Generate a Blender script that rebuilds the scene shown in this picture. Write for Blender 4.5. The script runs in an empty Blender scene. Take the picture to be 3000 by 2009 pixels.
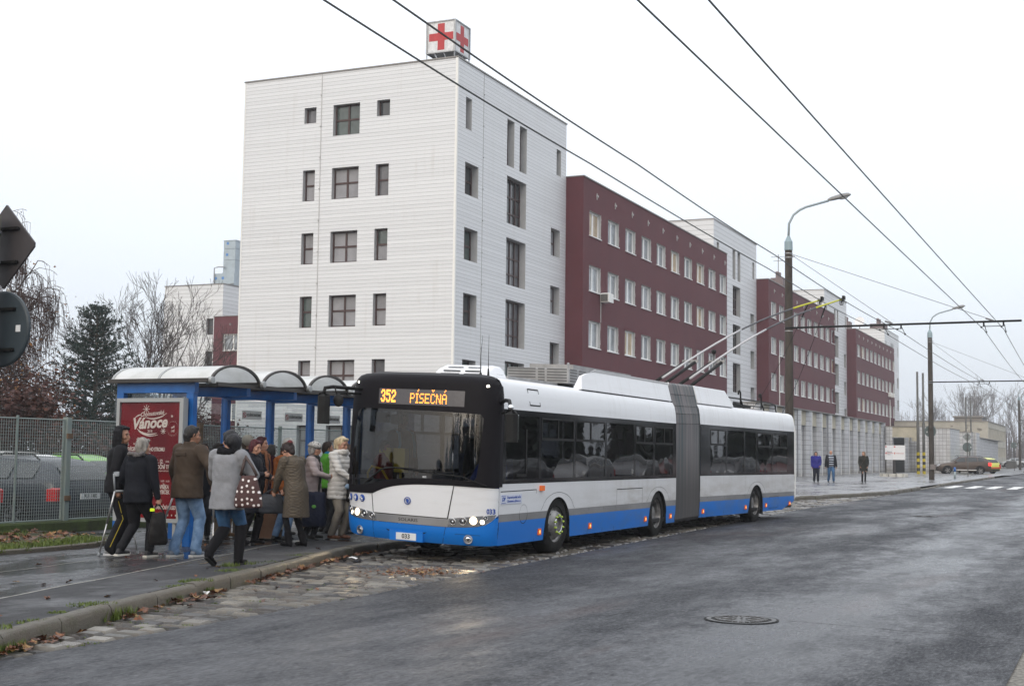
import bpy, bmesh, math, random
from math import sin, cos, pi, radians, sqrt, atan2
from mathutils import Vector, Matrix, noise
random.seed(7)
SC = bpy.context.scene
COL = SC.collection
V = Vector

# ------------------------------------------------------------------ camera
cam_d = bpy.data.cameras.new("camera"); cam = bpy.data.objects.new("camera", cam_d); COL.objects.link(cam)
cam_d.sensor_width = 36.0; cam_d.sensor_fit = 'HORIZONTAL'; cam_d.lens = 46.8
cam_d.clip_start = 0.1; cam_d.clip_end = 3000
_p, _r = radians(4.773), radians(.718)
_W = V((0, cos(_p), sin(_p))); _r0 = V((1, 0, 0)); _u0 = _r0.cross(_W)
_R = cos(_r)*_r0 + sin(_r)*_u0; _U = _R.cross(_W)
cam.matrix_world = Matrix(((_R.x, _U.x, -_W.x, 0), (_R.y, _U.y, -_W.y, 0), (_R.z, _U.z, -_W.z, 1.61), (0, 0, 0, 1)))
SC.camera = cam

# ------------------------------------------------------------------ light: an overcast November sky
SUN_EL, SUN_AZ = radians(24), radians(205)
world = bpy.data.worlds.new("World"); SC.world = world; world.use_nodes = True
nt = world.node_tree; nt.nodes.clear()
def nd(t, ty, **kw):
    n = t.nodes.new(ty)
    for k, v in kw.items(): setattr(n, k, v)
    return n
out = nd(nt, 'ShaderNodeOutputWorld')
sky = nd(nt, 'ShaderNodeTexSky', sky_type='NISHITA', sun_disc=False, sun_elevation=SUN_EL, sun_rotation=SUN_AZ, air_density=1.0, dust_density=6.0, ozone_density=1.0)
bg1 = nd(nt, 'ShaderNodeBackground'); bg1.inputs[1].default_value = 0.05
nt.links.new(sky.outputs[0], bg1.inputs[0])
# cloud deck: luminance (1 + 2 sin h)/3 of the zenith, as measured for overcast skies
tc = nd(nt, 'ShaderNodeTexCoord'); sx = nd(nt, 'ShaderNodeSeparateXYZ'); nt.links.new(tc.outputs['Generated'], sx.inputs[0])
mr = nd(nt, 'ShaderNodeMapRange'); nt.links.new(sx.outputs[2], mr.inputs[0])
mr.inputs[1].default_value = 0.0; mr.inputs[2].default_value = 1.0; mr.inputs[3].default_value = 1.0; mr.inputs[4].default_value = 2.35
cr = nd(nt, 'ShaderNodeValToRGB'); nt.links.new(sx.outputs[2], cr.inputs[0])
cr.color_ramp.elements[0].position = 0.0; cr.color_ramp.elements[0].color = (0.90, 0.98, 1.10, 1)
cr.color_ramp.elements[1].position = 0.22; cr.color_ramp.elements[1].color = (0.955, 0.98, 1.02, 1)
nz = nd(nt, 'ShaderNodeTexNoise'); nz.inputs['Scale'].default_value = 1.6; nz.inputs['Detail'].default_value = 3
nt.links.new(tc.outputs['Generated'], nz.inputs['Vector'])
mn = nd(nt, 'ShaderNodeMapRange'); nt.links.new(nz.outputs[0], mn.inputs[0]); mn.inputs[3].default_value = .93; mn.inputs[4].default_value = 1.07
mu = nd(nt, 'ShaderNodeMath', operation='MULTIPLY'); nt.links.new(mr.outputs[0], mu.inputs[0]); nt.links.new(mn.outputs[0], mu.inputs[1])
mu2 = nd(nt, 'ShaderNodeMath', operation='MULTIPLY'); nt.links.new(mu.outputs[0], mu2.inputs[0]); mu2.inputs[1].default_value = 0.76
bg2 = nd(nt, 'ShaderNodeBackground'); nt.links.new(cr.outputs[0], bg2.inputs[0]); nt.links.new(mu2.outputs[0], bg2.inputs[1])
ad = nd(nt, 'ShaderNodeAddShader'); nt.links.new(bg1.outputs[0], ad.inputs[0]); nt.links.new(bg2.outputs[0], ad.inputs[1])
nt.links.new(ad.outputs[0], out.inputs[0])
sd = bpy.data.lights.new("sun", 'SUN'); sd.energy = 0.5; sd.angle = radians(35); sd.color = (1, .985, .96)
sun = bpy.data.objects.new("sun", sd); COL.objects.link(sun)
sun.rotation_euler = (radians(90)-SUN_EL, 0, -SUN_AZ+pi)
SC.view_settings.view_transform = 'Standard'; SC.view_settings.look = 'None'
SC.view_settings.exposure = 0; SC.view_settings.gamma = 1
SC.render.engine = 'CYCLES'
SC.cycles.use_denoising = True
SC.cycles.max_bounces = 8; SC.cycles.transparent_max_bounces = 16
SC.cycles.volume_bounces = 0; SC.cycles.sample_clamp_indirect = 6
SC.cycles.caustics_reflective = False; SC.cycles.caustics_refractive = False

# ------------------------------------------------------------------ frames of reference (street: s along, w to the left)
YS, YB = radians(24.6), radians(24.1)
KN = [(-1e4, 0), (20, 0), (80, .21), (200, .42), (400, .60), (1e4, .6)]
def zg(s):
    for (a, za), (b, zb) in zip(KN, KN[1:]):
        if s <= b: return za+(zb-za)*(s-a)/(b-a)
    return .6
def S(s, w, z=0.0, terr=True):
    return V((s*sin(YS)-w*cos(YS), s*cos(YS)+w*sin(YS), z+(zg(s) if terr else 0)))
PHI = pi/2-YS
def SF(s, w, z=0.0, rz=0.0):                                  # matrix of a thing standing in the street frame
    return Matrix.Translation(S(s, w, z)) @ Matrix.Rotation(PHI+rz, 4, 'Z')

# ------------------------------------------------------------------ mesh building
class MB:
    def __init__(self): self.v = []; self.f = []; self.m = []; self.M = Matrix(); self.mi = 0
    def add(self, vs, fs):
        b = len(self.v); M = self.M
        self.v += [tuple(M @ V(p)) for p in vs]
        for f in fs: self.f.append(tuple(b+i for i in f)); self.m.append(self.mi)
        return self
    def box(self, x0, x1, y0, y1, z0, z1):
        if x0 > x1: x0, x1 = x1, x0
        if y0 > y1: y0, y1 = y1, y0
        if z0 > z1: z0, z1 = z1, z0
        return self.add([(x0,y0,z0),(x1,y0,z0),(x1,y1,z0),(x0,y1,z0),(x0,y0,z1),(x1,y0,z1),(x1,y1,z1),(x0,y1,z1)],
            [(0,3,2,1),(4,5,6,7),(0,1,5,4),(1,2,6,5),(2,3,7,6),(3,0,4,7)])
    def cbox(self, x0, x1, y0, y1, z0, z1, c=.02):                # box with chamfered vertical and top edges
        ring = lambda d: [(x0+d,y0),(x1-d,y0),(x1,y0+d),(x1,y1-d),(x1-d,y1),(x0+d,y1),(x0,y1-d),(x0,y0+d)]
        vs = [(x,y,z0) for x,y in ring(c)]+[(x,y,z1-c) for x,y in ring(c)]
        cx, cy = (x0+x1)/2, (y0+y1)/2
        vs += [(x+(c if x < cx else -c), y+(c if y < cy else -c), z1) for x,y in ring(c)]
        fs = [tuple(range(7,-1,-1)), tuple(range(16,24))]
        for k in (0, 8): fs += [(k+i, k+(i+1)%8, k+8+(i+1)%8, k+8+i) for i in range(8)]
        return self.add(vs, fs)
    def quad(self, a, b, c, d): return self.add([a,b,c,d], [(0,1,2,3)])
    def tube(self, pts, r, n=8, cap=True, flat=None):
        pts = [V(p) for p in pts]; rs = r if isinstance(r, (list, tuple)) else [r]*len(pts)
        vs = []; fs = []; up = None
        for i, p in enumerate(pts):
            d = (pts[min(i+1, len(pts)-1)]-pts[max(i-1, 0)])
            d = d.normalized() if d.length > 1e-9 else V((0,0,1))
            if up is None: up = V((0,0,1)) if abs(d.z) < .9 else V((1,0,0))
            x = up.cross(d)
            if x.length < 1e-5: x = V((1,0,0)).cross(d)
            x.normalize(); y = d.cross(x); up = y
            for k in range(n):
                a = 2*pi*k/n; vs.append(p+x*(cos(a)*rs[i])+y*(sin(a)*rs[i]))
        for i in range(len(pts)-1):
            for k in range(n): fs.append((i*n+k, i*n+(k+1)%n, (i+1)*n+(k+1)%n, (i+1)*n+k))
        if cap: fs += [tuple(range(n-1,-1,-1)), tuple(range((len(pts)-1)*n, len(pts)*n))]
        return self.add(vs, fs)
    def lathe(self, prof, n=24, axis='Z', c=(0,0,0), cap=True):
        vs = []; fs = []; c = V(c)
        for r, h in prof:
            for k in range(n):
                a = 2*pi*k/n; p = V((cos(a)*r, sin(a)*r, h))
                if axis == 'X': p = V((p.z, p.x, p.y))
                if axis == 'Y': p = V((p.y, p.z, p.x))
                vs.append(c+p)
        for i in range(len(prof)-1):
            for k in range(n): fs.append((i*n+k, i*n+(k+1)%n, (i+1)*n+(k+1)%n, (i+1)*n+k))
        if cap: fs += [tuple(range(n-1,-1,-1)), tuple(range((len(prof)-1)*n, len(prof)*n))]
        return self.add(vs, fs)
    def grid(self, rows, close=False, cap=False):                # rows of equal point counts
        n = len(rows[0]); vs = [p for r in rows for p in r]; fs = []
        for i in range(len(rows)-1):
            for k in range(n if close else n-1):
                fs.append((i*n+k, i*n+(k+1)%n, (i+1)*n+(k+1)%n, (i+1)*n+k))
        if cap: fs += [tuple(range(n-1,-1,-1)), tuple(range((len(rows)-1)*n, len(rows)*n))]
        return self.add(vs, fs)
    def prism(self, poly, h0, h1, plane='XY'):                   # extruded polygon
        P = {'XY': lambda a,b,h:(a,b,h), 'XZ': lambda a,b,h:(a,h,b), 'YZ': lambda a,b,h:(h,a,b)}[plane]
        n = len(poly)
        vs = [P(a,b,h0) for a,b in poly]+[P(a,b,h1) for a,b in poly]
        fs = [tuple(range(n-1,-1,-1)), tuple(range(n,2*n))]+[(i,(i+1)%n,n+(i+1)%n,n+i) for i in range(n)]
        return self.add(vs, fs)
    def ball(self, c, r, n=12, m=8, sc=(1,1,1)):
        c = V(c); rows = []
        for i in range(m+1):
            a = -pi/2+pi*i/m; a = max(min(a, pi/2-.02), -pi/2+.02)
            rows.append([c+V((cos(2*pi*k/n)*cos(a)*r*sc[0], sin(2*pi*k/n)*cos(a)*r*sc[1], sin(a)*r*sc[2])) for k in range(n)])
        return self.grid(rows, close=True, cap=True)
    def build(self, name, mats, parent=None, smooth=False, mat4=None, auto=None):
        me = bpy.data.meshes.new(name); me.from_pydata(self.v, [], self.f)
        if not isinstance(mats, (list, tuple)): mats = [mats]
        for m in mats: me.materials.append(m)
        if len(mats) > 1: me.polygons.foreach_set('material_index', self.m)
        fix_normals(me)
        if smooth:
            me.polygons.foreach_set('use_smooth', [True]*len(me.polygons))
            if auto: 
                try: me.set_sharp_from_angle(angle=radians(auto))
                except Exception: pass
        return link(name, me, parent, mat4)
def fix_normals(me):
    bm = bmesh.new(); bm.from_mesh(me); bmesh.ops.recalc_face_normals(bm, faces=bm.faces); bm.to_mesh(me); bm.free()
def link(name, me, parent=None, mat4=None):
    o = bpy.data.objects.new(name, me); COL.objects.link(o)
    if parent is not None: o.parent = parent
    if mat4 is not None: o.matrix_local = mat4
    return o
def empty(name, mat4):
    o = bpy.data.objects.new(name, None); COL.objects.link(o); o.matrix_world = mat4; o.empty_display_size = .2
    return o
def tag(o, label=None, cat=None, group=None, kind=None):
    if label: o['label'] = label
    if cat: o['category'] = cat
    if group: o['group'] = group
    if kind: o['kind'] = kind
    return o
def thing(name, mat4, label, cat, group=None): return tag(empty(name, mat4), label, cat, group)
def copy_tree(o, parent=None):
    c = o.copy(); COL.objects.link(c)
    if parent is not None: c.parent = parent
    for ch in list(o.children): copy_tree(ch, c)
    return c
WORK = bpy.data.scenes.new('workbench')                          # a bare scene in which meshes are evaluated quickly
def evaluated(o):
    WORK.collection.objects.link(o)
    with bpy.context.temp_override(scene=WORK, view_layer=WORK.view_layers[0]): dg = bpy.context.evaluated_depsgraph_get(); dg.update()
    me = bpy.data.meshes.new_from_object(o.evaluated_get(dg)); WORK.collection.objects.unlink(o); return me
def text_mesh(s, size, ext=0.002, align='CENTER', sx=1.0, bold=0.0, shear=0.0):
    cu = bpy.data.curves.new('lettering', 'FONT'); cu.body = s; cu.size = size; cu.extrude = ext; cu.align_x = align; cu.align_y = 'CENTER'
    cu.offset = bold; cu.shear = shear; cu.resolution_u = 3
    o = bpy.data.objects.new('lettering', cu); me = evaluated(o); bpy.data.objects.remove(o); bpy.data.curves.remove(cu)
    for v in me.vertices: v.co.x *= sx
    return me
def add_mesh(mb, me, M):
    mb2 = [tuple(M @ v.co) for v in me.vertices]; mb.add(mb2, [tuple(p.vertices) for p in me.polygons]); return mb

# ------------------------------------------------------------------ materials
MATS = {}
def lnk(t, a, b): t.links.new(a, b)
def mat(name, col, rough=.6, metal=0.0, var=0.0, vscale=3.0, bump=0.0, bscale=30.0, spec=.35, col2=None, stretch=None, coat=0.0, emit=None, estr=0.0, detail=4.0):
    """principled surface with noise in its colour (var / col2), a noise bump and an optional clear coat"""
    if name in MATS: return MATS[name]
    m = bpy.data.materials.new(name); m.use_nodes = True; t = m.node_tree; b = t.nodes['Principled BSDF']
    b.inputs['Roughness'].default_value = rough; b.inputs['Metallic'].default_value = metal
    b.inputs['Specular IOR Level'].default_value = spec
    c = (*col, 1); b.inputs['Base Color'].default_value = c
    if coat: b.inputs['Coat Weight'].default_value = coat; b.inputs['Coat Roughness'].default_value = .06
    if emit: b.inputs['Emission Color'].default_value = (*emit, 1); b.inputs['Emission Strength'].default_value = estr
    if var or col2 or bump:
        co = nd(t, 'ShaderNodeTexCoord'); mp = nd(t, 'ShaderNodeMapping'); lnk(t, co.outputs['Object'], mp.inputs[0])
        if stretch: mp.inputs['Scale'].default_value = stretch
    if var or col2:
        n = nd(t, 'ShaderNodeTexNoise'); n.inputs['Scale'].default_value = vscale; n.inputs['Detail'].default_value = detail; n.inputs['Roughness'].default_value = .6
        lnk(t, mp.outputs[0], n.inputs['Vector'])
        r = nd(t, 'ShaderNodeMapRange'); r.inputs[1].default_value = .3; r.inputs[2].default_value = .7; lnk(t, n.outputs[0], r.inputs[0])
        x = nd(t, 'ShaderNodeMix', data_type='RGBA'); lnk(t, r.outputs[0], x.inputs['Factor'])
        x.inputs[6].default_value = tuple(k*(1-var) for k in col)+(1,)
        x.inputs[7].default_value = (*(col2 or tuple(min(1, k*(1+var)) for k in col)), 1)
        lnk(t, x.outputs[2], b.inputs['Base Color'])
    if bump:
        n2 = nd(t, 'ShaderNodeTexNoise'); n2.inputs['Scale'].default_value = bscale; n2.inputs['Detail'].default_value = 3
        lnk(t, mp.outputs[0], n2.inputs['Vector'])
        bp = nd(t, 'ShaderNodeBump'); bp.inputs['Strength'].default_value = bump; bp.inputs['Distance'].default_value = .02
        lnk(t, n2.outputs[0], bp.inputs['Height']); lnk(t, bp.outputs[0], b.inputs['Normal'])
    MATS[name] = m
    return m
def M_(t, op, a, b=None, c=None, clamp=False):
    n = nd(t, 'ShaderNodeMath', operation=op); n.use_clamp = clamp
    for i, x in enumerate((a, b, c)):
        if x is None: continue
        if isinstance(x, (int, float)): n.inputs[i].default_value = x
        else: lnk(t, x, n.inputs[i])
    return n.outputs[0]
def mixc(t, f, a, b):
    x = nd(t, 'ShaderNodeMix', data_type='RGBA')
    for s, i in ((f, 'Factor'), (a, 6), (b, 7)):
        if isinstance(s, tuple): x.inputs[i].default_value = (*s, 1)
        elif isinstance(s, (int, float)): x.inputs[i].default_value = s
        else: lnk(t, s, x.inputs[i])
    return x.outputs[2]
def noise_(t, vec, scale, detail=4, rough=.6, lo=.35, hi=.65):
    n = nd(t, 'ShaderNodeTexNoise'); n.inputs['Scale'].default_value = scale; n.inputs['Detail'].default_value = detail; n.inputs['Roughness'].default_value = rough
    if vec is not None: lnk(t, vec, n.inputs['Vector'])
    r = nd(t, 'ShaderNodeMapRange'); r.inputs[1].default_value = lo; r.inputs[2].default_value = hi; lnk(t, n.outputs[0], r.inputs[0])
    return r.outputs[0]
def newmat(name):
    m = bpy.data.materials.new(name); m.use_nodes = True; MATS[name] = m; t = m.node_tree
    return m, t, t.nodes['Principled BSDF']
def objco(t, scale=(1,1,1), rot=(0,0,0)):
    co = nd(t, 'ShaderNodeTexCoord'); mp = nd(t, 'ShaderNodeMapping'); lnk(t, co.outputs['Object'], mp.inputs[0])
    mp.inputs['Scale'].default_value = scale; mp.inputs['Rotation'].default_value = rot
    return mp.outputs[0]
def bumpn(t, b, h, strength=.3, dist=.01):
    bp = nd(t, 'ShaderNodeBump'); bp.inputs['Strength'].default_value = strength; bp.inputs['Distance'].default_value = dist
    lnk(t, h, bp.inputs['Height']); lnk(t, bp.outputs[0], b.inputs['Normal'])

def wet_ground(name, dry, wet, grain=220, wetness=.5, stretch=(.12, .6, 1), lo=.42, hi=.62, rdry=.5, rwet=.14, gb=.35, spec=None):
    """asphalt with wet patches drawn out along the street; object coords are the street frame"""
    m, t, b = newmat(name)
    c = objco(t); cs = objco(t, stretch)
    patch = noise_(t, cs, 1.3, 6, .62, lo, hi)
    fine = noise_(t, c, grain, 2, .5, .3, .7)
    mid = noise_(t, c, 9, 5, .6, .3, .7)
    k = mixc(t, patch, dry, wet)
    k = mixc(t, M_(t, 'MULTIPLY', fine, .35), k, tuple(min(1, x*2.6) for x in dry))
    k = mixc(t, M_(t, 'MULTIPLY', mid, .3), k, tuple(x*.55 for x in dry))
    lnk(t, k, b.inputs['Base Color'])
    r = M_(t, 'MULTIPLY_ADD', patch, rwet-rdry, rdry)
    r = M_(t, 'MULTIPLY_ADD', mid, .10, r)
    lnk(t, r, b.inputs['Roughness'])
    if spec is not None: lnk(t, M_(t, 'MULTIPLY_ADD', patch, .6-spec*.4, spec*.5), b.inputs['Specular IOR Level'])
    h = M_(t, 'MULTIPLY', fine, M_(t, 'MULTIPLY_ADD', patch, -.75, 1.0))
    bumpn(t, b, M_(t, 'MULTIPLY_ADD', mid, .5, h), gb, .006)
    return m
# ================================================================== THE SETTING
SM = Matrix.Rotation(PHI, 4, 'Z')                                # street frame as an object matrix: local x = s, y = w
def kerb_w(s):
    P = [(-60,7.8),(7.3,7.8),(8.1,8.06),(9.9,8.66),(12.3,9.33),(15.2,10.15),(17.7,10.85),(19.3,11.08),(22,11.2),(44,11.15),(47,10.6),(52.5,9.45),(56.8,8.85),(60,8.75),(300,8.75)]
    for (a, wa), (b, wb) in zip(P, P[1:]):
        if s <= b: return wa+(wb-wa)*(s-a)/(b-a)
    return 9.1
def asph_w(s):
    P = [(-60,7.78),(13,7.8),(18,8.1),(30,8.45),(40,8.8),(54,8.72),(300,8.74)]
    for (a, wa), (b, wb) in zip(P, P[1:]):
        if s <= b: return wa+(wb-wa)*(s-a)/(b-a)
    return 9
def frange(a, b, d):
    r = []; x = a
    while x < b-1e-6: r.append(x); x += d
    return r+[b]
def strip(name, mat_, fa, fb, s0, s1, dz, ds=2.0, nw=1, kind='structure'):
    mb = MB(); rows = []
    for s in frange(s0, s1, ds):
        a, b = fa(s), fb(s)
        rows.append([(s, a+(b-a)*k/nw, zg(s)+dz) for k in range(nw+1)])
    mb.grid(rows)
    return tag(mb.build(name, mat_, mat4=SM), kind=kind)
K = lambda v: (lambda s: v)

# far ground sheet
m_earth = mat('far_earth', (.10,.095,.07), .9, var=.35, vscale=.05)
mb = MB(); rows = []
for s in [-120,-60,0,20,40,80,140,200,400,560]:
    rows.append([(s, w, zg(s)-.03-(0 if abs(w) < 60 else .1)) for w in (-260,-60,0,60,260)])
mb.grid(rows); tag(mb.build('ground', m_earth, mat4=SM), kind='structure')

# road: worn wet asphalt
m_road, t, b = newmat('wet_road_asphalt')
c = objco(t)
sx_ = nd(t, 'ShaderNodeSeparateXYZ'); lnk(t, c, sx_.inputs[0])
film = noise_(t, objco(t, (.16,.50,1)), 1.0, 12, .74, .43, .60)      # where a film of water lies
spot = noise_(t, objco(t, (.45,.9,1)), 2.6, 12, .80, .44, .60)       # open, darker texture
fine = noise_(t, c, 150, 2, .6, .3, .7)
grit = noise_(t, c, 17, 9, .85, .38, .62)
mid = noise_(t, c, 3.0, 10, .72, .38, .62)
lane = nd(t, 'ShaderNodeMapRange'); lane.interpolation_type = 'SMOOTHSTEP'; lnk(t, M_(t,'ABSOLUTE', M_(t,'SUBTRACT', sx_.outputs[1], M_(t,'MULTIPLY_ADD', mid, .5, 2.55))), lane.inputs[0]); lane.inputs[1].default_value = 1.5; lane.inputs[2].default_value = .2
lane2 = nd(t, 'ShaderNodeMapRange'); lane2.interpolation_type = 'SMOOTHSTEP'; lnk(t, M_(t,'ABSOLUTE', M_(t,'SUBTRACT', sx_.outputs[1], M_(t,'MULTIPLY_ADD', mid, .5, 5.2))), lane2.inputs[0]); lane2.inputs[1].default_value = 1.2; lane2.inputs[2].default_value = .2
wet = M_(t, 'MULTIPLY_ADD', lane.outputs[0], .50, M_(t, 'MULTIPLY_ADD', lane2.outputs[0], .16, M_(t, 'MULTIPLY', film, .50)), True)
k = mixc(t, mid, (.024,.026,.032), (.050,.053,.062))
k = mixc(t, M_(t,'MULTIPLY',grit,.75), k, (.010,.010,.012))
chip = noise_(t, objco(t, (.30,1,1)), 34, 3, .7, .50, .62); pore = noise_(t, objco(t, (.30,1,1), (0,0,.4)), 26, 3, .7, .52, .64)
k = mixc(t, M_(t,'MULTIPLY',chip,.45), k, (.13,.135,.14)); k = mixc(t, M_(t,'MULTIPLY',pore,.6), k, (.008,.008,.010))
rs = M_(t,'MULTIPLY',noise_(t, objco(t, (.22,1.1,1)), .55, 6, .6, .58, .72), .4)
k = mixc(t, rs, k, (.085,.050,.042))
oil = noise_(t, objco(t, (.5,1.5,1)), .9, 10, .7, .64, .70)
k = mixc(t, M_(t,'MULTIPLY',oil,.75), k, (.008,.008,.008))
lnk(t, k, b.inputs['Base Color'])
r = M_(t,'MULTIPLY_ADD', wet, -.44, .56); r = M_(t,'MULTIPLY_ADD', grit, .10, r); r = M_(t,'MULTIPLY_ADD', spot, .10, r, True)
lnk(t, r, b.inputs['Roughness'])
lnk(t, M_(t,'MULTIPLY', M_(t,'MULTIPLY_ADD', wet, .86, .18), M_(t,'MULTIPLY', M_(t,'MULTIPLY_ADD', spot, -.25, 1.0), M_(t,'MULTIPLY', M_(t,'MULTIPLY_ADD', pore, -.4, 1.0), M_(t,'MULTIPLY_ADD', grit, -.35, 1.0)))), b.inputs['Specular IOR Level'])
h = M_(t,'MULTIPLY_ADD', fine, .5, M_(t,'MULTIPLY_ADD', grit, 1.6, M_(t,'MULTIPLY', spot, 1.2)))
bumpn(t, b, M_(t,'MULTIPLY', h, M_(t,'MULTIPLY_ADD', wet, -.7, 1.0)), .32, .010)
strip('road', m_road, K(.8), asph_w, -20, 300, 0, 1.0, 6)

# ground under the setts and beyond the right edge
m_joint = mat('joint_dirt', (.014,.013,.011), .6, var=.5, vscale=14, bump=.4, bscale=60)
strip('gutter_bed', m_joint, lambda s: asph_w(s)-.05, lambda s: kerb_w(s)+.05, -20, 60, -.035, 1.0, 1)
m_gravel = mat('verge_gravel', (.17,.16,.14), .8, var=.6, vscale=25, bump=.8, bscale=60)
strip('right_verge', m_gravel, K(-14), K(.82), -20, 300, -.012, 4, 2)

# pavement
m_pave = wet_ground('wet_pavement', (.022,.022,.024), (.012,.012,.014), 120, stretch=(.40,.8,1), lo=.44, hi=.58, rdry=.40, rwet=.05, gb=.28, spec=.45)
m_plaza = wet_ground('wet_plaza_slabs', (.16,.16,.165), (.075,.076,.08), 60, stretch=(.14,.35,1), lo=.36, hi=.60, rdry=.42, rwet=.13, gb=.2)
m_lot = wet_ground('parking_asphalt', (.06,.06,.06), (.035,.035,.037), 90, stretch=(.4,.4,1))
PZ = .14
strip('pavement', m_pave, lambda s: kerb_w(s)+.17, K(17.0), -20, 42, PZ, .5, 6)
strip('plaza_pavement', m_plaza, lambda s: kerb_w(s)+.17, K(30), 42, 124, .12, 1.0, 6)
strip('side_drive', m_lot, K(8.85), K(40), 124, 300, .03, 4, 4)
strip('parking_lot', m_lot, K(17.0), K(58), -20, 42, .10, 2, 4)

# light asphalt strip along the kerb with its saw-cut seam, and a wet repair patch
m_strip = wet_ground('kerb_side_asphalt', (.034,.034,.036), (.020,.020,.022), 120, stretch=(.5,.8,1), lo=.5, hi=.7, rdry=.6, rwet=.35, gb=.6, spec=.3)
mb = MB(); rows = []
for s in frange(-6, 19, .5):
    w0 = kerb_w(s)+.18; w1 = kerb_w(s)+1.32+.10*noise.noise(V((s*.6,1,0)))
    rows.append([(s, w0, PZ+.004), (s, w1, PZ+.004)])
mb.grid(rows); tag(mb.build('kerb_side_pavement', m_strip, mat4=SM), kind='structure')
m_seam = mat('seam_grit', (.24,.23,.20), .7, var=.6, vscale=40)
mb = MB(); rows = []
for s in frange(-2, 18, .15):
    w1 = kerb_w(s)+1.34+.10*noise.noise(V((s*.6,1,0))); q = .012+.012*noise.noise(V((s*4,5,0)))
    rows.append([(s, w1-q, PZ+.007), (s, w1+q+.006, PZ+.007)])
mb.grid(rows)
rows = []
for s in frange(6, 16, .2):
    w1 = 12.1+.045*(s-12)*4+.05*noise.noise(V((s*.9,9,0))); q = .006+.006*noise.noise(V((s*4,15,0)))
    rows.append([(s, w1-q, PZ+.007), (s, w1+q+.004, PZ+.007)])
mb.grid(rows)
tag(mb.build('pavement_seam', m_seam, mat4=SM), kind='structure')
# worn brass coloured edge trim set in the pavement
m_brass = mat('brass_trim', (.75,.48,.12), .25, metal=1.0, var=.5, vscale=40)
mb = MB()
rnd = random.Random(3)
for (s0,w0,s1,w1) in ((13.55,10.92,15.35,11.30),(14.1,10.86,15.2,11.10)):
    x = 0
    while x < 1:
        l = rnd.uniform(.01,.05); 
        if rnd.random() < .75:
            s = s0+(s1-s0)*x; w = w0+(w1-w0)*x+rnd.uniform(-.006,.006); ds_ = (s1-s0)*l; dw = (w1-w0)*l
            mb.add([(s,w,PZ+.009),(s+ds_,w+dw,PZ+.009),(s+ds_-.004,w+dw+.014,PZ+.012),(s-.004,w+.014,PZ+.012)], [(0,1,2,3)])
        x += l*1.15
tag(mb.build('metal_edge_strip', m_brass, mat4=SM), 'broken line of brass coloured trim set in the wet pavement', 'edge trim')

# plaza joints (dark mossy lines between slabs)
m_moss_line = mat('plaza_joint', (.03,.032,.022), .7, var=.4, vscale=9)
mb = MB(); rnd = random.Random(5)
for i in range(90):
    s = rnd.uniform(44, 120); w = rnd.uniform(kerb_w(s)+1, 19); l = rnd.uniform(.4, 2.6)
    if rnd.random() < .25:
        a, b2 = (s, w), (s, w+l)
    else: a, b2 = (s, w), (s+l*1.5, w)
    q = rnd.uniform(.015, .06)
    dx, dy = b2[0]-a[0], b2[1]-a[1]; L = sqrt(dx*dx+dy*dy); nx, ny = -dy/L*q, dx/L*q
    mb.add([(a[0]-nx,a[1]-ny,zg(a[0])+.125),(b2[0]-nx*.3,b2[1]-ny*.3,zg(b2[0])+.125),(b2[0]+nx,b2[1]+ny,zg(b2[0])+.125),(a[0]+nx*.3,a[1]+ny*.3,zg(a[0])+.125)], [(0,1,2,3)])
tag(mb.build('plaza_joint_moss', m_moss_line, mat4=SM), kind='stuff')

# kerbs
def kerb(name, fw, s0, s1, top, low=None, seg=1.0, width=.17):
    mb = MB(); rnd = random.Random(11); s = s0
    while s < s1-.05:
        e = min(s+seg, s1); h = top(s) if callable(top) else top
        j = rnd.uniform(-.012,.012); k = rnd.uniform(-.008,.008); g = .008
        P = []
        n = 6
        for i in range(n+1):
            ss = s+g+(e-s-2*g)*i/n; w = fw(ss)+j; z = zg(ss); rr = .022
            c1 = .004*noise.noise(V((ss*9, 3, 0))); c2 = .006*noise.noise(V((ss*7, 8, 0)))
            if i in (0, n): rr = .035
            P.append([(ss,w,z-.03),(ss,w+.004+c1,z+h*.5+k),(ss,w+.008+c2,z+h+k-rr),(ss,w+.012+rr*.8,z+h+k-rr*.15),(ss,w+.05,z+h+k+c1*.6),(ss,w+width-.02,z+h+k+c2*.5),(ss,w+width,z+h+k-.012),(ss,w+width,z-.03)])
        mb.grid(P, close=True, cap=True); s = e
    return tag(mb.build(name, m_kerb, mat4=SM, smooth=True, auto=50), kind='structure')
m_kerb, t, b = newmat('worn_concrete_kerb')
c = objco(t); g1 = noise_(t, c, 90, 3, .6, .35, .65); g2 = noise_(t, c, 2.2, 6, .6, .42, .62); g3 = noise_(t, c, 7, 5, .7, .5, .68)
k = mixc(t, g1, (.050,.041,.030), (.155,.132,.10)); k = mixc(t, M_(t,'MULTIPLY',g2,.6), k, (.085,.078,.06)); k = mixc(t, M_(t,'MULTIPLY',g3,.55), k, (.055,.065,.02))
lnk(t, k, b.inputs['Base Color']); lnk(t, M_(t,'MULTIPLY_ADD', g2, -.2, .6), b.inputs['Roughness']); bumpn(t, b, M_(t,'MULTIPLY_ADD', g3, .6, g1), .6, .012)
kerb('kerb', kerb_w, -6, 66, lambda s: .15)
kerb('crossing_kerb', lambda s: kerb_w(s)+.02, 66, 72, .035)
kerb('plaza_kerb', kerb_w, 72, 107, lambda s: .13 if s > 73 else .08)
kerb('far_kerb', lambda s: 9.3+(s-150)*.02, 150, 300, .12, seg=3)

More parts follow.
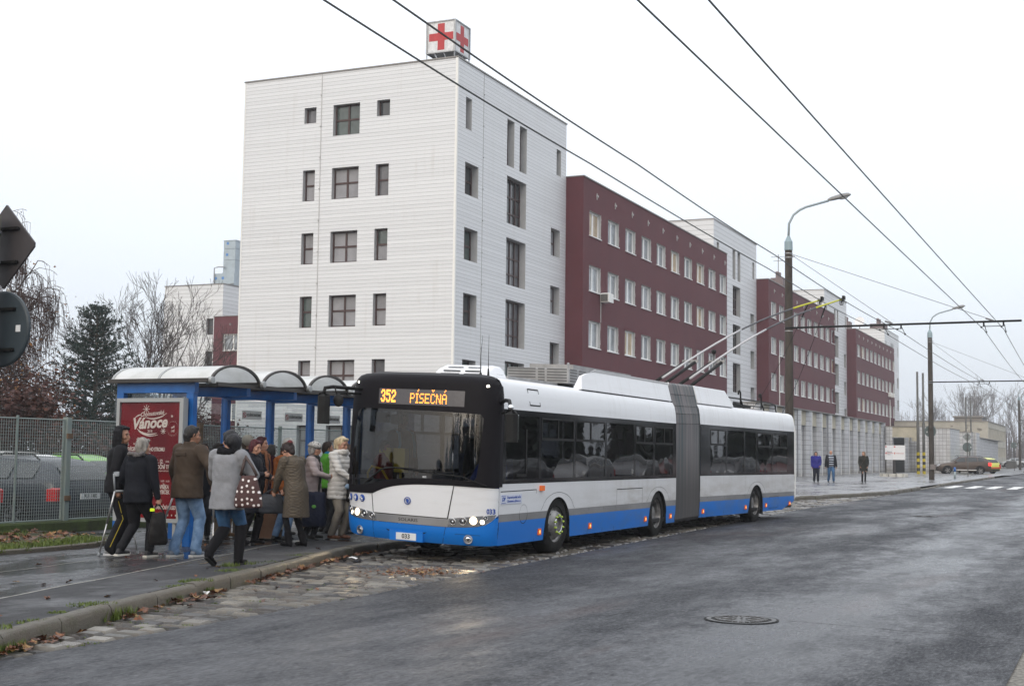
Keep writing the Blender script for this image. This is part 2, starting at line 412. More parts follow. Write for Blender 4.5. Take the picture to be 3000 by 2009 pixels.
# setts of the bus bay, each a worn block
m_sett, t, b = newmat('wet_granite_setts')
c = objco(t); at = nd(t, 'ShaderNodeVertexColor'); at.layer_name = 'tone'
g1 = noise_(t, c, 70, 4, .6, .3, .7); g2 = noise_(t, c, 3.2, 5, .6, .4, .65)
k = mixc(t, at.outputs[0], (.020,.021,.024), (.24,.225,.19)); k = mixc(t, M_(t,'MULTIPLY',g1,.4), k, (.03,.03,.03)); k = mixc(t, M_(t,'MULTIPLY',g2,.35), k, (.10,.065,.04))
lnk(t, k, b.inputs['Base Color']); lnk(t, M_(t,'MULTIPLY_ADD', g2, -.18, M_(t,'MULTIPLY_ADD', g1, .14, .36)), b.inputs['Roughness']); b.inputs['Specular IOR Level'].default_value = .35
bumpn(t, b, M_(t,'ADD', g1, g2), .15, .008)
mb = MB(); tones = []; rnd = random.Random(21)
s = 2.0
while s < 57:
    ds_ = rnd.uniform(.185,.235) if s < 34 else .28
    w = asph_w(s)+.005-rnd.uniform(0,.05); W1 = kerb_w(s)-.015
    while w < W1-.04:
        l = rnd.uniform(.24,.38); e = min(w+l, W1)
        if W1-e < .07: e = W1
        g = .017; z = zg(s)+rnd.uniform(-.010,.010)+.014; tl = rnd.uniform(-.010,.010); j = [rnd.uniform(-.012,.012) for _ in range(8)]
        wv = .035*sin(w*1.7+s*.35)+.02*sin(w*4.1)
        A = [(s+g+j[0]+wv,w+g+j[1]),(s+ds_-g+j[2]+wv,w+g+j[3]),(s+ds_-g+j[4]+wv,e-g+j[5]),(s+g+j[6]+wv,e-g+j[7])]
        cx = sum(p[0] for p in A)/4; cy = sum(p[1] for p in A)/4
        bot = [(x,y,z-.07) for x,y in A]; m1 = [(x,y,z-.036+tl*(x-cx)*8) for x,y in A]; tp = [(cx+(x-cx)*.66,cy+(y-cy)*.78,z+tl*(x-cx)*8) for x,y in A]
        mb.add(bot+m1+tp, [(8,9,10,11)]+[(i,(i+1)%4,4+(i+1)%4,4+i) for i in range(4)]+[(4+i,4+(i+1)%4,8+(i+1)%4,8+i) for i in range(4)])
        q_ = rnd.random()**1.3; tones += [q_*.1]*4+[q_*.35]*4+[q_]*4  # shade of chamfers and joints painted into the stone tone
        w = e
    s += ds_
o = mb.build('cobble_gutter', m_sett, mat4=SM, smooth=False); tag(o, kind='structure')
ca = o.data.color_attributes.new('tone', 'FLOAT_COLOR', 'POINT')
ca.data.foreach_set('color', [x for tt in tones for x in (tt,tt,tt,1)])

# pedestrian crossing
m_paint = mat('worn_road_paint', (.62,.62,.60), .5, var=.3, vscale=6)
mb = MB(); rnd = random.Random(2)
for k in range(7):
    w = 8.35-k*1.02
    n = 8
    rows = [[(70.9+6.0*i/n, w+.03*rnd.uniform(-1,1), zg(70.9+6*i/n)+.004), (70.9+6.0*i/n, w-.5+.03*rnd.uniform(-1,1), zg(70.9+6*i/n)+.004)] for i in range(n+1)]
    mb.grid(rows)
tag(mb.build('crossing_stripes', m_paint, mat4=SM), kind='structure')

# cracks in the road
m_crack = mat('crack', (.012,.012,.012), .6)
mb = MB(); rnd = random.Random(8)
def crack(a, b2, q=.012, amp=.04, n=40):
    rows = []
    for i in range(n+1):
        f = i/n; s = a[0]+(b2[0]-a[0])*f; w = a[1]+(b2[1]-a[1])*f
        o_ = amp*noise.noise(V((f*9, a[0], 0)))+amp*.4*noise.noise(V((f*31, a[0], 3)))
        dx, dy = b2[0]-a[0], b2[1]-a[1]; L = sqrt(dx*dx+dy*dy); nx, ny = -dy/L, dx/L
        qq = q*(.35+rnd.random()*.9)
        rows.append([(s+nx*(o_-qq), w+ny*(o_-qq), zg(s)+.003), (s+nx*(o_+qq), w+ny*(o_+qq), zg(s)+.003)])
    mb.grid(rows)
crack((13.3,3.05),(13.0,.9),.009,.07); crack((16.5,5.9),(14.0,3.75),.004,.1); crack((11.4,5.3),(13.5,4.6),.006,.10); crack((37.9,4.4),(38,1),.008)
crack((48,6.6),(47,2),.008,.1); crack((61,7.6),(60.5,1.5),.01,.1)
tag(mb.build('road_cracks', m_crack, mat4=SM), kind='structure')

# manhole covers
m_iron = mat('cast_iron', (.085,.083,.082), .38, metal=.35, var=.4, vscale=20, bump=.3, bscale=80)
m_hole = mat('pit_black', (.008,.008,.008), .8)
def manhole(s, w, label):
    r = thing('manhole_cover', SF(s, w, .004), label, 'manhole cover', 'manhole covers in the road')
    mb = MB()
    n = 40
    for (r0, r1, z) in ((.0,.262,.004),(.30,.345,.006)):
        mb.lathe([(max(r0,.001), z),(r1, z)], n, cap=False)
    for i in range(26):
        a = 2*pi*i/26
        mb.M = Matrix.Rotation(a, 4, 'Z'); mb.box(.225,.262,-.018,.018,.004,.012)
    for i in range(8):
        a = 2*pi*i/8+.2
        mb.M = Matrix.Rotation(a, 4, 'Z'); mb.box(.09,.2,-.008,.008,.004,.011)
    mb.M = Matrix()
    mb.build('iron_lid', m_iron, r)
    mb = MB(); mb.lathe([(.262,.003),(.30,.003)], n, cap=False)
    for i in range(-2, 3):
        mb.box(-.035,.035,i*.028-.009,i*.028+.009,.0125,.0135) if i%2 == 0 else None
    mb.lathe([(.345,.003),(.37,.003)], n, cap=False)
    mb.build('dark_gap', m_hole, r)
manhole(13.16, 3.48, 'round cast iron manhole cover with a crack running from its rim')
manhole(37.9, 4.95, 'small far manhole cover flush in the wet lane beside the bus rear')

# ------------------------------------------------------------------ verge with leaves and grass
m_soil = mat('verge_soil', (.05,.042,.025), .8, var=.5, vscale=9, bump=.5, bscale=20, col2=(.07,.075,.03))
VP = [(-6,14.1),(4,14.1),(10,14.12),(13.9,14.12),(14.9,14.08),(15.8,14.18),(16.4,14.4),(16.95,14.9),(17.25,15.6),(17.45,16.5),(17.5,17.05),(-6,17.05)]
mb = MB(); mb.add([(a,b2,PZ+.035) for a,b2 in VP], [tuple(range(len(VP)))]); tag(mb.build('verge', m_soil, mat4=SM), kind='structure')
mb = MB()
P = VP[:11]; rows = []
for i, (a, b2) in enumerate(P):
    p0 = P[max(i-1,0)]; p1 = P[min(i+1,len(P)-1)]; dx, dy = p1[0]-p0[0], p1[1]-p0[1]; L = sqrt(dx*dx+dy*dy); nx, ny = dy/L, -dx/L
    rows.append([(a+nx*.05,b2+ny*.05,PZ-.02),(a+nx*.05,b2+ny*.05,PZ+.05),(a+nx*.035,b2+ny*.035,PZ+.065),(a-nx*.03,b2-ny*.03,PZ+.065),(a-nx*.03,b2-ny*.03,PZ-.02)])
mb.grid(rows); tag(mb.build('verge_edging', m_kerb, mat4=SM), kind='structure')

def inpoly(x, y, P):
    r = False
    for (x0,y0),(x1,y1) in zip(P, P[1:]+P[:1]):
        if (y0 > y) != (y1 > y) and x < (x1-x0)*(y-y0)/(y1-y0)+x0: r = not r
    return r
m_leafA = mat('fallen_leaf', (.15,.042,.016), .5, var=.5, vscale=11, col2=(.20,.08,.028))
m_leafB = mat('fallen_leaf_dark', (.085,.035,.018), .45, var=.4, vscale=11)
m_leafC = mat('fallen_leaf_yellow', (.22,.12,.035), .5, var=.4, vscale=11)
def leaf(mb, s, w, z, size, rnd):
    a = rnd.uniform(0, 2*pi); M = Matrix.Translation((s,w,z)) @ Matrix.Rotation(a,4,'Z') @ Matrix.Rotation(rnd.uniform(-.5,.5),4,'X') @ Matrix.Rotation(rnd.uniform(-.4,.4),4,'Y')
    k = size; c_ = rnd.uniform(.05,.3)*k
    pts = [(-.5,0,0),(-.3,.28,c_*.6),(-.05,.22,c_*.3),(.05,.42,c_),(.25,.2,c_*.2),(.5,0,0),(.25,-.22,c_*.3),(.05,-.4,c_),(-.08,-.2,c_*.2),(-.3,-.3,c_*.7)]
    b_ = len(mb.v); mb.v += [tuple(M @ V((x*k,y*k,zz))) for x,y,zz in pts]+[tuple(M @ V((0,0,0)))]
    mi = rnd.choice((0,0,0,1,1,2))
    for i in range(10): mb.f.append((b_+10,b_+i,b_+(i+1)%10)); mb.m.append(mi)
mb = MB(); rnd = random.Random(4)
for i in range(1500):                                            # verge heap
    s = rnd.uniform(6,17.4); w = rnd.uniform(14.2,17.0)
    if not inpoly(s,w,VP): continue
    if w < 15.0+.3*sin(s*2) and rnd.random() < .9: continue
    leaf(mb, s, w, PZ+.05+rnd.uniform(0,.05), rnd.uniform(.07,.15), rnd)
for i in range(600):                                            # drift along the kerb
    s = 4+16*rnd.random()**.9; 
    if noise.noise(V((s*.8,0,7)))+.35 < rnd.random()*.55: continue
    w = kerb_w(s)-.02-abs(rnd.gauss(0,.10)); leaf(mb, s, w, .025+rnd.uniform(0,.03), rnd.uniform(.05,.12), rnd)
for i in range(60):
    s = rnd.uniform(6,18); w = rnd.uniform(8.2,14); 
    z = .02 if w < kerb_w(s) else PZ+.012
    if kerb_w(s)-.05 < w < kerb_w(s)+.3: continue
    leaf(mb, s, w, z, rnd.uniform(.05,.10), rnd)
for i in range(330):                                             # wet heap of leaves off the bus corner
    s = 15.9+rnd.gauss(0,.35); w = 8.6+rnd.gauss(0,.28); leaf(mb, s, w, .02+rnd.uniform(0,.02), rnd.uniform(.03,.06), rnd)
tag(mb.build('fallen_leaves', [m_leafA,m_leafB,m_leafC], mat4=SM), kind='stuff')
m_grass = mat('grass_blades', (.075,.14,.018), .5, var=.5, vscale=8, col2=(.15,.19,.035))
mb = MB(); rnd = random.Random(14)
def blades(mb, s, w, z, n, r, h):
    for _ in range(n):
        a = rnd.uniform(0,2*pi); q = r*sqrt(rnd.random()); x, y = s+cos(a)*q, w+sin(a)*q; b_ = rnd.uniform(0,2*pi); hh = h*rnd.uniform(.4,1.1); l = rnd.uniform(0,.7)*hh
        mb.add([(x-.008*sin(b_),y+.008*cos(b_),z),(x+.008*sin(b_),y-.008*cos(b_),z),(x+cos(b_)*l,y+sin(b_)*l,z+hh)], [(0,1,2)])
for i in range(900):
    s = rnd.uniform(7,17.3); w = rnd.uniform(14.12,17.0)
    if inpoly(s,w,VP) and (w < 15.05+.25*sin(s*2) or rnd.random() < .12): blades(mb, s, w, PZ+.03, 30, .12, .09)
for s, off, n, r, h in ((8.2,.2,60,.10,.06),(8.6,.24,50,.12,.03),(10.05,-.02,70,.06,.12),(10.0,.22,90,.20,.03),(9.5,.2,50,.1,.02),(11.35,.0,40,.03,.09),(12.35,-.01,60,.05,.09),(12.2,.2,90,.14,.04),(11.7,.2,40,.1,.02),(13.6,.3,60,.16,.03),(14.3,.5,60,.12,.06),(14.9,.3,30,.14,.02),(16.3,.25,30,.14,.02),(8.05,-.02,80,.05,.09)):
    for q in range(3): blades(mb, s+rnd.uniform(-.12,.12)*2, kerb_w(s)+off, PZ if off > .1 else .01, n, r, h)
for i in range(60):
    s = rnd.uniform(5,14); w = rnd.uniform(asph_w(s), kerb_w(s)); blades(mb, s, w, .0, 10, .05, .02)
tag(mb.build('grass', m_grass, mat4=SM), kind='stuff')
# scraps of litter
m_scrap = mat('paper_scrap', (.72,.72,.70), .6); m_scrapp = mat('pink_scrap', (.65,.30,.36), .5)
def scrap(s, w, z, m_, k, label):
    mb = MB(); rnd = random.Random(int(s*100)); rows = []
    for i in range(5): rows.append([((i/4-.5)*k+rnd.uniform(-.02,.02),(j/3-.5)*k*.6+rnd.uniform(-.02,.02),rnd.uniform(0,.045)) for j in range(4)])
    mb.grid(rows); o = mb.build('litter', m_, mat4=SF(s,w,z,rnd.uniform(0,3))); tag(o, label, 'litter', 'litter by the kerb')
scrap(17.1,10.35,.03,m_scrap,.22,'crumpled white paper scrap on the setts near the bus front')
scrap(13.35,14.02,.15,m_scrapp,.13,'pinkish crumpled wrapper on the pavement by the verge edging')
scrap(12.1,9.22,.03,m_scrap,.07,'tiny white scrap among the brown leaves against the kerb')
# ================================================================== BUILDINGS
BM = Matrix.Rotation(pi/2-YB, 4, 'Z')                           # building frame: x along the street, y to the left
def wall(mb, P, a0, a1, z0, z1, ops, depth):
    """a wall with real openings; P(a, z, d) gives a point at depth d; ops are (a0, a1, z0, z1)"""
    A = sorted({a0, a1, *[x for o in ops for x in o[:2]]}); Z = sorted({z0, z1, *[x for o in ops for x in o[2:]]})
    for i in range(len(A)-1):
        for j in range(len(Z)-1):
            ca, cz = (A[i]+A[i+1])/2, (Z[j]+Z[j+1])/2
            if any(o[0] < ca < o[1] and o[2] < cz < o[3] for o in ops): continue
            mb.quad(P(A[i],Z[j],0), P(A[i+1],Z[j],0), P(A[i+1],Z[j+1],0), P(A[i],Z[j+1],0))
def reveals(mb, P, ops, d):
    for o in ops:
        a0, a1, z0, z1 = o
        mb.quad(P(a0,z0,0),P(a0,z1,0),P(a0,z1,d),P(a0,z0,d)); mb.quad(P(a1,z0,0),P(a1,z1,0),P(a1,z1,d),P(a1,z0,d))
        mb.quad(P(a0,z1,0),P(a1,z1,0),P(a1,z1,d),P(a0,z1,d)); mb.quad(P(a0,z0,0),P(a1,z0,0),P(a1,z0,d),P(a0,z0,d))
# lapped white siding, joint every 0.2 m, with rain streaks
def siding_mat(name, base, pitch, dirt, sv=1.0):
    m, t, b = newmat(name); c = objco(t); x = nd(t, 'ShaderNodeSeparateXYZ'); lnk(t, c, x.inputs[0])
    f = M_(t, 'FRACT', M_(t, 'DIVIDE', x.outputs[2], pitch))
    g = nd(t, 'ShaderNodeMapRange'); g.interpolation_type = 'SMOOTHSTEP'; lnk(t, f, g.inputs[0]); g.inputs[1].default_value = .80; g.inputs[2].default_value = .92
    row = nd(t, 'ShaderNodeTexWhiteNoise'); row.noise_dimensions = '1D'; lnk(t, M_(t, 'FLOOR', M_(t, 'DIVIDE', x.outputs[2], pitch)), row.inputs['W'])
    k = mixc(t, row.outputs[0], tuple(v*.94 for v in base), tuple(v*1.03 for v in base))
    st_ = noise_(t, objco(t, (1,1,.04)), 3.2, 5, .65, .52, .72); bl = noise_(t, c, .35, 5, .6, .45, .65)
    k = mixc(t, M_(t,'MULTIPLY', M_(t,'MULTIPLY', st_, bl), dirt), k, (.36,.32,.27))
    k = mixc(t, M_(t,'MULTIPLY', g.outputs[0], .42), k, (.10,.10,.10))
    lnk(t, k, b.inputs['Base Color']); b.inputs['Roughness'].default_value = .45
    bumpn(t, b, M_(t,'SUBTRACT', M_(t,'MULTIPLY',f,-.5), g.outputs[0]), .5, .03)
    return m
m_siding = siding_mat('white_siding', (.62,.63,.645), .2, .32)
m_siding2 = siding_mat('white_siding_far', (.62,.63,.645), .4, .2)
m_red, t, b = newmat('maroon_render')
c = objco(t); n1 = noise_(t, c, .35, 6, .6, .35, .65); n2 = noise_(t, objco(t,(1,1,.1)), 1.2, 5, .6, .45, .7); n3 = noise_(t, c, 40, 2, .5)
k = mixc(t, n1, (.078,.014,.021), (.100,.021,.028)); k = mixc(t, M_(t,'MULTIPLY',n2,.35), k, (.07,.018,.026)); k = mixc(t, M_(t,'MULTIPLY',n3,.15), k, (.19,.07,.08))
lnk(t, k, b.inputs['Base Color']); b.inputs['Roughness'].default_value = .85; bumpn(t, b, n3, .3, .01)
m_flash = mat('roof_flashing', (.20,.19,.18), .45, metal=.3)
m_roof = mat('flat_roof_felt', (.08,.08,.08), .9)
m_reveal = mat('grey_reveal', (.42,.42,.42), .6, var=.08, vscale=2)
m_brown = mat('brown_window_frame', (.055,.028,.026), .45)
m_wframe = mat('white_window_frame', (.78,.78,.77), .35)
m_sill = mat('white_sill', (.72,.72,.70), .4)
def pane_mat(name, base, rough=.06):
    return mat(name, base, rough, spec=.7, var=.35, vscale=1.3)
m_glass = [pane_mat('pane_dark', (.035,.038,.042)), pane_mat('pane_curtain', (.11,.11,.12)), pane_mat('pane_blind', (.06,.08,.075))]
m_glassr = [pane_mat('pane_red_a', (.30,.32,.34)), pane_mat('pane_red_b', (.22,.24,.26)), pane_mat('pane_red_c', (.42,.33,.22))]
m_curt = mat('net_curtain', (.27,.27,.285), .9, var=.15, vscale=1)
WIN = {}
def window(parent, P, o, d, cols, rows, mf, mg, bar=.07, sill=None, rnd=random, rev=None):
    """frame mesh with its pane as a sub-part, set back d in the wall"""
    a0, a1, z0, z1 = o; mb = MB()
    def bx(x0,x1,y0,y1,e0=-.04,e1=.05):
        q = [P(x,y,d+e) for e in (e0,e1) for x,y in ((x0,y0),(x1,y0),(x1,y1),(x0,y1))]
        mb.add(q, [(0,1,2,3),(4,5,6,7),(0,1,5,4),(1,2,6,5),(2,3,7,6),(3,0,4,7)])
    bx(a0,a0+bar,z0,z1); bx(a1-bar,a1,z0,z1); bx(a0+bar,a1-bar,z0,z0+bar,-.039,.049); bx(a0+bar,a1-bar,z1-bar,z1,-.039,.049)
    for c_ in cols: x = a0+(a1-a0)*c_; bx(x-bar*.75,x+bar*.75,z0+bar,z1-bar,-.035,.045)
    for r_ in rows: z = z0+(z1-z0)*r_; bx(a0+bar,a1-bar,z-bar*.7,z+bar*.7,-.030,.040)
    if sill: 
        q = [P(x,y,e) for e in (-.07,d) for x,y in ((a0-.06,z0-.05),(a1+.06,z0-.05),(a1+.06,z0+.003),(a0-.06,z0+.003))]
        mb.add(q, [(0,1,2,3),(4,5,6,7),(0,1,5,4),(1,2,6,5),(2,3,7,6),(3,0,4,7)])
    mb.mi = 1; reveals(mb, P, [o], d)
    f = mb.build('window', [mf, rev or m_reveal], parent)
    mb = MB(); mb.quad(P(a0+bar,z0+bar,d+.02),P(a1-bar,z0+bar,d+.02),P(a1-bar,z1-bar,d+.02),P(a0+bar,z1-bar,d+.02)); mb.build('pane', mg, f)
    return f
def tower(s0, s1, w0, w1, top, dz, label, detail=True, msid=None, rnd=random.Random(1)):
    T = thing('hospital_tower', BM @ Matrix.Translation((s0,w0,0)), label, 'building', 'white clad hospital towers')
    L, D = s1-s0, w1-w0; msid = msid or m_siding
    Pg = lambda a,z,d: (d, a-w0, z+dz); Ps = lambda a,z,d: (a-59.95, d, z+dz)     # gable faces us, long side faces the street
    G = []; 
    for z0,z1 in ((15.0,16.68),(11.58,13.26),(8.17,9.85),(4.75,6.43),(1.3,3.0)):
        G += [((38.53,39.28,z0,z1),1), ((35.82,37.46,z0,z1),2), ((34.0,34.78,z0,z1),1)]
    G += [((38.53,39.28,19.24,20.1),0),((35.82,37.46,18.42,20.1),2),((34.0,34.78,19.24,20.1),0)]
    H = []
    for z0,z1 in ((15.0,16.68),(11.58,13.26),(8.17,9.85),(4.75,6.43),(1.3,3.0)): H.append(((60.98,62.58,z0,z1),3))
    H.append(((60.97,61.68,18.43,20.1),0))
    H += [((66.2,67.18,17.56,20.18),4),((67.94,68.94,17.56,20.18),4)]
    for z0,z1 in ((14.35,17.0),(10.93,13.55),(7.52,10.12),(4.1,6.7),(.7,3.3)): H.append(((66.26,68.93,z0,z1),5))
    H.append(((73.47,74.19,18.45,20.05),0))
    for z0,z1 in ((13.46,15.12),(9.97,11.65),(6.55,8.27),(3.1,4.85)): H.append(((72.68,74.14,z0,z1),1))
    mb = MB()
    wall(mb, Pg, w0, w1, .2-dz, top-dz, [g[0] for g in G] if detail else [], .3); wall(mb, Ps, 59.95, 59.95+L, .2-dz, top-dz, [h[0] for h in H], .3)
    mb.quad((0,D,.2),(L,D,.2),(L,D,top),(0,D,top)); mb.quad((L,0,.2),(L,D,.2),(L,D,top),(L,0,top))
    mb.build('wall', msid, T)
    mb = MB(); mb.box(.15,L-.15,.15,D-.15,top-.35,top-.3); mb.build('roof', m_roof, T)
    mb = MB()
    for (x0,x1,y0,y1) in ((-.05,L+.05,-.05,.2),(-.05,L+.05,D-.2,D+.05),(-.05,.2,.2,D-.2),(L-.2,L+.05,.2,D-.2)): mb.box(x0,x1,y0,y1,top,top+.07)
    mb.build('parapet_cap', m_flash, T)
    if detail:                                                   # corner trims and vertical panel joints
        mb = MB(); mb.box(-.03,.10,-.03,.10,.2,top-.01); mb.build('corner_trim', m_sill, T); mb = MB(); mb.box(-.02,.06,D-.06,D+.02,.2,top-.01); mb.build('corner_trim', m_sill, T)
        mb = MB(); mb.box(-.015,.01,38.18-w0,38.23-w0,.2,top-.01); mb.box(3.15,3.19,-.015,.01,.2,top-.01)
        for k in range(12): mb.box(-.06,.0,38.19-w0,38.26-w0,2+k*1.7,2.05+k*1.7); mb.box(3.14,3.2,-.06,0,2+k*1.7,2.05+k*1.7)
        mb.build('lightning_rod_cable', m_reveal, T)
    cfg = {0:((),()),1:((),(.52,)),2:((.5,),(.52,)),3:((.5,),(.5,)),4:((),(.25,.75)),5:((.25,.5,.75),(.27,.62))}
    for (o, k), P, d in [(g,Pg,.30) for g in (G if detail else [])]+[(h,Ps,.42) for h in H]:
        if k == 3:                                               # only the near half is glazed
            o = (o[0],o[1],o[2],o[3])
        window(T, P, o, d, *cfg[k], m_brown, rnd.choice(m_glass), .07 if k != 5 else .055)
        if detail and k in (1,2,3) and rnd.random() < .6:
            a0,a1,z0,z1 = o; mb = MB(); n = 14; hi = rnd.choice((1.0,1.0,.5)); rows = []
            zz0 = z0+.1+(z1-z0)*(0 if hi == 1 else .5 if rnd.random() < .5 else 0); zz1 = min(z1-.08, zz0+(z1-z0)*hi-.1)
            rows = [[P(a0+.08+(a1-a0-.16)*i/n, z, d+.012+.004*sin(i*2.2)) for i in range(n+1)] for z in (zz0,zz1)]
            mb.grid(rows); mb.build('curtain', m_curt, T)
    return T
T1 = tower(59.95,75.05,30.06,43.19,21.9,0,'tall white clad hospital tower carrying the red cross cube')
def redblock(s0, s1, top, dz, label, ac, rnd):
    T = thing('ward_block', BM @ Matrix.Translation((s0,28.91,0)), label, 'building', 'maroon rendered ward blocks')
    L = s1-s0; D = 14.0; P = lambda a,z,d: (a, d, z+dz)
    ops = [(1.07+3.365*i, 1.07+3.365*i+2.02, z0, z1) for i in range(10) for z0,z1 in ((15.13,16.68),(11.7,13.3),(8.22,9.87),(4.8,6.4))]
    mb = MB(); wall(mb, P, 0, L, .2-dz, top-dz, ops, .2)
    mb.quad((0,0,.2),(0,D,.2),(0,D,top),(0,0,top)); mb.quad((L,0,.2),(L,D,.2),(L,D,top),(L,0,top)); mb.quad((0,D,.2),(L,D,.2),(L,D,top),(0,D,top))
    mb.mi = 1                                                    # patches of bare filler beside the windows
    for o in ops:
        z = o[2]+.1
        while z < o[3]-.1:
            h = rnd.uniform(.08,.25); q = rnd.uniform(.03,.14)
            if rnd.random() < .75: mb.quad(P(o[1]+.001,z,-.006),P(o[1]+q,z+.02,-.006),P(o[1]+q*.8,z+h,-.006),P(o[1]+.001,z+h,-.006))
            z += h
    mb.build('wall', [m_red, mat('raw_filler', (.33,.27,.26), .9, var=.3, vscale=5)], T)
    mb = MB()
    mb.box(.15,L-.15,.15,D-.15,top-.3,top-.25); mb.build('roof', m_roof, T)
    mb = MB()
    for (x0,x1,y0,y1) in ((-.04,L+.04,-.06,.2),(-.04,.2,.2,D)): mb.box(x0,x1,y0,y1,top,top+.07)
    mb.build('parapet_cap', m_flash, T)
    for o in ops:
        window(T, P, o, .2, (.46,), (), m_wframe, rnd.choice(m_glassr+m_glassr[:2]+m_glassr[:2]), .10, True)
    for i in range(10): mb = MB(); mb.tube([P(2.3+3.4*i,17.75,-.0),P(2.3+3.4*i,17.75,-.12)], .07, 8); mb.box(2.28+3.4*i,2.32+3.4*i,-.06,0,17.55+dz,17.95+dz); mb.build('roof_vent', m_reveal, T)
    if ac == 1:
        mb = MB(); mb.cbox(2.95,3.85,-.62,-.04,11.18,11.75,.03); a = mb.build('air_conditioner', m_sill, T)
        mb = MB()
        for k in range(7): mb.box(2.90,2.952,-.55,-.1,11.24+k*.065,11.27+k*.065)
        mb.build('grille', mat('dark_grille', (.05,.05,.05), .5), a)
        mb = MB(); mb.tube([(3.1,-.03,11.18),(3.1,-.03,9.9)], .03, 6); mb.build('drain_pipe', m_reveal, T)
    if ac == 2:
        for q in (26.8, 29.4):
            mb = MB(); mb.cbox(q,q+.9,-.5,-.04,10.6,11.2,.03); mb.build('air_conditioner', m_sill, T)
    if ac: 
        mb = MB(); q = {1: 3.0, 2: 28.2, 3: 4.15}[ac]
        if ac > 1: mb.tube([(q,-.07,3.8),(q,-.07,10.2 if ac == 2 else 11.4)], .06, 6); mb.build('drain_pipe', m_sill, T)
    return T
rr_ = random.Random(9)
redblock(75.05,108.7,18.6,0,'maroon ward block beside the tall white tower with a wall air conditioner',1,rr_)
tower(108.7,123.75,30.06,43.19,21.68,-.2,'second white clad tower rising behind the first maroon block',False,m_siding2,rr_)
redblock(123.75,157.0,18.38,-.25,'maroon ward block behind the near concrete lamp post',3,rr_)
tower(156.9,171.5,30.06,43.19,21.35,-.45,'third white clad tower with a chimney behind the lamp post',False,m_siding2,rr_)
redblock(171.5,203.3,18.02,-.5,'farthest maroon ward block at the end of the hospital row',2,rr_)
tower(203.3,218.0,30.06,43.19,21.0,-.8,'farthest white clad tower closing the hospital row',False,m_siding2,rr_)
# rooftop chimneys and dishes
m_chim = mat('dark_chimney', (.16,.12,.12), .7, var=.2, vscale=2)
def chimney(s, w, z, h, r, label, extra=True):
    T = thing('roof_chimney', BM @ Matrix.Translation((s,w,z)), label, 'chimney', 'chimneys on the far hospital roofs')
    mb = MB(); mb.box(-r,r,-r*.8,r*.8,0,h); mb.build('stack', m_chim, T)
    mb = MB()
    for a in (-1,0,1): mb.tube([(a*r*.55,0,h),(a*r*.55,0,h+.5),(a*r*.7,0,h+.75)], .22, 8)
    mb.build('cowl', m_chim, T)
    if extra:
        mb = MB(); mb.tube([(0,0,h),(0,0,h+3)], .05, 5); mb.tube([(0,-.9,h+2.7),(0,.9,h+2.7)], .03, 4); mb.tube([(0,-.6,h+2.2),(0,.6,h+2.2)], .03, 4)
        mb.build('aerial', m_flash, T)
chimney(161.5,36.5,21.3,2.2,.95,'dark chimney with an aerial on the third white tower')
chimney(211.0,37.0,20.9,2.0,.9,'dark chimney on the roof of the farthest white tower',False)
chimney(208.0,31.6,20.9,1.2,1.4,'low dark plant box at the street edge of the farthest tower',False)
m_dish = mat('dish_white', (.7,.7,.7), .4)
T = thing('satellite_dish', BM @ Matrix.Translation((206.5,34.2,20.9)), 'white satellite dish on the roof of the farthest tower', 'satellite dish')
mb = MB(); mb.tube([(0,0,0),(0,0,1.2)], .07, 6); mb.build('mast', m_flash, T)
mb = MB(); mb.M = Matrix.Translation((0,0,1.5)) @ Matrix.Rotation(radians(-70),4,'Y'); mb.lathe([(.01,0),(.4,.06),(.75,.22),(.78,.22),(.42,.03),(.01,-.04)], 16); mb.build('dish', m_dish, T, True)

# ------------------------------------------------------------------ red cross cube sign
m_lb = mat('lightbox_white', (.62,.63,.64), .4, var=.18, vscale=5); m_cross = mat('cross_red', (.42,.035,.04), .5, var=.12, vscale=4)
m_stl = mat('galvanised_steel', (.30,.31,.32), .4, metal=.6, var=.2, vscale=6)
T = thing('red_cross_sign', BM @ Matrix.Translation((60.1,30.33,21.97)), 'white cube sign with red crosses standing on the tower roof', 'sign')
mb = MB(); mb.box(0,1.7,0,1.62,.38,1.98); mb.build('lightbox', m_lb, T)
mb = MB(); e = .05
for (x,y) in ((0,0),(1.7,0),(0,1.62),(1.7,1.62)): mb.box(x-e,x+e,y-e,y+e,.33,2.03)
for z in (.355,2.005):
    mb.box(e,1.7-e,-e,.0,z-.03,z+.03); mb.box(-e,.0,e,1.62-e,z-.03,z+.03); mb.box(e,1.7-e,1.62,1.62+e,z-.03,z+.03)
mb.build('frame', m_stl, T)
for f in range(4):
    mb = MB(); c0 = [(.60,.1),(1.0,.1),(1.0,.6),(1.5,.6),(1.5,1.0),(1.0,1.0),(1.0,1.5),(.6,1.5),(.6,1.0),(.1,1.0),(.1,.6),(.6,.6)]
    if f == 0: mb.prism([(a,b2+.38) for a,b2 in c0], -.012, .01, 'YZ')
    if f == 1: mb.prism([(a+.04,b2+.38) for a,b2 in c0], -.012, .01, 'XZ')
    if f == 2: mb.prism([(a,b2+.38) for a,b2 in c0], 1.69, 1.712, 'YZ')
    if f == 3: mb.prism([(a+.04,b2+.38) for a,b2 in c0], 1.61, 1.632, 'XZ')
    mb.build('cross', m_cross, T)
mb = MB()
for (x0,y0,x1,y1) in ((0,0,.0,0),(0,.5,0,.65),(0,1.0,0,1.2),(0,1.62,0,1.62),(1.7,0,1.7,0),(1.7,1.62,1.7,1.62),(.8,0,.9,0),(.25,.2,0,.05)): mb.tube([(x0,y0,-.0),(x1,y1,.35)], .03, 5)
mb.box(-.05,1.8,-.04,.02,.0,.05); mb.build('leg', m_stl, T)

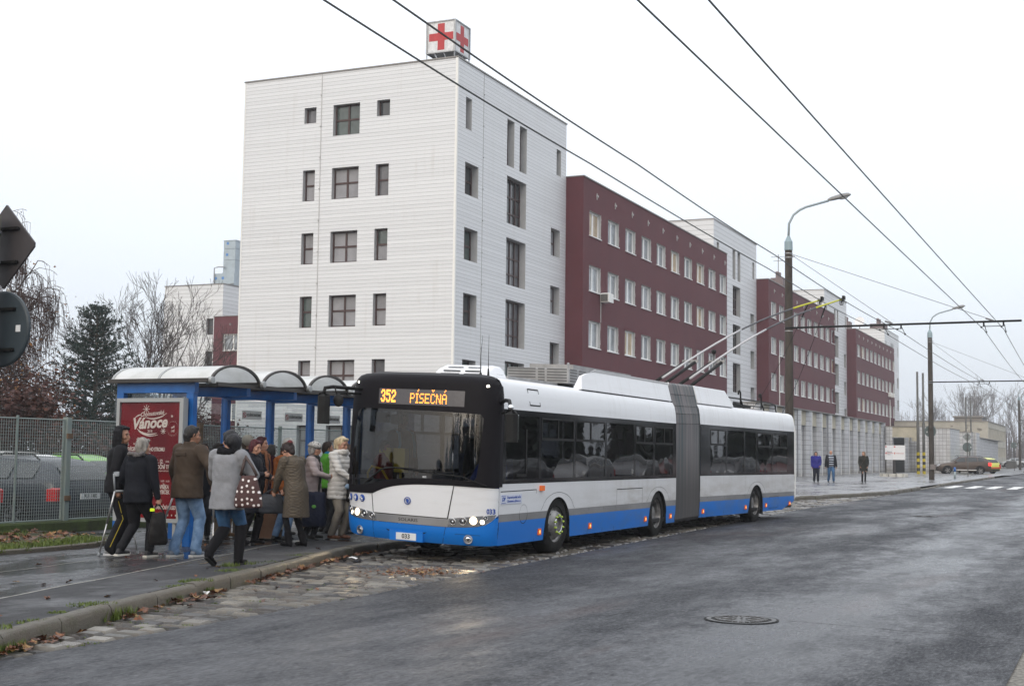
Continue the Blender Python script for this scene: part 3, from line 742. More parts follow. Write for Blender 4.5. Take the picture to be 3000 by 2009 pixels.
# ------------------------------------------------------------------ wing behind the trees, seen left of the tower
T = thing('rear_wing', BM @ Matrix.Translation((112.8,83.3,0)), 'lower white hospital wing behind the bare trees left of the tower', 'building')
Pg = lambda a,z,d: (d, a-83.3, z); ops = [(84.42,85.28,z,z+1.7) for z in (13.56,10.14,6.72)]
mb = MB(); wall(mb, Pg, 83.3, 90.8, .2, 18.8, ops, .3); mb.quad((0,0,.2),(15,0,.2),(15,0,18.8),(0,0,18.8)); mb.quad((0,7.5,.2),(15,7.5,.2),(15,7.5,18.8),(0,7.5,18.8)); mb.build('wall', m_siding2, T)
for o in ops: window(T, Pg, o, .3, (), (.5,), m_brown, m_glass[0])
mb = MB(); mb.box(-.05,15,-.05,7.55,18.8,18.88); mb.build('roof', m_flash, T)
T = thing('rear_ward_block', BM @ Matrix.Translation((107.8,66,0)), 'low maroon block with a white framed window peeping out left of the tower', 'building')
Pg = lambda a,z,d: (d, a-66, z); ops = [(77.7,79.45,z,z+1.65) for z in (11.41,7.99,4.57)]
mb = MB(); wall(mb, Pg, 66, 80.6, .2, 14.8, ops, .3); mb.quad((0,0,.2),(5,0,.2),(5,0,14.8),(0,0,14.8)); mb.quad((0,14.6,.2),(5,14.6,.2),(5,14.6,14.8),(0,14.6,14.8)); mb.build('wall', m_red, T)
for o in ops: window(T, Pg, o, .2, (.35,), (), m_wframe, m_glassr[1], .09, True)
mb = MB(); mb.box(-.05,5,-.05,14.65,14.8,14.86); mb.tube([(-.02,2.0+10.6,14.0),(-.12,12.6,14.0)], .1, 8); mb.build('roof', m_flash, T)
m_duct = mat('duct_blue_grey', (.34,.40,.44), .45, metal=.2, var=.1, vscale=2); m_stick = mat('blue_sticker', (.08,.22,.5), .5)
T = thing('ventilation_duct', Matrix.Translation((-29.75,140.5,18.8)) @ Matrix.Rotation(pi/2-YB,4,'Z'), 'tall blue grey ventilation duct on the roof left of the tower', 'duct')
mb = MB()
for z0,z1 in ((1.6,2.9),(2.93,4.1),(4.13,5.0)): mb.box(-.75,.75,-.75,.75,z0,z1)
mb.box(-.8,.8,-.8,.8,1.5,1.6); mb.box(-.8,.8,-.8,.8,4.98,5.03); mb.build('shaft', m_duct, T)
mb = MB(); mb.box(-.9,.9,-.8,1.8,.2,1.5); mb.build('plant_box', m_duct, T)
mb = MB(); mb.tube([(-1.0,1.7,0),(-1.0,1.7,2.1),(-1.0,1.2,2.2),(-1.0,.4,2.15)], .07, 6); mb.tube([(-1.0,1.9,.1),(-1.0,-.8,.35)], .06, 6); mb.build('railing', m_stl, T)
for (y,z) in ((.1,4.7),(.15,3.5),(1.4,1.0),(.5,1.0)): mb = MB(); mb.box(-.77 if z > 1.6 else -.92,-.74,y,y+.28,z-.14,z+.14); mb.build('sticker', m_stick, T)

# ------------------------------------------------------------------ cream two storey building at the end of the street
m_cream = mat('cream_render', (.42,.40,.34), .85, var=.15, vscale=.6, col2=(.47,.45,.39)); m_stain = mat('damp_stain', (.28,.26,.22), .9, var=.3, vscale=1.5)
CM = Matrix.Rotation(PHI,4,'Z')
T = thing('cream_building', CM @ Matrix.Translation((201,17.26,0)), 'cream two storey building with window bands at the street end', 'building')
L = 31.6; P = lambda a,z,d: (a, d, z); ops = [(1.0+1.9*i,1.0+1.9*i+1.45,z0,z1) for i in range(16) for z0,z1 in ((4.6,6.25),(2.1,3.6))]
mb = MB(); wall(mb, P, 0, L, .4, 7.1, ops, .2); mb.quad((0,0,.4),(0,13,.4),(0,13,7.1),(0,0,7.1)); mb.quad((L,0,.4),(L,13,.4),(L,13,7.1),(L,0,7.1)); mb.build('wall', m_cream, T)
for o in ops: window(T, P, o, .18, (.5,), (), m_wframe, m_glassr[0], .08, rev=m_cream)
mb = MB(); mb.box(-.1,L,-.1,13,7.1,7.2); mb.box(2,10,1.0,4.8,7.2,7.75); mb.box(1.7,10.2,.7,5.0,7.75,7.95); mb.build('roof', m_flash, T)
mb = MB(); rnd = random.Random(6)
for i in range(9):
    y, z, q = rnd.uniform(1,6), rnd.uniform(5.6,6.6), rnd.uniform(.1,.35)
    mb.add([(-.01,y+q*cos(k)*rnd.uniform(.7,1.3),z+q*.6*sin(k)) for k in (0,1,2,3,4,5)], [(0,1,2,3,4,5)])
mb.build('damp_stain', m_stain, T)
mb = MB(); mb.tube([(3,2,7.9),(3,2,12.3)], .05, 5); mb.tube([(3,.9,12.1),(3,3.1,12.1)], .03, 4); mb.tube([(3,1.3,11.2),(3,2.7,11.2)], .03, 4); mb.tube([(3,1.5,10),(3,2.5,10)], .03, 4); mb.build('aerial', m_flash, T)

# ------------------------------------------------------------------ tiled boundary wall with fins
def tile_mat(name, base, joint, p=.33):
    m, t, b = newmat(name); c = objco(t); x = nd(t, 'ShaderNodeSeparateXYZ'); lnk(t, c, x.inputs[0])
    u = M_(t,'FRACT', M_(t,'DIVIDE', M_(t,'ADD', x.outputs[0], x.outputs[1]), p)); v = M_(t,'FRACT', M_(t,'DIVIDE', x.outputs[2], p))
    l = M_(t,'MAXIMUM', M_(t,'GREATER_THAN', u, .90), M_(t,'GREATER_THAN', v, .90))
    w = nd(t,'ShaderNodeTexWhiteNoise'); w.noise_dimensions = '2D'; cx = nd(t,'ShaderNodeCombineXYZ')
    lnk(t, M_(t,'FLOOR', M_(t,'DIVIDE', M_(t,'ADD', x.outputs[0], x.outputs[1]), p)), cx.inputs[0]); lnk(t, M_(t,'FLOOR', M_(t,'DIVIDE', x.outputs[2], p)), cx.inputs[1]); lnk(t, cx.outputs[0], w.inputs['Vector'])
    k = mixc(t, w.outputs[0], tuple(q*.88 for q in base), tuple(q*1.08 for q in base)); d = noise_(t, objco(t,(1,1,.25)), 1.1, 5, .6, .5, .75)
    k = mixc(t, M_(t,'MULTIPLY',d,.4), k, (.26,.25,.22)); 
    lo = nd(t,'ShaderNodeMapRange'); lnk(t, M_(t,'ADD', x.outputs[2], M_(t,'MULTIPLY', noise_(t,c,1.4,4),.5)), lo.inputs[0]); lo.inputs[1].default_value = .9; lo.inputs[2].default_value = .3; lo.inputs[3].default_value = 0; lo.inputs[4].default_value = .5
    k = mixc(t, lo.outputs[0], k, (.22,.19,.13)); k = mixc(t, M_(t,'MULTIPLY',l,.75), k, joint)
    lnk(t, k, b.inputs['Base Color']); b.inputs['Roughness'].default_value = .35
    return m
m_tile = tile_mat('grey_wall_tiles', (.47,.48,.50), (.09,.09,.10)); m_lintel = mat('cream_lintel_panel', (.42,.39,.31), .85, var=.15, vscale=1.2)
def finwall(s0, n, w0, top, label, zf=None, depth=1.0, mirror=1):
    T = thing('boundary_wall', SM @ Matrix.Translation((s0,w0,zg(s0))), label, 'wall', 'tiled boundary walls with fins')
    p = 3.53; h = top-zg(s0)
    mb = MB(); mb.box(0,n*p,depth-.12,depth,-.2,h-.1)
    for i in range(n+1):
        x = i*p
        mb.prism([(x-1.05,depth-.121),(x-.98,.22),(x-.75,.05),(x-.5,0),(x-.1,0),(x-.1,depth-.121)], -.2, h, 'XY')
    mb.build('tiled_fin', m_tile, T)
    mb = MB()
    for i in range(n+1): mb.box(i*p-.098,i*p,-.02,.10,-.2,h)
    mb.build('fin_edge', m_sill, T)
    mb = MB()
    for i in range(n): mb.box(i*p+.001,(i+1)*p-1.06,.22,.36,h-1.0,h-.02)
    mb.build('lintel_panel', m_lintel, T)
    mb = MB(); mb.box(-1.1,n*p+.1,-.06,depth+.05,h,h+.06); mb.build('coping', m_flash, T)
    return T
finwall(90.2-3.53*3, 13, 19.7, 4.86, 'tiled boundary wall with fins behind the three pedestrians')
T = thing('gateway', SM @ Matrix.Translation((125.0,16.6,zg(125))), 'tiled gateway with a blank cream lintel right of the fin wall', 'gateway')
mb = MB(); mb.box(0,1.2,-1.2,.05,-.2,4.25); mb.box(0,.8,2.4,3.0,-.2,4.25); mb.box(.3,8,-2.6,-1.2,-.2,4.1); mb.build('tiled_pier', m_tile, T)
mb = MB(); mb.box(.05,.4,.05,2.4,3.3,4.25); mb.build('lintel', m_lintel, T)
mb = MB(); mb.box(-.05,1.3,-1.25,3.05,4.25,4.32); mb.box(.25,8.05,-2.65,-1.25,4.1,4.16); mb.build('coping', m_flash, T)
mb = MB(); mb.box(3,3.2,1.8,3.4,-.2,3.3); mb.build('recess_shade_slab', mat('recess_shade_tone', (.03,.035,.04), .8), T)  # near-black slab standing in for the shade of a recess
finwall(131, 8, 19.4, 4.4, 'far tiled fin wall seen through the gateway', depth=.9)
T = thing('clinic_porch', SM @ Matrix.Translation((137.4,14.5,zg(137))), 'tiled porch pier and cream panel carrying the clinic sign', 'porch')
mb = MB(); mb.box(0,1.6,-1.1,.2,-.2,4.0); mb.box(1.6,5,-1.45,-1.1,-.2,4.0)
mb.box(3.2,3.5,.2,7,-.2,4.0); mb.build('tiled_pier', m_tile, T)
mb = MB(); mb.box(.1,.4,.2,4.5,3.1,4.0); mb.build('lintel', m_lintel, T)
mb = MB(); mb.box(-.05,1.65,-1.15,.25,4.0,4.07); mb.box(.05,.5,.25,4.5,4.0,4.06); mb.build('coping', m_flash, T)
T2 = thing('clinic_sign', SM @ Matrix.Translation((137.2,15.6,zg(137)+3.15)), 'white sign with red lettering above the clinic porch', 'sign')
m_sgw = mat('sign_white', (.66,.67,.68), .4); m_sgr = mat('sign_red', (.5,.04,.04), .5); m_sgb = mat('sign_blue', (.05,.09,.24), .5)
mb = MB(); mb.box(0,.06,-.7,1.6,0,.82); mb.build('board', m_sgw, T2)
mb = MB(); mb.box(-.012,0,-.7,1.6,.60,.82); mb.build('header', m_sgb, T2)
for tx, z in (('TRANSPORTNÍ',.42),('AMBULANCE',.16)):
    mb = MB(); add_mesh(mb, text_mesh(tx,.26,.004,sx=.85,bold=.004), Matrix.Translation((-.01,.45,z)) @ Matrix(((0,0,-1,0),(-1,0,0,0),(0,1,0,0),(0,0,0,1)))); mb.build('lettering', m_sgr, T2)
T = thing('tiled_wall', SM @ Matrix.Translation((140.5,13.5,zg(140))), 'plain tiled wall receding behind the parked cars', 'wall')
mb = MB(); 
mb.add([(0,0,-.2),(37,.6,-.2),(37,.6,3.6),(0,0,3.6),(0,.35,-.2),(37,.95,-.2),(37,.95,3.6),(0,.35,3.6)], [(0,1,2,3),(4,5,6,7),(0,3,7,4),(1,2,6,5),(3,2,6,7)]); mb.build('tiled_face', m_tile, T)
mb = MB(); mb.box(-.05,37.1,-.05,1.0,3.6,3.67); mb.build('coping', m_flash, T)

# board with crosses and arrows in front of the gate
T = thing('direction_board', Matrix.Translation((27.33,95,.36)) @ Matrix.Rotation(radians(0),4,'Z'), 'white folded hospital direction board with red crosses and arrows', 'sign')
mb = MB(); mb.prism([(-.72,-.05),(-.12,.10),(.72,-.06),(.72,-.10),(-.12,.06),(-.72,-.09)], 1.2, 2.23, 'XY'); mb.build('board', m_sgw, T)
mb = MB(); mb.box(-.08,.10,.12,.24,-.1,1.3); mb.box(-.66,-.62,.0,.04,-.1,2.4); mb.build('post', mat('dark_post', (.03,.028,.028), .5), T)
Ml = lambda x,z: Matrix.Translation((x,-.012 if x < -.12 else -.02,z)) @ Matrix.Rotation(radians(13.5 if x < -.12 else -10.5),4,'Z') @ Matrix.Rotation(pi/2,4,'X')
def onb(mb, x, z): 
    y = (-.09+(x+.72)*.25) if x < -.12 else (.06-(x+.12)*.19)
    return Matrix.Translation((x,y-.006,z)) @ Matrix.Rotation(math.atan(.25) if x < -.12 else math.atan(-.19),4,'Z') @ Matrix.Rotation(pi/2,4,'X')
for x in (-.65,.0):
    mb = MB(); mb.M = onb(mb,x,2.12)
    for r_ in ((-.06,.06,-.022,.022),(-.022,.022,-.06,.06)): mb.box(r_[0],r_[1],r_[2],r_[3],0,.006+.002*(r_[0] > -.05))
    mb.M = onb(mb,x-.01,1.66); mb.prism([(-.045,0),(.04,.1),(.04,-.1)],0,.006,'XY')
    mb.build('red_mark', m_sgr, T)
for tx, x, z, k in (('Ředitelství',-.38,1.76,.09),('Odborné ordinace',-.38,1.67,.08),('Lékárna',-.42,1.57,.08),('Nemocnice',.36,1.66,.11)):
    mb = MB(); add_mesh(mb, text_mesh(tx,k,.003), onb(mb,x,z)); mb.build('lettering', m_sgr if 'N' == tx[0] or 'O' == tx[0] else mat('sign_black',(.03,.03,.03),.5), T)
mb = MB()
for i in range(12):
    a0 = 2*pi*i/12; a1 = 2*pi*(i+.8)/12
    mb.prism([(.0+1.0*cos(a0),.3+.8*sin(a0)),(1.0*cos(a1),.3+.8*sin(a1)),(.85*cos(a1),.3+.65*sin(a1)),(.85*cos(a0),.3+.65*sin(a0))], -.1,.22,'XY')
mb.build('planter_ring', mat('whitewashed_stone', (.5,.49,.45), .8, var=.3, vscale=5), T)
# ================================================================== THE ARTICULATED TROLLEYBUS (x runs back along it, y to the kerb side)
BUS = thing('articulated_bus', Matrix.Translation((-.32,19.561,0)) @ Matrix.Rotation(pi/2-radians(24.574),4,'Z'),
            'white and blue articulated trolleybus standing at the stop with lit headlights', 'bus')
ROLL = .040
class BB(MB):                                                    # the body leans a little on the cambered road
    rear = False
    def add(self, vs, fs):
        b = len(self.v); M = self.M
        for p in vs:
            q = M @ V(p)
            if self.rear:
                a = radians(-3.6); x, y = q.x-9.8, q.y-1.275
                q = V((9.8+x*cos(a)-y*sin(a), 1.275+x*sin(a)+y*cos(a), q.z+.03))
            self.v.append((q.x, q.y, q.z+ROLL*q.y))
        for f in fs: self.f.append(tuple(b+i for i in f)); self.m.append(self.mi)
        return self
def bb(rear=False): m = BB(); m.rear = rear; return m
WS = [(.26,1.235),(.5,1.262),(.9,1.275),(2.29,1.275),(2.5,1.262),(2.64,1.235),(2.72,1.19),(2.76,1.10),(2.79,.8),(2.8,.3),(2.801,0)]
def interp(x, P):
    if x <= P[0][0]: return P[0][1]
    for (a, b), (c, d) in zip(P, P[1:]):
        if x <= c: return b+(d-b)*(x-a)/(c-a)
    return P[-1][1]
def hw(z): return interp(z, WS)
def Fs(y, z):
    q = min(.9999, abs(y-1.275)/max(.01,hw(z))); s = .38*(1-(1-q**2.6)**(1/2.2))
    if z > 1.15: s += .11*((z-1.15)/1.5)**1.4
    if z > 2.62: s += .22*(1-sqrt(max(0,1-min(1,(z-2.62)/.175)**2)))
    if z < .45: s += .05*((.45-z)/.2)**2
    return s
from mathutils.geometry import tessellate_polygon
def patch(name, loops, off, m, parent=BUS, dz=.1, keep=False):
    """a piece of the front skin given by its outline in (y, z), laid on the curved front"""
    pts = [V((y,z,0)) for l in loops for y,z in l]
    tris = tessellate_polygon([[V((y,z,0)) for y,z in l] for l in loops])
    bm = bmesh.new(); vs = [bm.verts.new(p) for p in pts]
    for t_ in tris:
        try: bm.faces.new([vs[i] for i in t_])
        except ValueError: pass
    ys = [p.x for p in pts]; zs = [p.y for p in pts]
    def cut(co, no):
        bmesh.ops.bisect_plane(bm, geom=bm.verts[:]+bm.edges[:]+bm.faces[:], plane_co=co, plane_no=no, dist=1e-5)
    for k in range(-23, 24):
        y = 1.275+1.27*sin(pi/2*k/23.5)
        if min(ys) < y < max(ys): cut((y,0,0),(1,0,0))
    z = .3
    while z < 2.9:
        if min(zs) < z < max(zs): cut((0,z,0),(0,1,0))
        z += dz if z < 2.5 else .025
    for v in bm.verts:
        y, z = v.co.x, v.co.y; q = BB()
        q.add([(Fs(y,z)-off, 1.275+(y-1.275)*(1+off/1.3), z)], []); v.co = V(q.v[0])
    me = bpy.data.meshes.new(name); bm.to_mesh(me); bm.free(); me.materials.append(m)
    me.polygons.foreach_set('use_smooth', [True]*len(me.polygons)); fix_normals(me)
    # outward is towards -x
    if sum(p.normal.x*p.area for p in me.polygons) > 0: me.flip_normals()
    return link(name, me, parent)
def smooth_curve(P, n=6):
    out = []
    for i in range(len(P)-1):
        p0 = P[max(i-1,0)]; p1 = P[i]; p2 = P[i+1]; p3 = P[min(i+2,len(P)-1)]
        for k in range(n):
            t_ = k/n
            out.append(tuple(.5*((2*p1[j])+(-p0[j]+p2[j])*t_+(2*p0[j]-5*p1[j]+4*p2[j]-p3[j])*t_*t_+(-p0[j]+3*p1[j]-3*p2[j]+p3[j])*t_**3) for j in (0,1)))
    return out+[P[-1]]
m_bwhite, t, b = newmat('bus_white_paint')
c = objco(t); x = nd(t,'ShaderNodeSeparateXYZ'); lnk(t,c,x.inputs[0]); dn = noise_(t, objco(t,(.6,1,2.5)), 2.2, 6, .6, .42, .72); g = nd(t,'ShaderNodeMapRange'); lnk(t,x.outputs[2],g.inputs[0]); g.inputs[1].default_value = 1.3; g.inputs[2].default_value = .55; back = nd(t,'ShaderNodeMapRange'); lnk(t,x.outputs[0],back.inputs[0]); back.inputs[1].default_value = 1.5; back.inputs[2].default_value = 6
k = mixc(t, M_(t,'MULTIPLY', M_(t,'MULTIPLY_ADD',dn,.75,.30), M_(t,'MULTIPLY',g.outputs[0],back.outputs[0])), (.70,.71,.73), (.30,.27,.23))
k = mixc(t, M_(t,'MULTIPLY', noise_(t, objco(t,(.3,1,6)), 1.5, 5, .6, .5, .8), .22), k, (.38,.36,.33))
k = mixc(t, M_(t,'MULTIPLY', M_(t,'MULTIPLY', noise_(t, objco(t,(5,1,.35)), 1.6, 6, .65, .52, .75), back.outputs[0]), .28), k, (.33,.30,.26))
lnk(t,k,b.inputs['Base Color']); b.inputs['Roughness'].default_value = .28; b.inputs['Coat Weight'].default_value = .4; b.inputs['Coat Roughness'].default_value = .08
m_bblue, t, b = newmat('bus_blue_paint')
c = objco(t); dn = noise_(t, objco(t,(.8,1,2)), 2.6, 6, .6, .42, .72)
x = nd(t,'ShaderNodeSeparateXYZ'); lnk(t,c,x.inputs[0]); back = nd(t,'ShaderNodeMapRange'); lnk(t,x.outputs[0],back.inputs[0]); back.inputs[1].default_value = 1.5; back.inputs[2].default_value = 6; back.inputs[3].default_value = .05; back.inputs[4].default_value = .42
k = mixc(t, M_(t,'MULTIPLY',dn,back.outputs[0]), (.003,.155,.56), (.09,.15,.24)); lnk(t,k,b.inputs['Base Color']); b.inputs['Roughness'].default_value = .38; b.inputs['Coat Weight'].default_value = .08; b.inputs['Specular IOR Level'].default_value = .3
m_bgrey = mat('bus_grey_band', (.20,.20,.205), .4, var=.25, vscale=2, stretch=(.5,1,1))
m_black = mat('glossy_black', (.010,.010,.012), .10, spec=.45)
m_mask = mat('mask_black_plastic', (.008,.007,.009), .5, spec=.08)
m_rub = mat('black_rubber', (.010,.010,.010), .6, spec=.2, var=.3, vscale=9)
m_gap = mat('panel_gap_black', (.01,.01,.01), .8)
m_silver = mat('silver_trim', (.36,.36,.37), .3, metal=.7)
m_under = mat('underbody_black', (.008,.008,.008), .9)
def glass(name, tint, base=(.01,.011,.013), refl=1.0):
    m, t, b = newmat(name); t.nodes.remove(b); o = t.nodes['Material Output']
    tr = nd(t,'ShaderNodeBsdfTransparent'); tr.inputs[0].default_value = (*tint,1)
    gl = nd(t,'ShaderNodeBsdfGlossy'); gl.inputs['Roughness'].default_value = .015; gl.inputs[0].default_value = (refl,refl,refl,1)
    fr = nd(t,'ShaderNodeFresnel'); ge = nd(t,'ShaderNodeNewGeometry'); lnk(t, M_(t,'MULTIPLY_ADD', ge.outputs['Backfacing'], 1/1.52-1.52, 1.52), fr.inputs[0])   # same pane seen from either face
    n = nd(t,'ShaderNodeTexNoise'); n.inputs['Scale'].default_value = .9; n.inputs['Detail'].default_value = 1; lnk(t,objco(t),n.inputs['Vector'])
    bp = nd(t,'ShaderNodeBump'); bp.inputs['Strength'].default_value = .12; bp.inputs['Distance'].default_value = .08; lnk(t,n.outputs[0],bp.inputs['Height'])
    lnk(t,bp.outputs[0],gl.inputs['Normal']); lnk(t,bp.outputs[0],fr.inputs['Normal'])
    mx = nd(t,'ShaderNodeMixShader'); lnk(t,fr.outputs[0],mx.inputs[0]); lnk(t,tr.outputs[0],mx.inputs[1]); lnk(t,gl.outputs[0],mx.inputs[2]); lnk(t,mx.outputs[0],o.inputs[0])
    return m
m_scr = glass('windscreen_glass', (.30,.315,.335)); m_side = glass('tinted_side_glass', (.17,.185,.21))
m_shel = glass('shelter_glass', (.80,.83,.84))
# ---- front skin
OUT = lambda z0, z1, n=24: [(1.275+hw(z0+(z1-z0)*i/n), z0+(z1-z0)*i/n) for i in range(n+1)]
OUTR = lambda z0, z1, n=24: [(1.275-hw(z0+(z1-z0)*i/n), z0+(z1-z0)*i/n) for i in range(n+1)]
lowL = smooth_curve([(1.965,.915),(1.757,1.00),(1.524,1.058),(1.166,1.096),(.588,1.112)])+[(.228,1.108)]
curve = [(2.55,.906),(2.25,.909)]+lowL+[(0.0,1.098)]
ZT = 2.75
mask_out = [(2.55,.906)]+OUT(.92,ZT)[0:]+[(1.275+hw(ZT)-2*hw(ZT)*k/20, ZT) for k in range(1,20)]+OUTR(1.11,ZT)[::-1]+curve[::-1][1:-1]
scr = smooth_curve([(2.40,1.02),(2.05,1.05),(1.75,1.12),(1.5,1.165),(1.166,1.19),(.7,1.20),(.30,1.19)])+[(.26,1.25),(.22,1.6),(.19,2.12),(.24,2.185)]+[(.7,2.20),(1.1,2.205),(1.8,2.21),(2.2,2.215),(2.33,2.17),(2.38,1.9),(2.41,1.4)]
patch('front_mask', [mask_out, scr], .012, m_mask)
patch('windscreen', [scr], .008, m_scr)
mb = bb(); rows = []
for k in range(7):                                               # black cap between the mask and the roof
    f = k/6; row = []
    for i in range(25):
        q = -1+2*i/24; qq = q*.995
        y0 = 1.275+qq*hw(ZT); s0 = Fs(y0,ZT)-.012; th = abs(q)
        yc = q*1.19; z1 = 2.80 if abs(yc) < .8 else 2.80-.08*((abs(yc)-.8)/.39)**2
        s1 = .62; e = sin(f*pi/2)
        row.append((s0+(s1-s0)*f, y0+(1.275+yc-y0)*f, ZT+(z1-ZT)*e))
    rows.append(row)
mb.grid(rows); mb.build('mask_cap', m_mask, BUS, True)
mb = bb()                                                       # mask returning round the upper corners
for sg in (0,1):
    yy = lambda v: (1.275-v) if sg == 0 else (1.275+v)
    rows = []
    for i in range(13):
        z = 1.12+(ZT-1.12)*i/12; y0 = hw(z); s0 = Fs(1.275-y0*.9999, z)-.012
        e = .47+.02*(z-1.1) if z < 2.35 else .50+.05*(z-2.35)/.4
        rows.append([(s0, yy(y0+.012), z), (max(s0+.02,e), yy(y0+.010), z), (max(s0+.02,e)+.001, yy(y0-.02), z)])
    mb.grid(rows); mb.build('mask_corner', m_mask, BUS, True, auto=40); mb = bb()
# white lower front with hood, silver strip, lamps and bumper
low_out = OUT(.55,.915,10)+[(2.25,.909)]+lowL+[(0.002,1.098)]+OUTR(.55,1.09,10)[::-1]
patch('front_panel', [low_out], .000, m_bwhite)
patch('panel_gap', [[(1.985,.905),(1.952,.618),(.668,.612),(.578,1.114),(.59,1.114),(.682,.628),(1.940,.634),(1.973,.91)]], .0035, m_gap)
patch('bonnet', [[(1.966,.912)]+lowL[1:-1]+[(.594,1.10),(.684,.632),(1.938,.636)]], .006, m_bwhite)
patch('silver_strip', [[(1.945,.622),(1.945,.508),(.672,.500),(.662,.618)]], .004, m_silver)
LL = [(.655,.625),(.407,.660),(.10,.700),(.014,.712),(.03,.66),(.061,.618),(.137,.560),(.25,.530),(.405,.514),(.673,.503)]
m_lamph = mat('lamp_housing', (.30,.31,.33), .25, metal=.6); m_chrome = mat('chrome', (.75,.76,.78), .08, metal=1.0)
m_lens = glass('clear_lens', (.93,.93,.93)); m_lit = mat('lit_headlamp', (1,.9,.7), .3, emit=(1.0,.74,.42), estr=5); m_lit2 = mat('lit_side_lamp', (1,.95,.85), .3, emit=(1.0,.86,.6), estr=4)
m_bulbd = mat('dark_reflector', (.10,.10,.11), .15, metal=.8)
def disc(name, y, z, r, off, m, parent=BUS, n=18, ring=None, depth=.0):
    mb = bb(); s = Fs(y,z)-off; d = .01
    nx, ny = 1, (Fs(y+d,z)-Fs(y-d,z))/(2*d)                      # tangent slope
    T_ = Matrix.Translation((s,y,z)) @ Matrix.Rotation(-math.atan(ny),4,'Z')
    mb.M = T_
    if ring: mb.lathe([(ring,-.0),(ring,-.008),(r,-.012),(r,.0)], n, 'X', cap=False)
    else: mb.lathe([(.001,-.004-depth*.2),(r*.5,-.004-depth*.12),(r*.9,-.003),(r,.004)], n, 'X')
    return mb.build(name, m, parent, True)
for mir in (0,1):
    my = (lambda y: y) if mir == 0 else (lambda y: 2.55-y)
    poly = [(my(y),z) for y,z in LL]
    H = patch('headlight', [poly], .004, m_lamph, dz=.04)
    lenso = patch('lens', [[(1.275+(y-1.275)*.998,z) for y,z in poly]], .022, m_lens, H, dz=.04)
    for y, z, r, k in ((.587,.585,.042,0),(.435,.602,.052,0),(.285,.615,.058,1),(.165,.600,.034,2),(.125,.662,.030,3)):
        y = my(y)
        disc('reflector', y, z, r, .008, (m_bulbd,m_lit,m_lit2,m_bulbd)[k], H, depth=.03)
        disc('chrome_ring', y, z, r, .010, m_chrome, H, ring=r+.007)
        if k in (0,3): disc('bulb', y, z, r*.42, .016, m_chrome, H, depth=.05)
BT = [(2.55-.0,.70),(2.52,.66),(2.489,.618),(2.413,.558),(2.30,.529),(2.145,.513),(1.94,.503),(1.9,.503),(.68,.497),(.655,.499),(.405,.510),(.25,.526),(.137,.556),(.061,.614),(.03,.656),(.002,.708)]
bump_poly = BT[::-1]+OUT(.30,.69,8)[::-1]+[(2.3,.262),(1.9,.25),(1.0,.245),(.3,.245),(.1,.25)]+OUTR(.26,.70,8)
patch('bumper', [bump_poly], .012, m_bblue, dz=.05)
patch('bumper_gap', [[(1.940,.503),(1.934,.25),(1.928,.25),(1.933,.503)]], .0145, m_gap); patch('bumper_gap', [[(.700,.498),(.72,.40),(.765,.25),(.771,.25),(.727,.40),(.707,.498)]], .0145, m_gap)
patch('bumper_crease_shade', [[(1.70,.405),(1.66,.375),(1.05,.372),(1.0,.402),(1.04,.392),(1.64,.396)]], .0145, m_gap)  # crease shade painted as a black strip
for y, z in ((2.21,.344),(.34+.02,.335)):
    f = disc('fog_lamp', y, z, .050, .018, m_chrome, depth=.02); disc('rim', y, z, .052, .020, m_silver, f, ring=.068); disc('bulb', y, z, .022, .026, m_bulbd, f)
# shade of the creases over the fog lamps, painted as darker blue
patch('bumper_crease_shade', [[(.56,.41),(.50,.415),(.20,.408),(.20,.398),(.49,.402),(.56,.395)]], .0145, mat('bumper_shadow_line',(.008,.09,.30),.4))
mb = bb(); mb.box(-.022,.03,1.06,1.63,.245,.395); mb.build('plate_recess', m_bblue, BUS)
mb = bb(); mb.box(-.032,-.023,1.17,1.51,.262,.366); pl = mb.build('number_plate', mat('plate_white',(.70,.71,.72),.35), BUS)
FM = lambda x,y,z: Matrix.Translation((x,y,z)) @ Matrix(((0,0,-1,0),(-1,0,0,0),(0,1,0,0),(0,0,0,1)))     # lettering facing forward
m_ink = mat('ink_black',(.015,.015,.015),.5); m_inkb = mat('ink_blue',(.02,.07,.33),.4)
mb = bb(); add_mesh(mb, text_mesh('033',.095,.002,bold=.0015), FM(-.034,1.34,.314)); mb.build('lettering', m_ink, pl)
def front_text(name, s, size, y, z, m, off=.014, parent=BUS, sx=1., bold=0.):
    me = text_mesh(s, size, 0, sx=sx, bold=bold); mb = bb()
    vs = []
    for v in me.vertices:
        yy, zz = y-v.co.x, z+v.co.y; vs.append((Fs(yy,zz)-off, yy, zz))
    mb.add(vs, [tuple(p.vertices) for p in me.polygons]); return mb.build(name, m, parent)
front_text('maker_lettering', 'SOLARIS', .066, 1.325, .560, m_ink, .008, sx=1.35)
front_text('fleet_number', '033', .105, .062, .755, m_inkb, .012, sx=.62, bold=.003)
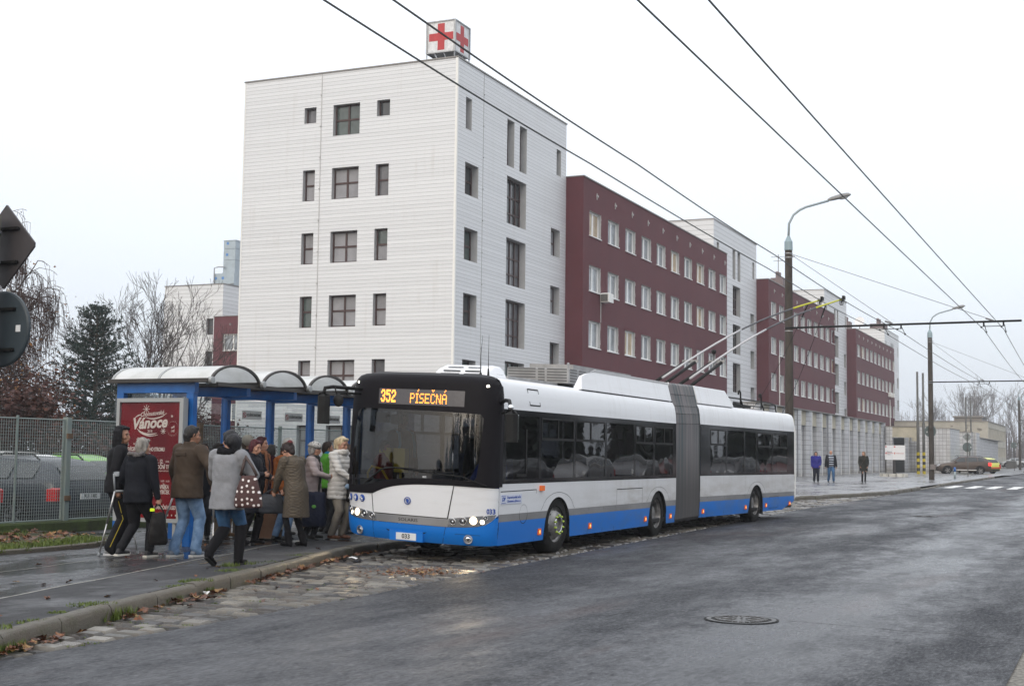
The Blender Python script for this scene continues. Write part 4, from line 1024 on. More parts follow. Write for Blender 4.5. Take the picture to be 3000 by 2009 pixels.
# accessibility pictograms
for y, k in ((2.455,0),(2.315,1),(2.175,2)):
    d_ = disc('pictogram', y, .829, .056, .010, m_inkb)
    mb = bb(); s = Fs(y,.829)-.026
    def pb(y0,y1,z0,z1): mb.box(s-.002,s,y+y0,y+y1,.829+z0,.829+z1)
    if k == 0: pb(-.002,.012,-.01,.028); pb(-.018,.004,-.012,-.004); pb(-.022,-.016,-.03,-.01); mb.lathe([(.016,s),(.021,s)],14,'X',(0,y+.004,.829-.016),cap=False); mb.lathe([(.0005,s),(.007,s)],8,'X',(0,y+.006,.829+.037),cap=False)
    if k == 1: pb(-.01,.01,-.005,.022); pb(.003,.009,-.038,-.005); pb(-.009,-.003,-.038,-.005); pb(-.017,-.012,-.008,.018); pb(.012,.017,-.008,.018); mb.lathe([(.0005,s),(.008,s)],8,'X',(0,y,.829+.033),cap=False)
    if k == 2: mb.prism([(y-.024,.833),(y+.016,.833),(y+.010,.812),(y-.016,.812)],s-.002,s,'YZ'); mb.prism([(y+.002,.835),(y+.026,.835),(y+.018,.855),(y+.002,.862)],s-.002,s,'YZ'); mb.lathe([(.004,s),(.008,s)],10,'X',(0,y-.012,.798),cap=False); mb.lathe([(.004,s),(.008,s)],10,'X',(0,y+.008,.798),cap=False)
    mb.build('symbol', m_sgw, d_)
# round emblem: ring with a feathered arrow
em = disc('emblem', 1.335, .845, .042, .010, m_sgw); disc('ring', 1.335, .845, .046, .014, m_inkb, em, ring=.056)
mb = bb(); s = Fs(1.335,.845)-.018
mb.prism([(1.335-.022,.812),(1.335-.022,.835),(1.335-.030,.850),(1.335-.014,.872),(1.335+.012,.876),(1.335+.028,.866),(1.335+.016,.860),(1.335+.030,.852),(1.335+.016,.846),(1.335+.026,.836),(1.335+.008,.832),(1.335+.010,.812)], s-.003, s, 'YZ')
mb.build('winged_arrow', m_inkb, em)
# destination display with dot matrix lettering
mb = bb(); rows = []
for z in (2.285,2.345,2.405,2.465,2.520): rows.append([(Fs(.47+1.455*i/10,z)-.020, .47+1.455*i/10, z) for i in range(11)])
mb.grid(rows); DSP = mb.build('destination_display', mat('display_panel',(.075,.072,.078),.35,var=.1,vscale=30), BUS)
GL = {'3':"01110 10001 00001 00110 00001 10001 01110",'5':"11111 10000 11110 00001 00001 10001 01110",'2':"01110 10001 00001 00110 01000 10000 11111",
 'P':"11110 10001 10001 11110 10000 10000 10000",'I':"111 010 010 010 010 010 111",'S':"01111 10000 10000 01110 00001 00001 11110",'E':"11111 10000 10000 11110 10000 10000 11111",
 'C':"01110 10001 10000 10000 10000 10001 01110",'N':"10001 11001 11001 10101 10011 10011 10001",'A':"01110 10001 10001 11111 10001 10001 10001"}
m_led = mat('amber_led', (1,.5,.1), .4, emit=(1.0,.29,.03), estr=2.5)
mb = bb()
def dot(y, z, r):
    mb.add([(Fs(y,z)-.024,y+a*r,z+b_*r*1.12) for a,b_ in ((-1,-.4),(-.4,-1),(.4,-1),(1,-.4),(1,.4),(.4,1),(-.4,1),(-1,.4))],[tuple(range(8))])
def led(txt, y, z0, px, pz, bold=1, acc={}):
    for i, ch in enumerate(txt):
        if ch == ' ': y -= px*4; continue
        rows = GL[ch].split(); wd = len(rows[0])
        for r, row in enumerate(rows):
            for c_, v in enumerate(row):
                if v == '1':
                    for q in range(bold):
                        for u in range(2 if bold > 1 else 1): dot(y-(c_+q*.5)*px, z0+(6-r)*pz+u*pz*.5, px*(.50 if bold > 1 else .50))
        for c_, r in acc.get(i, ()): dot(y-c_*px, z0+r*pz, px*.5)
        y -= (wd+1+(.6 if bold > 1 else 0))*px
led('352', 1.880, 2.322, .0145, .0265, 2)
led('PISECNA', 1.355, 2.322, .0158, .0215, 1, {1:((1.6,8.0),(2.3,8.9)),4:((1,8.9),(2,8.0),(3,8.9)),6:((2,8.0),(3,8.9))})
mb.build('lettering', m_led, DSP)
for y in (2.40,.155): disc('corner_marker_lamp', y, 2.605, .026, .016, mat('marker_lit',(1,.95,.85),.3,emit=(1,.9,.75),estr=5))
# sun strip divider, sticker, wipers
front_text('fleet_sticker','0841',.05,1.735,2.10,m_ink,.014)
for P_ in ([(2.10,1.07),(1.79,1.29),(1.60,1.33),(1.26,1.325),(.98,1.29)],[(.10,1.13),(.30,1.20),(.45,1.255),(.87,1.27),(1.32,1.305)]):
    mb = bb(); mb.tube([(Fs(y,z)-.045,y,z) for y,z in P_],[.014,.013,.011,.010,.008],6); w_ = mb.build('wiper', m_rub, BUS)
    mb = bb(); y0,z0 = P_[-1]; mb.tube([(Fs(y0+d,z0)-.03,y0+d,z0+.01+abs(d)*.02) for d in (-.42,-.2,0,.2,.42)],.008,5); mb.build('blade', m_rub, w_)
mb = bb(); mb.box(Fs(1.3,1.22)-.012,Fs(1.3,1.22)+.01,1.02,1.09,1.20,1.23); mb.build('washer_nozzle', m_chrome, BUS)
# ---- side walls
def arch(s, cs, r=.54, cz=.42): 
    v = 0
    for c_ in cs:
        if abs(s-c_) < r: v = max(v, cz+sqrt(r*r-(s-c_)**2)*.93)
    return v
def side(name, y, s0, s1, z0, z1, cs, m, rear=False, out=0.0, bot=None):
    mb = bb(rear); rows = []
    for s in sorted(set(frange(s0,s1,.05)+[c_+d for c_ in cs for k in range(-12,13) for d in (.54*sin(pi/2*k/12),) if s0 < c_+d < s1])):
        a = max(z0, arch(s,cs), bot(s) if bot else 0)
        if a >= z1: a = z1
        yy = y; ov = lambda z: (1.275-hw(z)-out) if y < 1 else (1.275+hw(z)+out)
        rows.append([(s, ov(a+(z1-a)*k/3), a+(z1-a)*k/3) for k in range(4)])
    mb.grid(rows); mb.v = mb.v
    return mb.build(name, m, BUS, True, auto=30)
fc, rc_ = (2.68,7.90), (14.68,)
tail = lambda s: .26 if s < 16.9 else .26+.20*(s-16.9)
for y in (0, 2.55):
    nm = 'side_panel'
    side('side_skirt', y, .40, 9.05, .25, .60, fc, m_bblue); side('side_band', y, .38, 9.05, .60, .712, fc, m_bgrey, out=.001); side(nm, y, .38, 9.05, .712, 1.165, fc, m_bwhite)
    side('side_skirt', y, 10.70, 17.90, .25, .60, rc_, m_bblue, True, bot=tail); side('side_band', y, 10.70, 17.95, .60, .712, rc_, m_bgrey, True, .001); side(nm, y, 10.70, 17.97, .712, 1.165, rc_, m_bwhite, True)
# wheel housings
for cs, rear in ((fc,False),(rc_,True)):
    for c_ in cs:
        for sg in (0,1):
            mb = bb(rear); rows = []
            for k in range(17):
                a = pi*k/16; r = .54; x_ = c_-r*cos(a); z_ = .42+r*sin(a)*.93
                rows.append([(x_, .02 if sg == 0 else 2.53, z_),(x_, .60 if sg == 0 else 1.95, z_)])
            mb.grid([[(rows[0][0][0],rows[0][0][1],.2),(rows[0][1][0],rows[0][1][1],.2)]]+rows+[[(rows[-1][0][0],rows[-1][0][1],.2),(rows[-1][1][0],rows[-1][1][1],.2)]])
            mb.build('wheel_housing', m_under, BUS)
mb = bb(); mb.box(.6,9.0,.06,2.49,.30,.36); mb.box(.35,.6,.3,2.25,.30,.36)
mb.build('floor_pan', m_under, BUS)
mb = bb(True); mb.box(10.7,17.8,.06,2.49,.30,.36); mb.build('floor_pan', m_under, BUS)
# panel seams, hatches, lamps on the near side
mb = bb()
def seam(pts, w=.006, rear=False, yo=-.003):
    for (s0,z0),(s1,z1) in zip(pts,pts[1:]):
        dx, dz = s1-s0, z1-z0; L = sqrt(dx*dx+dz*dz); nx, nz = -dz/L*w, dx/L*w
        q = [(s0-nx,z0-nz),(s1-nx,z1-nz),(s1+nx,z1+nz),(s0+nx,z0+nz)]
        mb.add([(a,1.275-hw(max(.26,b_))+yo,b_) for a,b_ in q],[(0,1,2,3)])
seam([(.43,1.05),(1.77,1.06)]); seam([(1.77,1.06),(1.76,.26)],.004)
for s in (4.08,4.80,5.40): seam([(s,.71),(s,.26)],.004)
seam([(5.47,.72),(5.47,.995),(6.91,.995),(6.91,.72)],.004); seam([(5.47,.995),(6.91,.995)],.007)
for c_ in fc: seam([(c_-.72,.72)]+[(c_-.66*cos(a)*1.0,.72+.28*sin(a)) for a in [pi*(k+1)/13 for k in range(12)]]+[(c_+.72,.72)],.003)
seam([(c__[0],c__[1]) for c__ in [(1.28+.15*cos(a),.695+.145*sin(a)) for a in [pi+pi*k/10 for k in range(11)]]],.005)
seam([(1.28+.15*cos(a),.695+.145*sin(a)) for a in [pi*k/10 for k in range(11)]],.002)
seam([(1.44,2.63),(1.86,2.63),(1.90,2.38),(1.50,2.38),(1.44,2.63)],.010,yo=-.004)
mb.build('panel_seam', m_gap, BUS)
mb = bb(True)
for s in (11.16,12.32,13.76,17.17): seam([(s,.71),(s,.30)],.004)
seam([(14.68-.72,.72)]+[(14.68-.66*cos(a),.72+.28*sin(a)) for a in [pi*(k+1)/13 for k in range(12)]]+[(14.68+.72,.72)],.003)
seam([(15.73,.61),(16.5,.61),(16.5,.33),(15.73,.33),(15.73,.61)],.004)
mb.build('panel_seam', m_gap, BUS)
m_orange = mat('orange_reflector', (.75,.14,.02), .25, emit=(1,.25,.04), estr=.08); m_orl = mat('orange_lit', (1,.45,.15), .3, emit=(1,.35,.08), estr=1.8)
for s, z, rear in ((1.94,.39,0),(4.16,.39,0),(7.14,.39,0),(8.73,.39,0),(10.92,.39,1),(13.87,.40,1),(15.47,.41,1),(17.5,.41,1)):
    mb = bb(rear); yo = 1.275-hw(z); mb.box(s-.055,s+.055,yo-.018,yo+.01,z-.05,z+.05); l_ = mb.build('side_marker_lamp', m_orange, BUS)
    mb = bb(rear); mb.box(s-.018,s+.018,yo-.022,yo-.018,z-.022,z+.022); mb.build('lit_bulb', m_orl, l_)
mb = bb(); mb.box(1.89,2.02,-.04,.0,1.04,1.12); mb.build('indicator_lamp', m_orange, BUS)
for y in (0,):
    mb = bb(); mb.box(.42,1.19,-.008,.0,.865,1.005); sg_ = mb.build('operator_sign', mat('sticker_pale',(.55,.58,.68),.4), BUS)
    SIDE = lambda x,z: Matrix.Translation((x,-.0095,z)) @ Matrix.Rotation(pi/2,4,'X')
    mb = bb(); add_mesh(mb, text_mesh('DP',.085,.0015,shear=.25,bold=.002), SIDE(.52,.935)); mb.box(.45,.60,-.010,-.008,.985,.992); mb.box(.45,.60,-.010,-.008,.878,.885); mb.build('lettering', m_inkb, sg_)
    mb = bb(); add_mesh(mb, text_mesh('Dopravní podnik měst',.055,.0015,shear=.2), SIDE(.895,.962)); add_mesh(mb, text_mesh('Chomutova a Jirkova a.s.',.050,.0015,shear=.2), SIDE(.895,.905)); mb.build('lettering', m_inkb, sg_)
# ---- window bands (real openings) and panes
def band(s0, s1, panes, rear, far):
    sg = 1 if far else -1; y0 = 2.55 if far else 0
    P = lambda a,z,d: (a, y0+sg*(.002-d), z)
    ops = [(a,b_,1.235,2.20) for a,b_,_ in panes]
    mb = bb(rear); wall(mb, P, s0, s1, 1.165, 2.29, ops, 0)
    for o in ops: 
        for e in ((o[0],o[0]),(o[1],o[1])): mb.quad(P(e[0],o[2],0),P(e[0],o[3],0),P(e[0],o[3],.04),P(e[0],o[2],.04))
    B_ = mb.build('window_band', m_black, BUS)
    for a,b_,sl in panes:
        mb = bb(rear); mb.quad(P(a,1.235,.004),P(b_,1.235,.004),P(b_,2.20,.004),P(a,2.20,.004)); w_ = mb.build('side_window', m_side, BUS)
        if sl:
            mb = bb(rear); z = 1.86; bars = [(a,b_,z-.02,z+.02),(a,a+.03,z,2.2),(b_-.03,b_,z,2.2),((a+b_)/2-.02,(a+b_)/2+.02,z+.02,2.17),(a+.03,b_-.03,2.17,2.20)]
            for x0,x1,z0,z1 in bars: 
                q = [P(x,zz,d) for d in (-.006,.03) for x,zz in ((x0,z0),(x1,z0),(x1,z1),(x0,z1))]; mb.add(q,[(0,1,2,3),(4,5,6,7),(0,1,5,4),(1,2,6,5),(2,3,7,6),(3,0,4,7)])
            mb.build('slider_frame', m_rub, w_)
    return B_
fp = [(.60,1.84,0),(1.95,3.34,1),(3.43,4.84,1),(4.93,6.42,0),(6.50,7.54,1),(7.66,8.82,1)]
rp = [(11.35,12.40,1),(12.50,13.70,0),(13.80,14.65,0),(14.75,15.90,1),(16.0,17.28,1)]
for far in (0,1):
    band(.40, 9.05, fp, False, far); band(10.70, 17.90, rp, True, far)
mb = bb()                                                       # driver's window: lighter frame with a drop section
mb.box(1.33,1.37,-.010,.0,1.28,2.0); mb.box(.98,1.37,-.010,.0,1.27,1.31); mb.build('driver_window_frame', m_rub, BUS)
# ---- roofs
def roof(s0, s1, rear):
    mb = bb(rear); prof = [(1.275-v,z) for z,v in WS if z >= 2.29]; prof = prof+[(2.55-y,z) for y,z in prof[::-1][1:]]
    fine = []
    for (a,za),(b_,zb) in zip(prof,prof[1:]): fine += [(a+(b_-a)*k/2, za+(zb-za)*k/2) for k in (0,1)]
    fine.append(prof[-1])
    mb.grid([[(s,y,z) for y,z in fine] for s in frange(s0,s1,.6)])
    mb.quad((s0,.0,2.29),(s1,.0,2.29),(s1,.05,2.25),(s0,.05,2.25))
    return mb.build('body_roof', m_bwhite, BUS, True, auto=50)
roof(.52, 9.05, False); roof(10.70, 17.97, True)
mb = bb(); mb.box(.6,9.0,.06,2.49,2.235,2.25); mb.build('ceiling_panel', mat('interior_light',(.16,.16,.17),.7), BUS)
mb = bb(True); mb.box(10.7,17.8,.06,2.49,2.235,2.25); mb.build('ceiling_panel', MATS['interior_light'], BUS)
mb = bb(True)                                                   # rear end
mb.add([(17.90,1.275-hw(z)*.995,z) for z in (.45,.9,1.6,2.29,2.5,2.64,2.72)]+[(17.90,1.275+hw(z)*.995,z) for z in (2.72,2.64,2.5,2.29,1.6,.9,.45)],[tuple(range(14))]); mb.box(17.90,17.97,.0,2.55,.5,2.45); mb.build('rear_wall', m_bwhite, BUS)
mb = bb(True); mb.tube([(17.95,0.01,.55),(17.97,.0,1.2),(17.97,.0,2.3),(17.93,.05,2.62)],.025,6); mb.build('rear_corner_trim', m_sill, BUS)
# ---- bellows
m_bel, t, b = newmat('bellows_fabric')
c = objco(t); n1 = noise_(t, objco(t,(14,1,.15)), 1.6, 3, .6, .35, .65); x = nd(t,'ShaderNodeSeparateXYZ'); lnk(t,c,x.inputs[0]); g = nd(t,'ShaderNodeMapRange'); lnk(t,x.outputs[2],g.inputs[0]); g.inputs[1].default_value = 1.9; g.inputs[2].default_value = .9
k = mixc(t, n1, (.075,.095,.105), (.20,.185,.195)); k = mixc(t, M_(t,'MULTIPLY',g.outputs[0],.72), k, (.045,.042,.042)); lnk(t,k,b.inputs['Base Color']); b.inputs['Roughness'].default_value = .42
BP = [(.22,1.18),(.30,1.25),(.8,1.262),(1.6,1.262),(2.29,1.262),(2.5,1.245),(2.66,1.205),(2.74,1.185),(2.9,1.15),(3.1,1.10),(3.135,1.07),(3.15,.9)]
mb = MB(); N = 17; rows = []
for i in range(2*N+1):
    f = i/(2*N); s = 9.03+1.69*f; a = radians(-3.6)*f; k = 0 if i % 2 == 0 else .055
    if i in (0,2*N): k = .0
    ring = [(1.275-(v-k), z-(k*.9 if z > 3.1 else 0)) for z,v in BP]+[(1.275+(v-k), z-(k*.9 if z > 3.1 else 0)) for z,v in BP[::-1]]
    row = []
    for y,z in ring:
        X = s-9.8; Y = y-1.275; px = 9.8+ (X if f < .5 else X)*1.0 - Y*sin(a)*1.0; py = 1.275+Y*cos(a)+ (X*sin(radians(-3.6)) if X > 0 else 0)*1.0
        row.append((px,py,z+.03*f+ROLL*py))
    rows.append(row)
mb.grid(rows); mb.mi = 1                                         # with its dotted clip rows
for i in range(0,2*N,2):
    for j in (4,5,6,8):
        p = V(rows[i][j]); mb.box(p.x-.012,p.x+.012,p.y-.006,p.y+.004,p.z-.006,p.z+.006)
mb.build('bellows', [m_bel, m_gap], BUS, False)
# ---- roof equipment
def pod(name, prof, y0, y1, rear, m=m_bwhite, lean=.10):
    mb = bb(rear); n = len(prof)
    zmin = min(z for s,z in prof)
    L_ = [(s, y0+lean*(z-zmin)/.4, z) for s,z in prof]; R_ = [(s, y1-lean*(z-zmin)/.4, z) for s,z in prof]
    mb.add(L_+R_, [tuple(range(n-1,-1,-1)), tuple(range(n,2*n))]+[(i,(i+1)%n,n+(i+1)%n,n+i) for i in range(n)])
    o = mb.build(name, m, BUS); md = o.modifiers.new('edge','BEVEL'); md.width = .035; md.segments = 3; md.limit_method = 'ANGLE'
    o.data.polygons.foreach_set('use_smooth',[True]*len(o.data.polygons)); o.data.set_sharp_from_angle(angle=radians(50))
    return o
pod('roof_pod', [(3.88,2.745),(9.0,2.745),(9.0,3.13),(4.75,3.13),(4.22,3.03),(4.02,2.98)], .08, .25, False)
pod('roof_pod', [(10.75,2.745),(13.2,2.745),(13.16,2.86),(12.82,3.12),(10.75,3.13)], .08, .30, True)
mb = bb(); mb.box(4.0,8.9,.10,.6,2.72,2.745); mb.build('pod_rail', m_gap, BUS)
AC = pod('air_conditioner', [(1.42,2.79),(2.15,2.79),(2.12,2.95),(2.02,3.00),(1.78,3.00),(1.55,2.92)], .70, 1.72, False, lean=.14)
mb = bb()
for k in range(3):
    s, z, ds, dz_ = ((1.452,2.815,.022,.022),(1.50,2.868,.022,.022),(1.60,2.938,.045,.015))[k]
    for y0,y1 in ((.86+.03*k,1.16),(1.24,1.58-.03*k)): mb.add([(s-.012,y0,z+.012),(s-.012,y1,z+.012),(s-.012+ds,y1,z+.012+dz_),(s-.012+ds,y0,z+.012+dz_)],[(0,1,2,3)])
for k in range(3): mb.add([(1.78,.722+.016*k,2.85+.04*k),(2.02,.722+.016*k,2.85+.04*k),(2.02,.726+.016*k,2.865+.04*k),(1.78,.726+.016*k,2.865+.04*k)],[(0,1,2,3)])
mb.build('grille_slot', m_gap, AC)
m_alu = mat('grey_equipment', (.27,.27,.27), .5, metal=.3, var=.2, vscale=4)
mb = bb(); mb.cbox(4.76,5.63,.68,1.92,2.88,3.15,.015); mb.box(5.64,8.9,.95,1.85,2.86,3.27); mb.box(2.6,4.75,.9,1.7,2.80,2.88); E_ = mb.build('resistor_box', m_alu, BUS)
mb = bb()
for y0,y1 in ((.68,1.08),(1.12,1.26),(1.30,1.86)):
    for k in range(5): mb.box(4.753,4.76,y0+.04,y1+.03,2.91+k*.052,2.935+k*.052)
for s0 in (4.82,5.24):
    for k in range(5): mb.box(s0,s0+.34,.673,.68,2.91+k*.052,2.935+k*.052)
mb.build('louvre', mat('louvre_dark',(.10,.10,.10),.6), E_)
mb = bb(); mb.tube([(.72,.5,2.80),(.78,.53,3.1),(.90,.56,3.42)],[.010,.005,.002],5); mb.lathe([(.03,2.79),(.012,2.84)],8,'Z',(.72,.5,0)); mb.build('antenna', m_rub, BUS)
mb = bb(); mb.tube([(.74,.38,2.79),(.75,.385,3.1),(.77,.39,3.42)],[.008,.004,.002],5); mb.lathe([(.02,2.79),(.012,2.90)],8,'Z',(.74,.38,0)); mb.build('antenna', m_rub, BUS)
mb = bb(); mb.tube([(4.80,.71,3.14),(4.80,.71,3.20)],.01,5); mb.lathe([(.02,-.006),(.03,0),(.02,.006)],10,'X',(4.80,.71,3.23)); mb.build('lifting_eye', m_stl, BUS)
# rails on the rear roof
for s in (14.5, 16.15):
    mb = bb(True); mb.tube([(s+.25,.35,2.76),(s+.02,.35,2.98),(s,.35,3.16),(s-.06,.35,3.20),(s-.14,.35,3.18),(s-.16,.35,3.10)],.022,6); mb.tube([(s,.35,2.8),(s,.35,3.1)],.018,6); mb.build('pole_hook', m_rub, BUS)
mb = bb(True); mb.tube([(13.6,.35,3.0),(16.9,.35,3.0),(17.35,.35,2.96),(17.45,.35,2.78)],.02,6); mb.tube([(13.9,.35,2.86),(17.3,.35,2.86)],.015,6); mb.box(13.4,15.1,.28,.45,2.79,2.84); mb.tube([(13.6,2.2,3.0),(16.9,2.2,3.0),(17.35,2.2,2.96),(17.45,2.2,2.78)],.02,6); mb.build('roof_rail', m_rub, BUS)
# ---- wheels
m_tyre = mat('tyre_rubber', (.013,.0125,.012), .8, spec=.15, var=.4, vscale=10, bump=.3, bscale=60); m_rim = mat('steel_rim', (.22,.215,.21), .45, metal=.5, var=.5, vscale=8); m_nut = mat('yellow_green_nut_cap', (.45,.60,.10), .4)
def wheel(s, y, front, rear, far, zc=.475):
    a = radians(-3.6) if rear else 0; x_, y_ = s-9.8, y-1.275
    px, py = (9.8+x_*cos(a)-y_*sin(a), 1.275+x_*sin(a)+y_*cos(a)) if rear else (s,y)
    W = empty('wheel', Matrix()); W.parent = BUS; sg = 1 if not far else -1
    W.matrix_local = Matrix.Translation((px,py,zc+(.03 if rear else 0))) @ Matrix.Rotation(a,4,'Z') @ Matrix.Rotation(radians(-3 if front else 0),4,'Z') @ Matrix.Scale(sg,4,(0,1,0))
    mb = MB(); R_ = .475; w = .28
    mb.lathe([(.29,.0),(.30,-.01),(.40,-.012),(.455,.010),(R_,.045),(R_+.002,w*.3),(R_+.002,w*.7),(R_,w-.04),(.44,w),(.29,w),(.29,.0)],48,'Y',cap=False); mb.build('tyre', m_tyre, W, True, auto=40)
    mb = MB()
    if front: mb.lathe([(.29,.004),(.285,.03),(.26,.05),(.24,.035),(.20,-.03),(.145,-.055),(.14,-.06),(.115,-.06),(.11,-.02),(.001,-.02)],40,'Y',cap=False)
    else: mb.lathe([(.29,.004),(.28,.05),(.255,.06),(.245,.13),(.18,.16),(.15,.15),(.13,.07),(.001,.07)],40,'Y',cap=False)
    mb.build('rim', m_rim, W, True, auto=35)
    mb = MB()
    for k in range(8):
        q = 2*pi*k/8; mb.lathe([(.001,0),(.022,0)],10,'Y',(.225*sin(q), (.012 if front else .12), .225*cos(q)),cap=False)
    mb.build('vent_hole', m_under, W)
    if front and not far:
        for k in range(10):
            q = 2*pi*k/10; mb = MB(); mb.lathe([(.017,-.05),(.016,-.085),(.008,-.095),(.001,-.096)],8,'Y',(.148*sin(q),0,.148*cos(q))); mb.build('wheel_nut_cap', m_nut, W, True)
        mb = MB(); mb.lathe([(.118,-.062),(.122,-.066),(.134,-.066),(.136,-.06)],32,'Y',cap=False); mb.build('hub_ring', m_chrome, W, True)
    return W
wheel(2.68,.05,True,False,False); wheel(7.90,.05,False,False,False); wheel(14.68,.05,False,True,False)
wheel(2.68,2.50,True,False,True); wheel(7.90,2.50,False,False,True); wheel(14.68,2.50,False,True,True)
# ---- mirrors
M1 = empty('side_mirror', Matrix()); M1.parent = BUS
mb = bb(); mb.cbox(-.21,-.09,-.53,-.32,1.80,2.25,.05); mb.build('housing', m_rub, M1)
mb = bb(); mb.tube([(.42,-.01,2.38),(.25,-.14,2.41),(.05,-.30,2.40),(-.10,-.38,2.34),(-.14,-.42,2.22)],.028,8); mb.tube([(.40,-.01,2.22),(.1,-.24,2.23),(-.10,-.40,2.2)],.02,6); mb.build('arm', m_rub, M1, True)
mb = bb(); mb.ball((-.12,-.40,2.30),.045,10,8); mb.build('joint', m_chrome, M1, True)
mb = bb(); mb.cbox(-.085,-.075,-.51,-.34,1.84,2.21,.02); mb.build('mirror_glass', m_chrome, M1)
M2 = empty('side_mirror', Matrix()); M2.parent = BUS
mb = bb(); mb.cbox(-.46,-.34,2.50,2.71,1.93,2.40,.05); mb.build('housing', m_rub, M2)
mb = bb(); mb.tube([(.22,2.30,2.50),(0,2.42,2.50),(-.25,2.54,2.505),(-.38,2.60,2.48),(-.40,2.61,2.38)],.028,8); mb.tube([(.2,2.32,2.42),(-.1,2.42,2.42),(-.26,2.46,2.40)],.018,6); mb.build('arm', m_rub, M2, True)
mb = bb(); mb.ball((-.28,2.42,2.30),.10,12,8,(.45,.9,1.0)); mb.tube([(-.26,2.5,2.5),(-.27,2.46,2.38)],.012,5); mb.build('wide_angle_mirror', m_rub, M2, True)
# ---- interior
m_seat = mat('seat_fabric', (.03,.05,.12), .9, var=.3, vscale=20); m_yel = mat('yellow_plastic', (.62,.52,.05), .4); m_yrail = mat('yellow_handrail', (.75,.50,.02), .35); m_int = mat('interior_grey', (.06,.062,.068), .6); m_intd = mat('interior_dark', (.03,.03,.035), .7)
mb = bb(); mb.box(.35,9.0,.07,2.48,.36,.37); mb.build('cabin_floor', m_int, BUS)
mb = bb(); mb.prism([(.22,.55),(.62,.55),(.62,1.0),(.46,1.12),(.24,1.10)],.12,2.40,'XZ'); mb.build('dashboard', m_intd, BUS)
mb = bb(); mb.box(2.02,2.08,.10,1.15,.37,2.2); mb.build('driver_partition', m_intd, BUS)
mb = bb(); mb.box(8.9,8.96,.1,.9,.37,2.2); mb.box(8.9,8.96,1.7,2.45,.37,2.2); mb.build('bulkhead', m_intd, BUS)
mb = bb(); mb.M = Matrix.Translation((.86,.62,1.16)) @ Matrix.Rotation(radians(-58),4,'Y'); mb.lathe([(.215,-.012),(.235,0),(.215,.012),(.20,0),(.215,-.012)],28,cap=False); mb.box(-.21,.21,-.02,.02,-.01,.01); mb.M = Matrix(); mb.tube([(.84,.62,1.14),(.62,.62,.8)],.04,8); mb.build('steering_wheel', m_intd, BUS, True)
def seat(s, y, rear=False, flip=1):
    S_ = empty('passenger_seat', Matrix()); S_.parent = BUS
    mb = bb(rear); mb.cbox(s,s+.42,y,y+.42,.78,.86,.03); mb.build('seat_cushion', m_seat, S_)
    mb = bb(rear); k = s+.40 if flip > 0 else s; mb.cbox(k,k+.07,y,y+.42,.84,1.52,.03); mb.build('backrest', m_seat, S_)
for s in (3.3,4.1,5.9,6.7): 
    for y in (.15,.62,1.95): seat(s,y)
for s in (11.3,12.1,13.0,15.6,16.4):
    for y in (.15,.62,1.95): seat(s,y,True)
seat(1.35,.42)
for s, y in ((1.3,1.25),(2.3,1.35),(3.2,1.2),(5.2,1.7),(7.2,1.0),(8.4,1.7),(1.2,2.2)):
    mb = bb(); mb.tube([(s,y,.37),(s,y,2.24)],.018,8); mb.build('grab_pole', m_chrome, BUS, True)
mb = bb(); mb.tube([(.66,2.42,1.00),(.64,2.42,1.20),(.66,2.36,1.30),(.72,2.22,1.27),(.76,2.12,1.10),(.76,2.10,.7)],.02,8); mb.build('handrail', m_yrail, BUS, True)
for y, s in ((2.30,.95),(2.08,1.02)):
    mb = bb(); mb.prism([(y-.10,1.22),(y+.08,1.22),(y+.10,1.54),(y+.08,1.60),(y-.10,1.60),(y-.11,1.54)],s,s+.14,'YZ'); mb.tube([(s+.07,y,.37),(s+.07,y,1.22)],.02,8); mb.build('ticket_validator', m_yel, BUS)
mb = bb(); mb.box(.50,.62,2.02,2.22,2.0,2.16); mb.tube([(.5,2.12,2.2),(.45,2.1,2.16)],.01,5); mb.build('interior_mirror', m_rub, BUS)
mb = bb(); mb.box(.48,.60,1.78,1.93,1.98,2.13); mb.build('interior_mirror', m_rub, BUS)

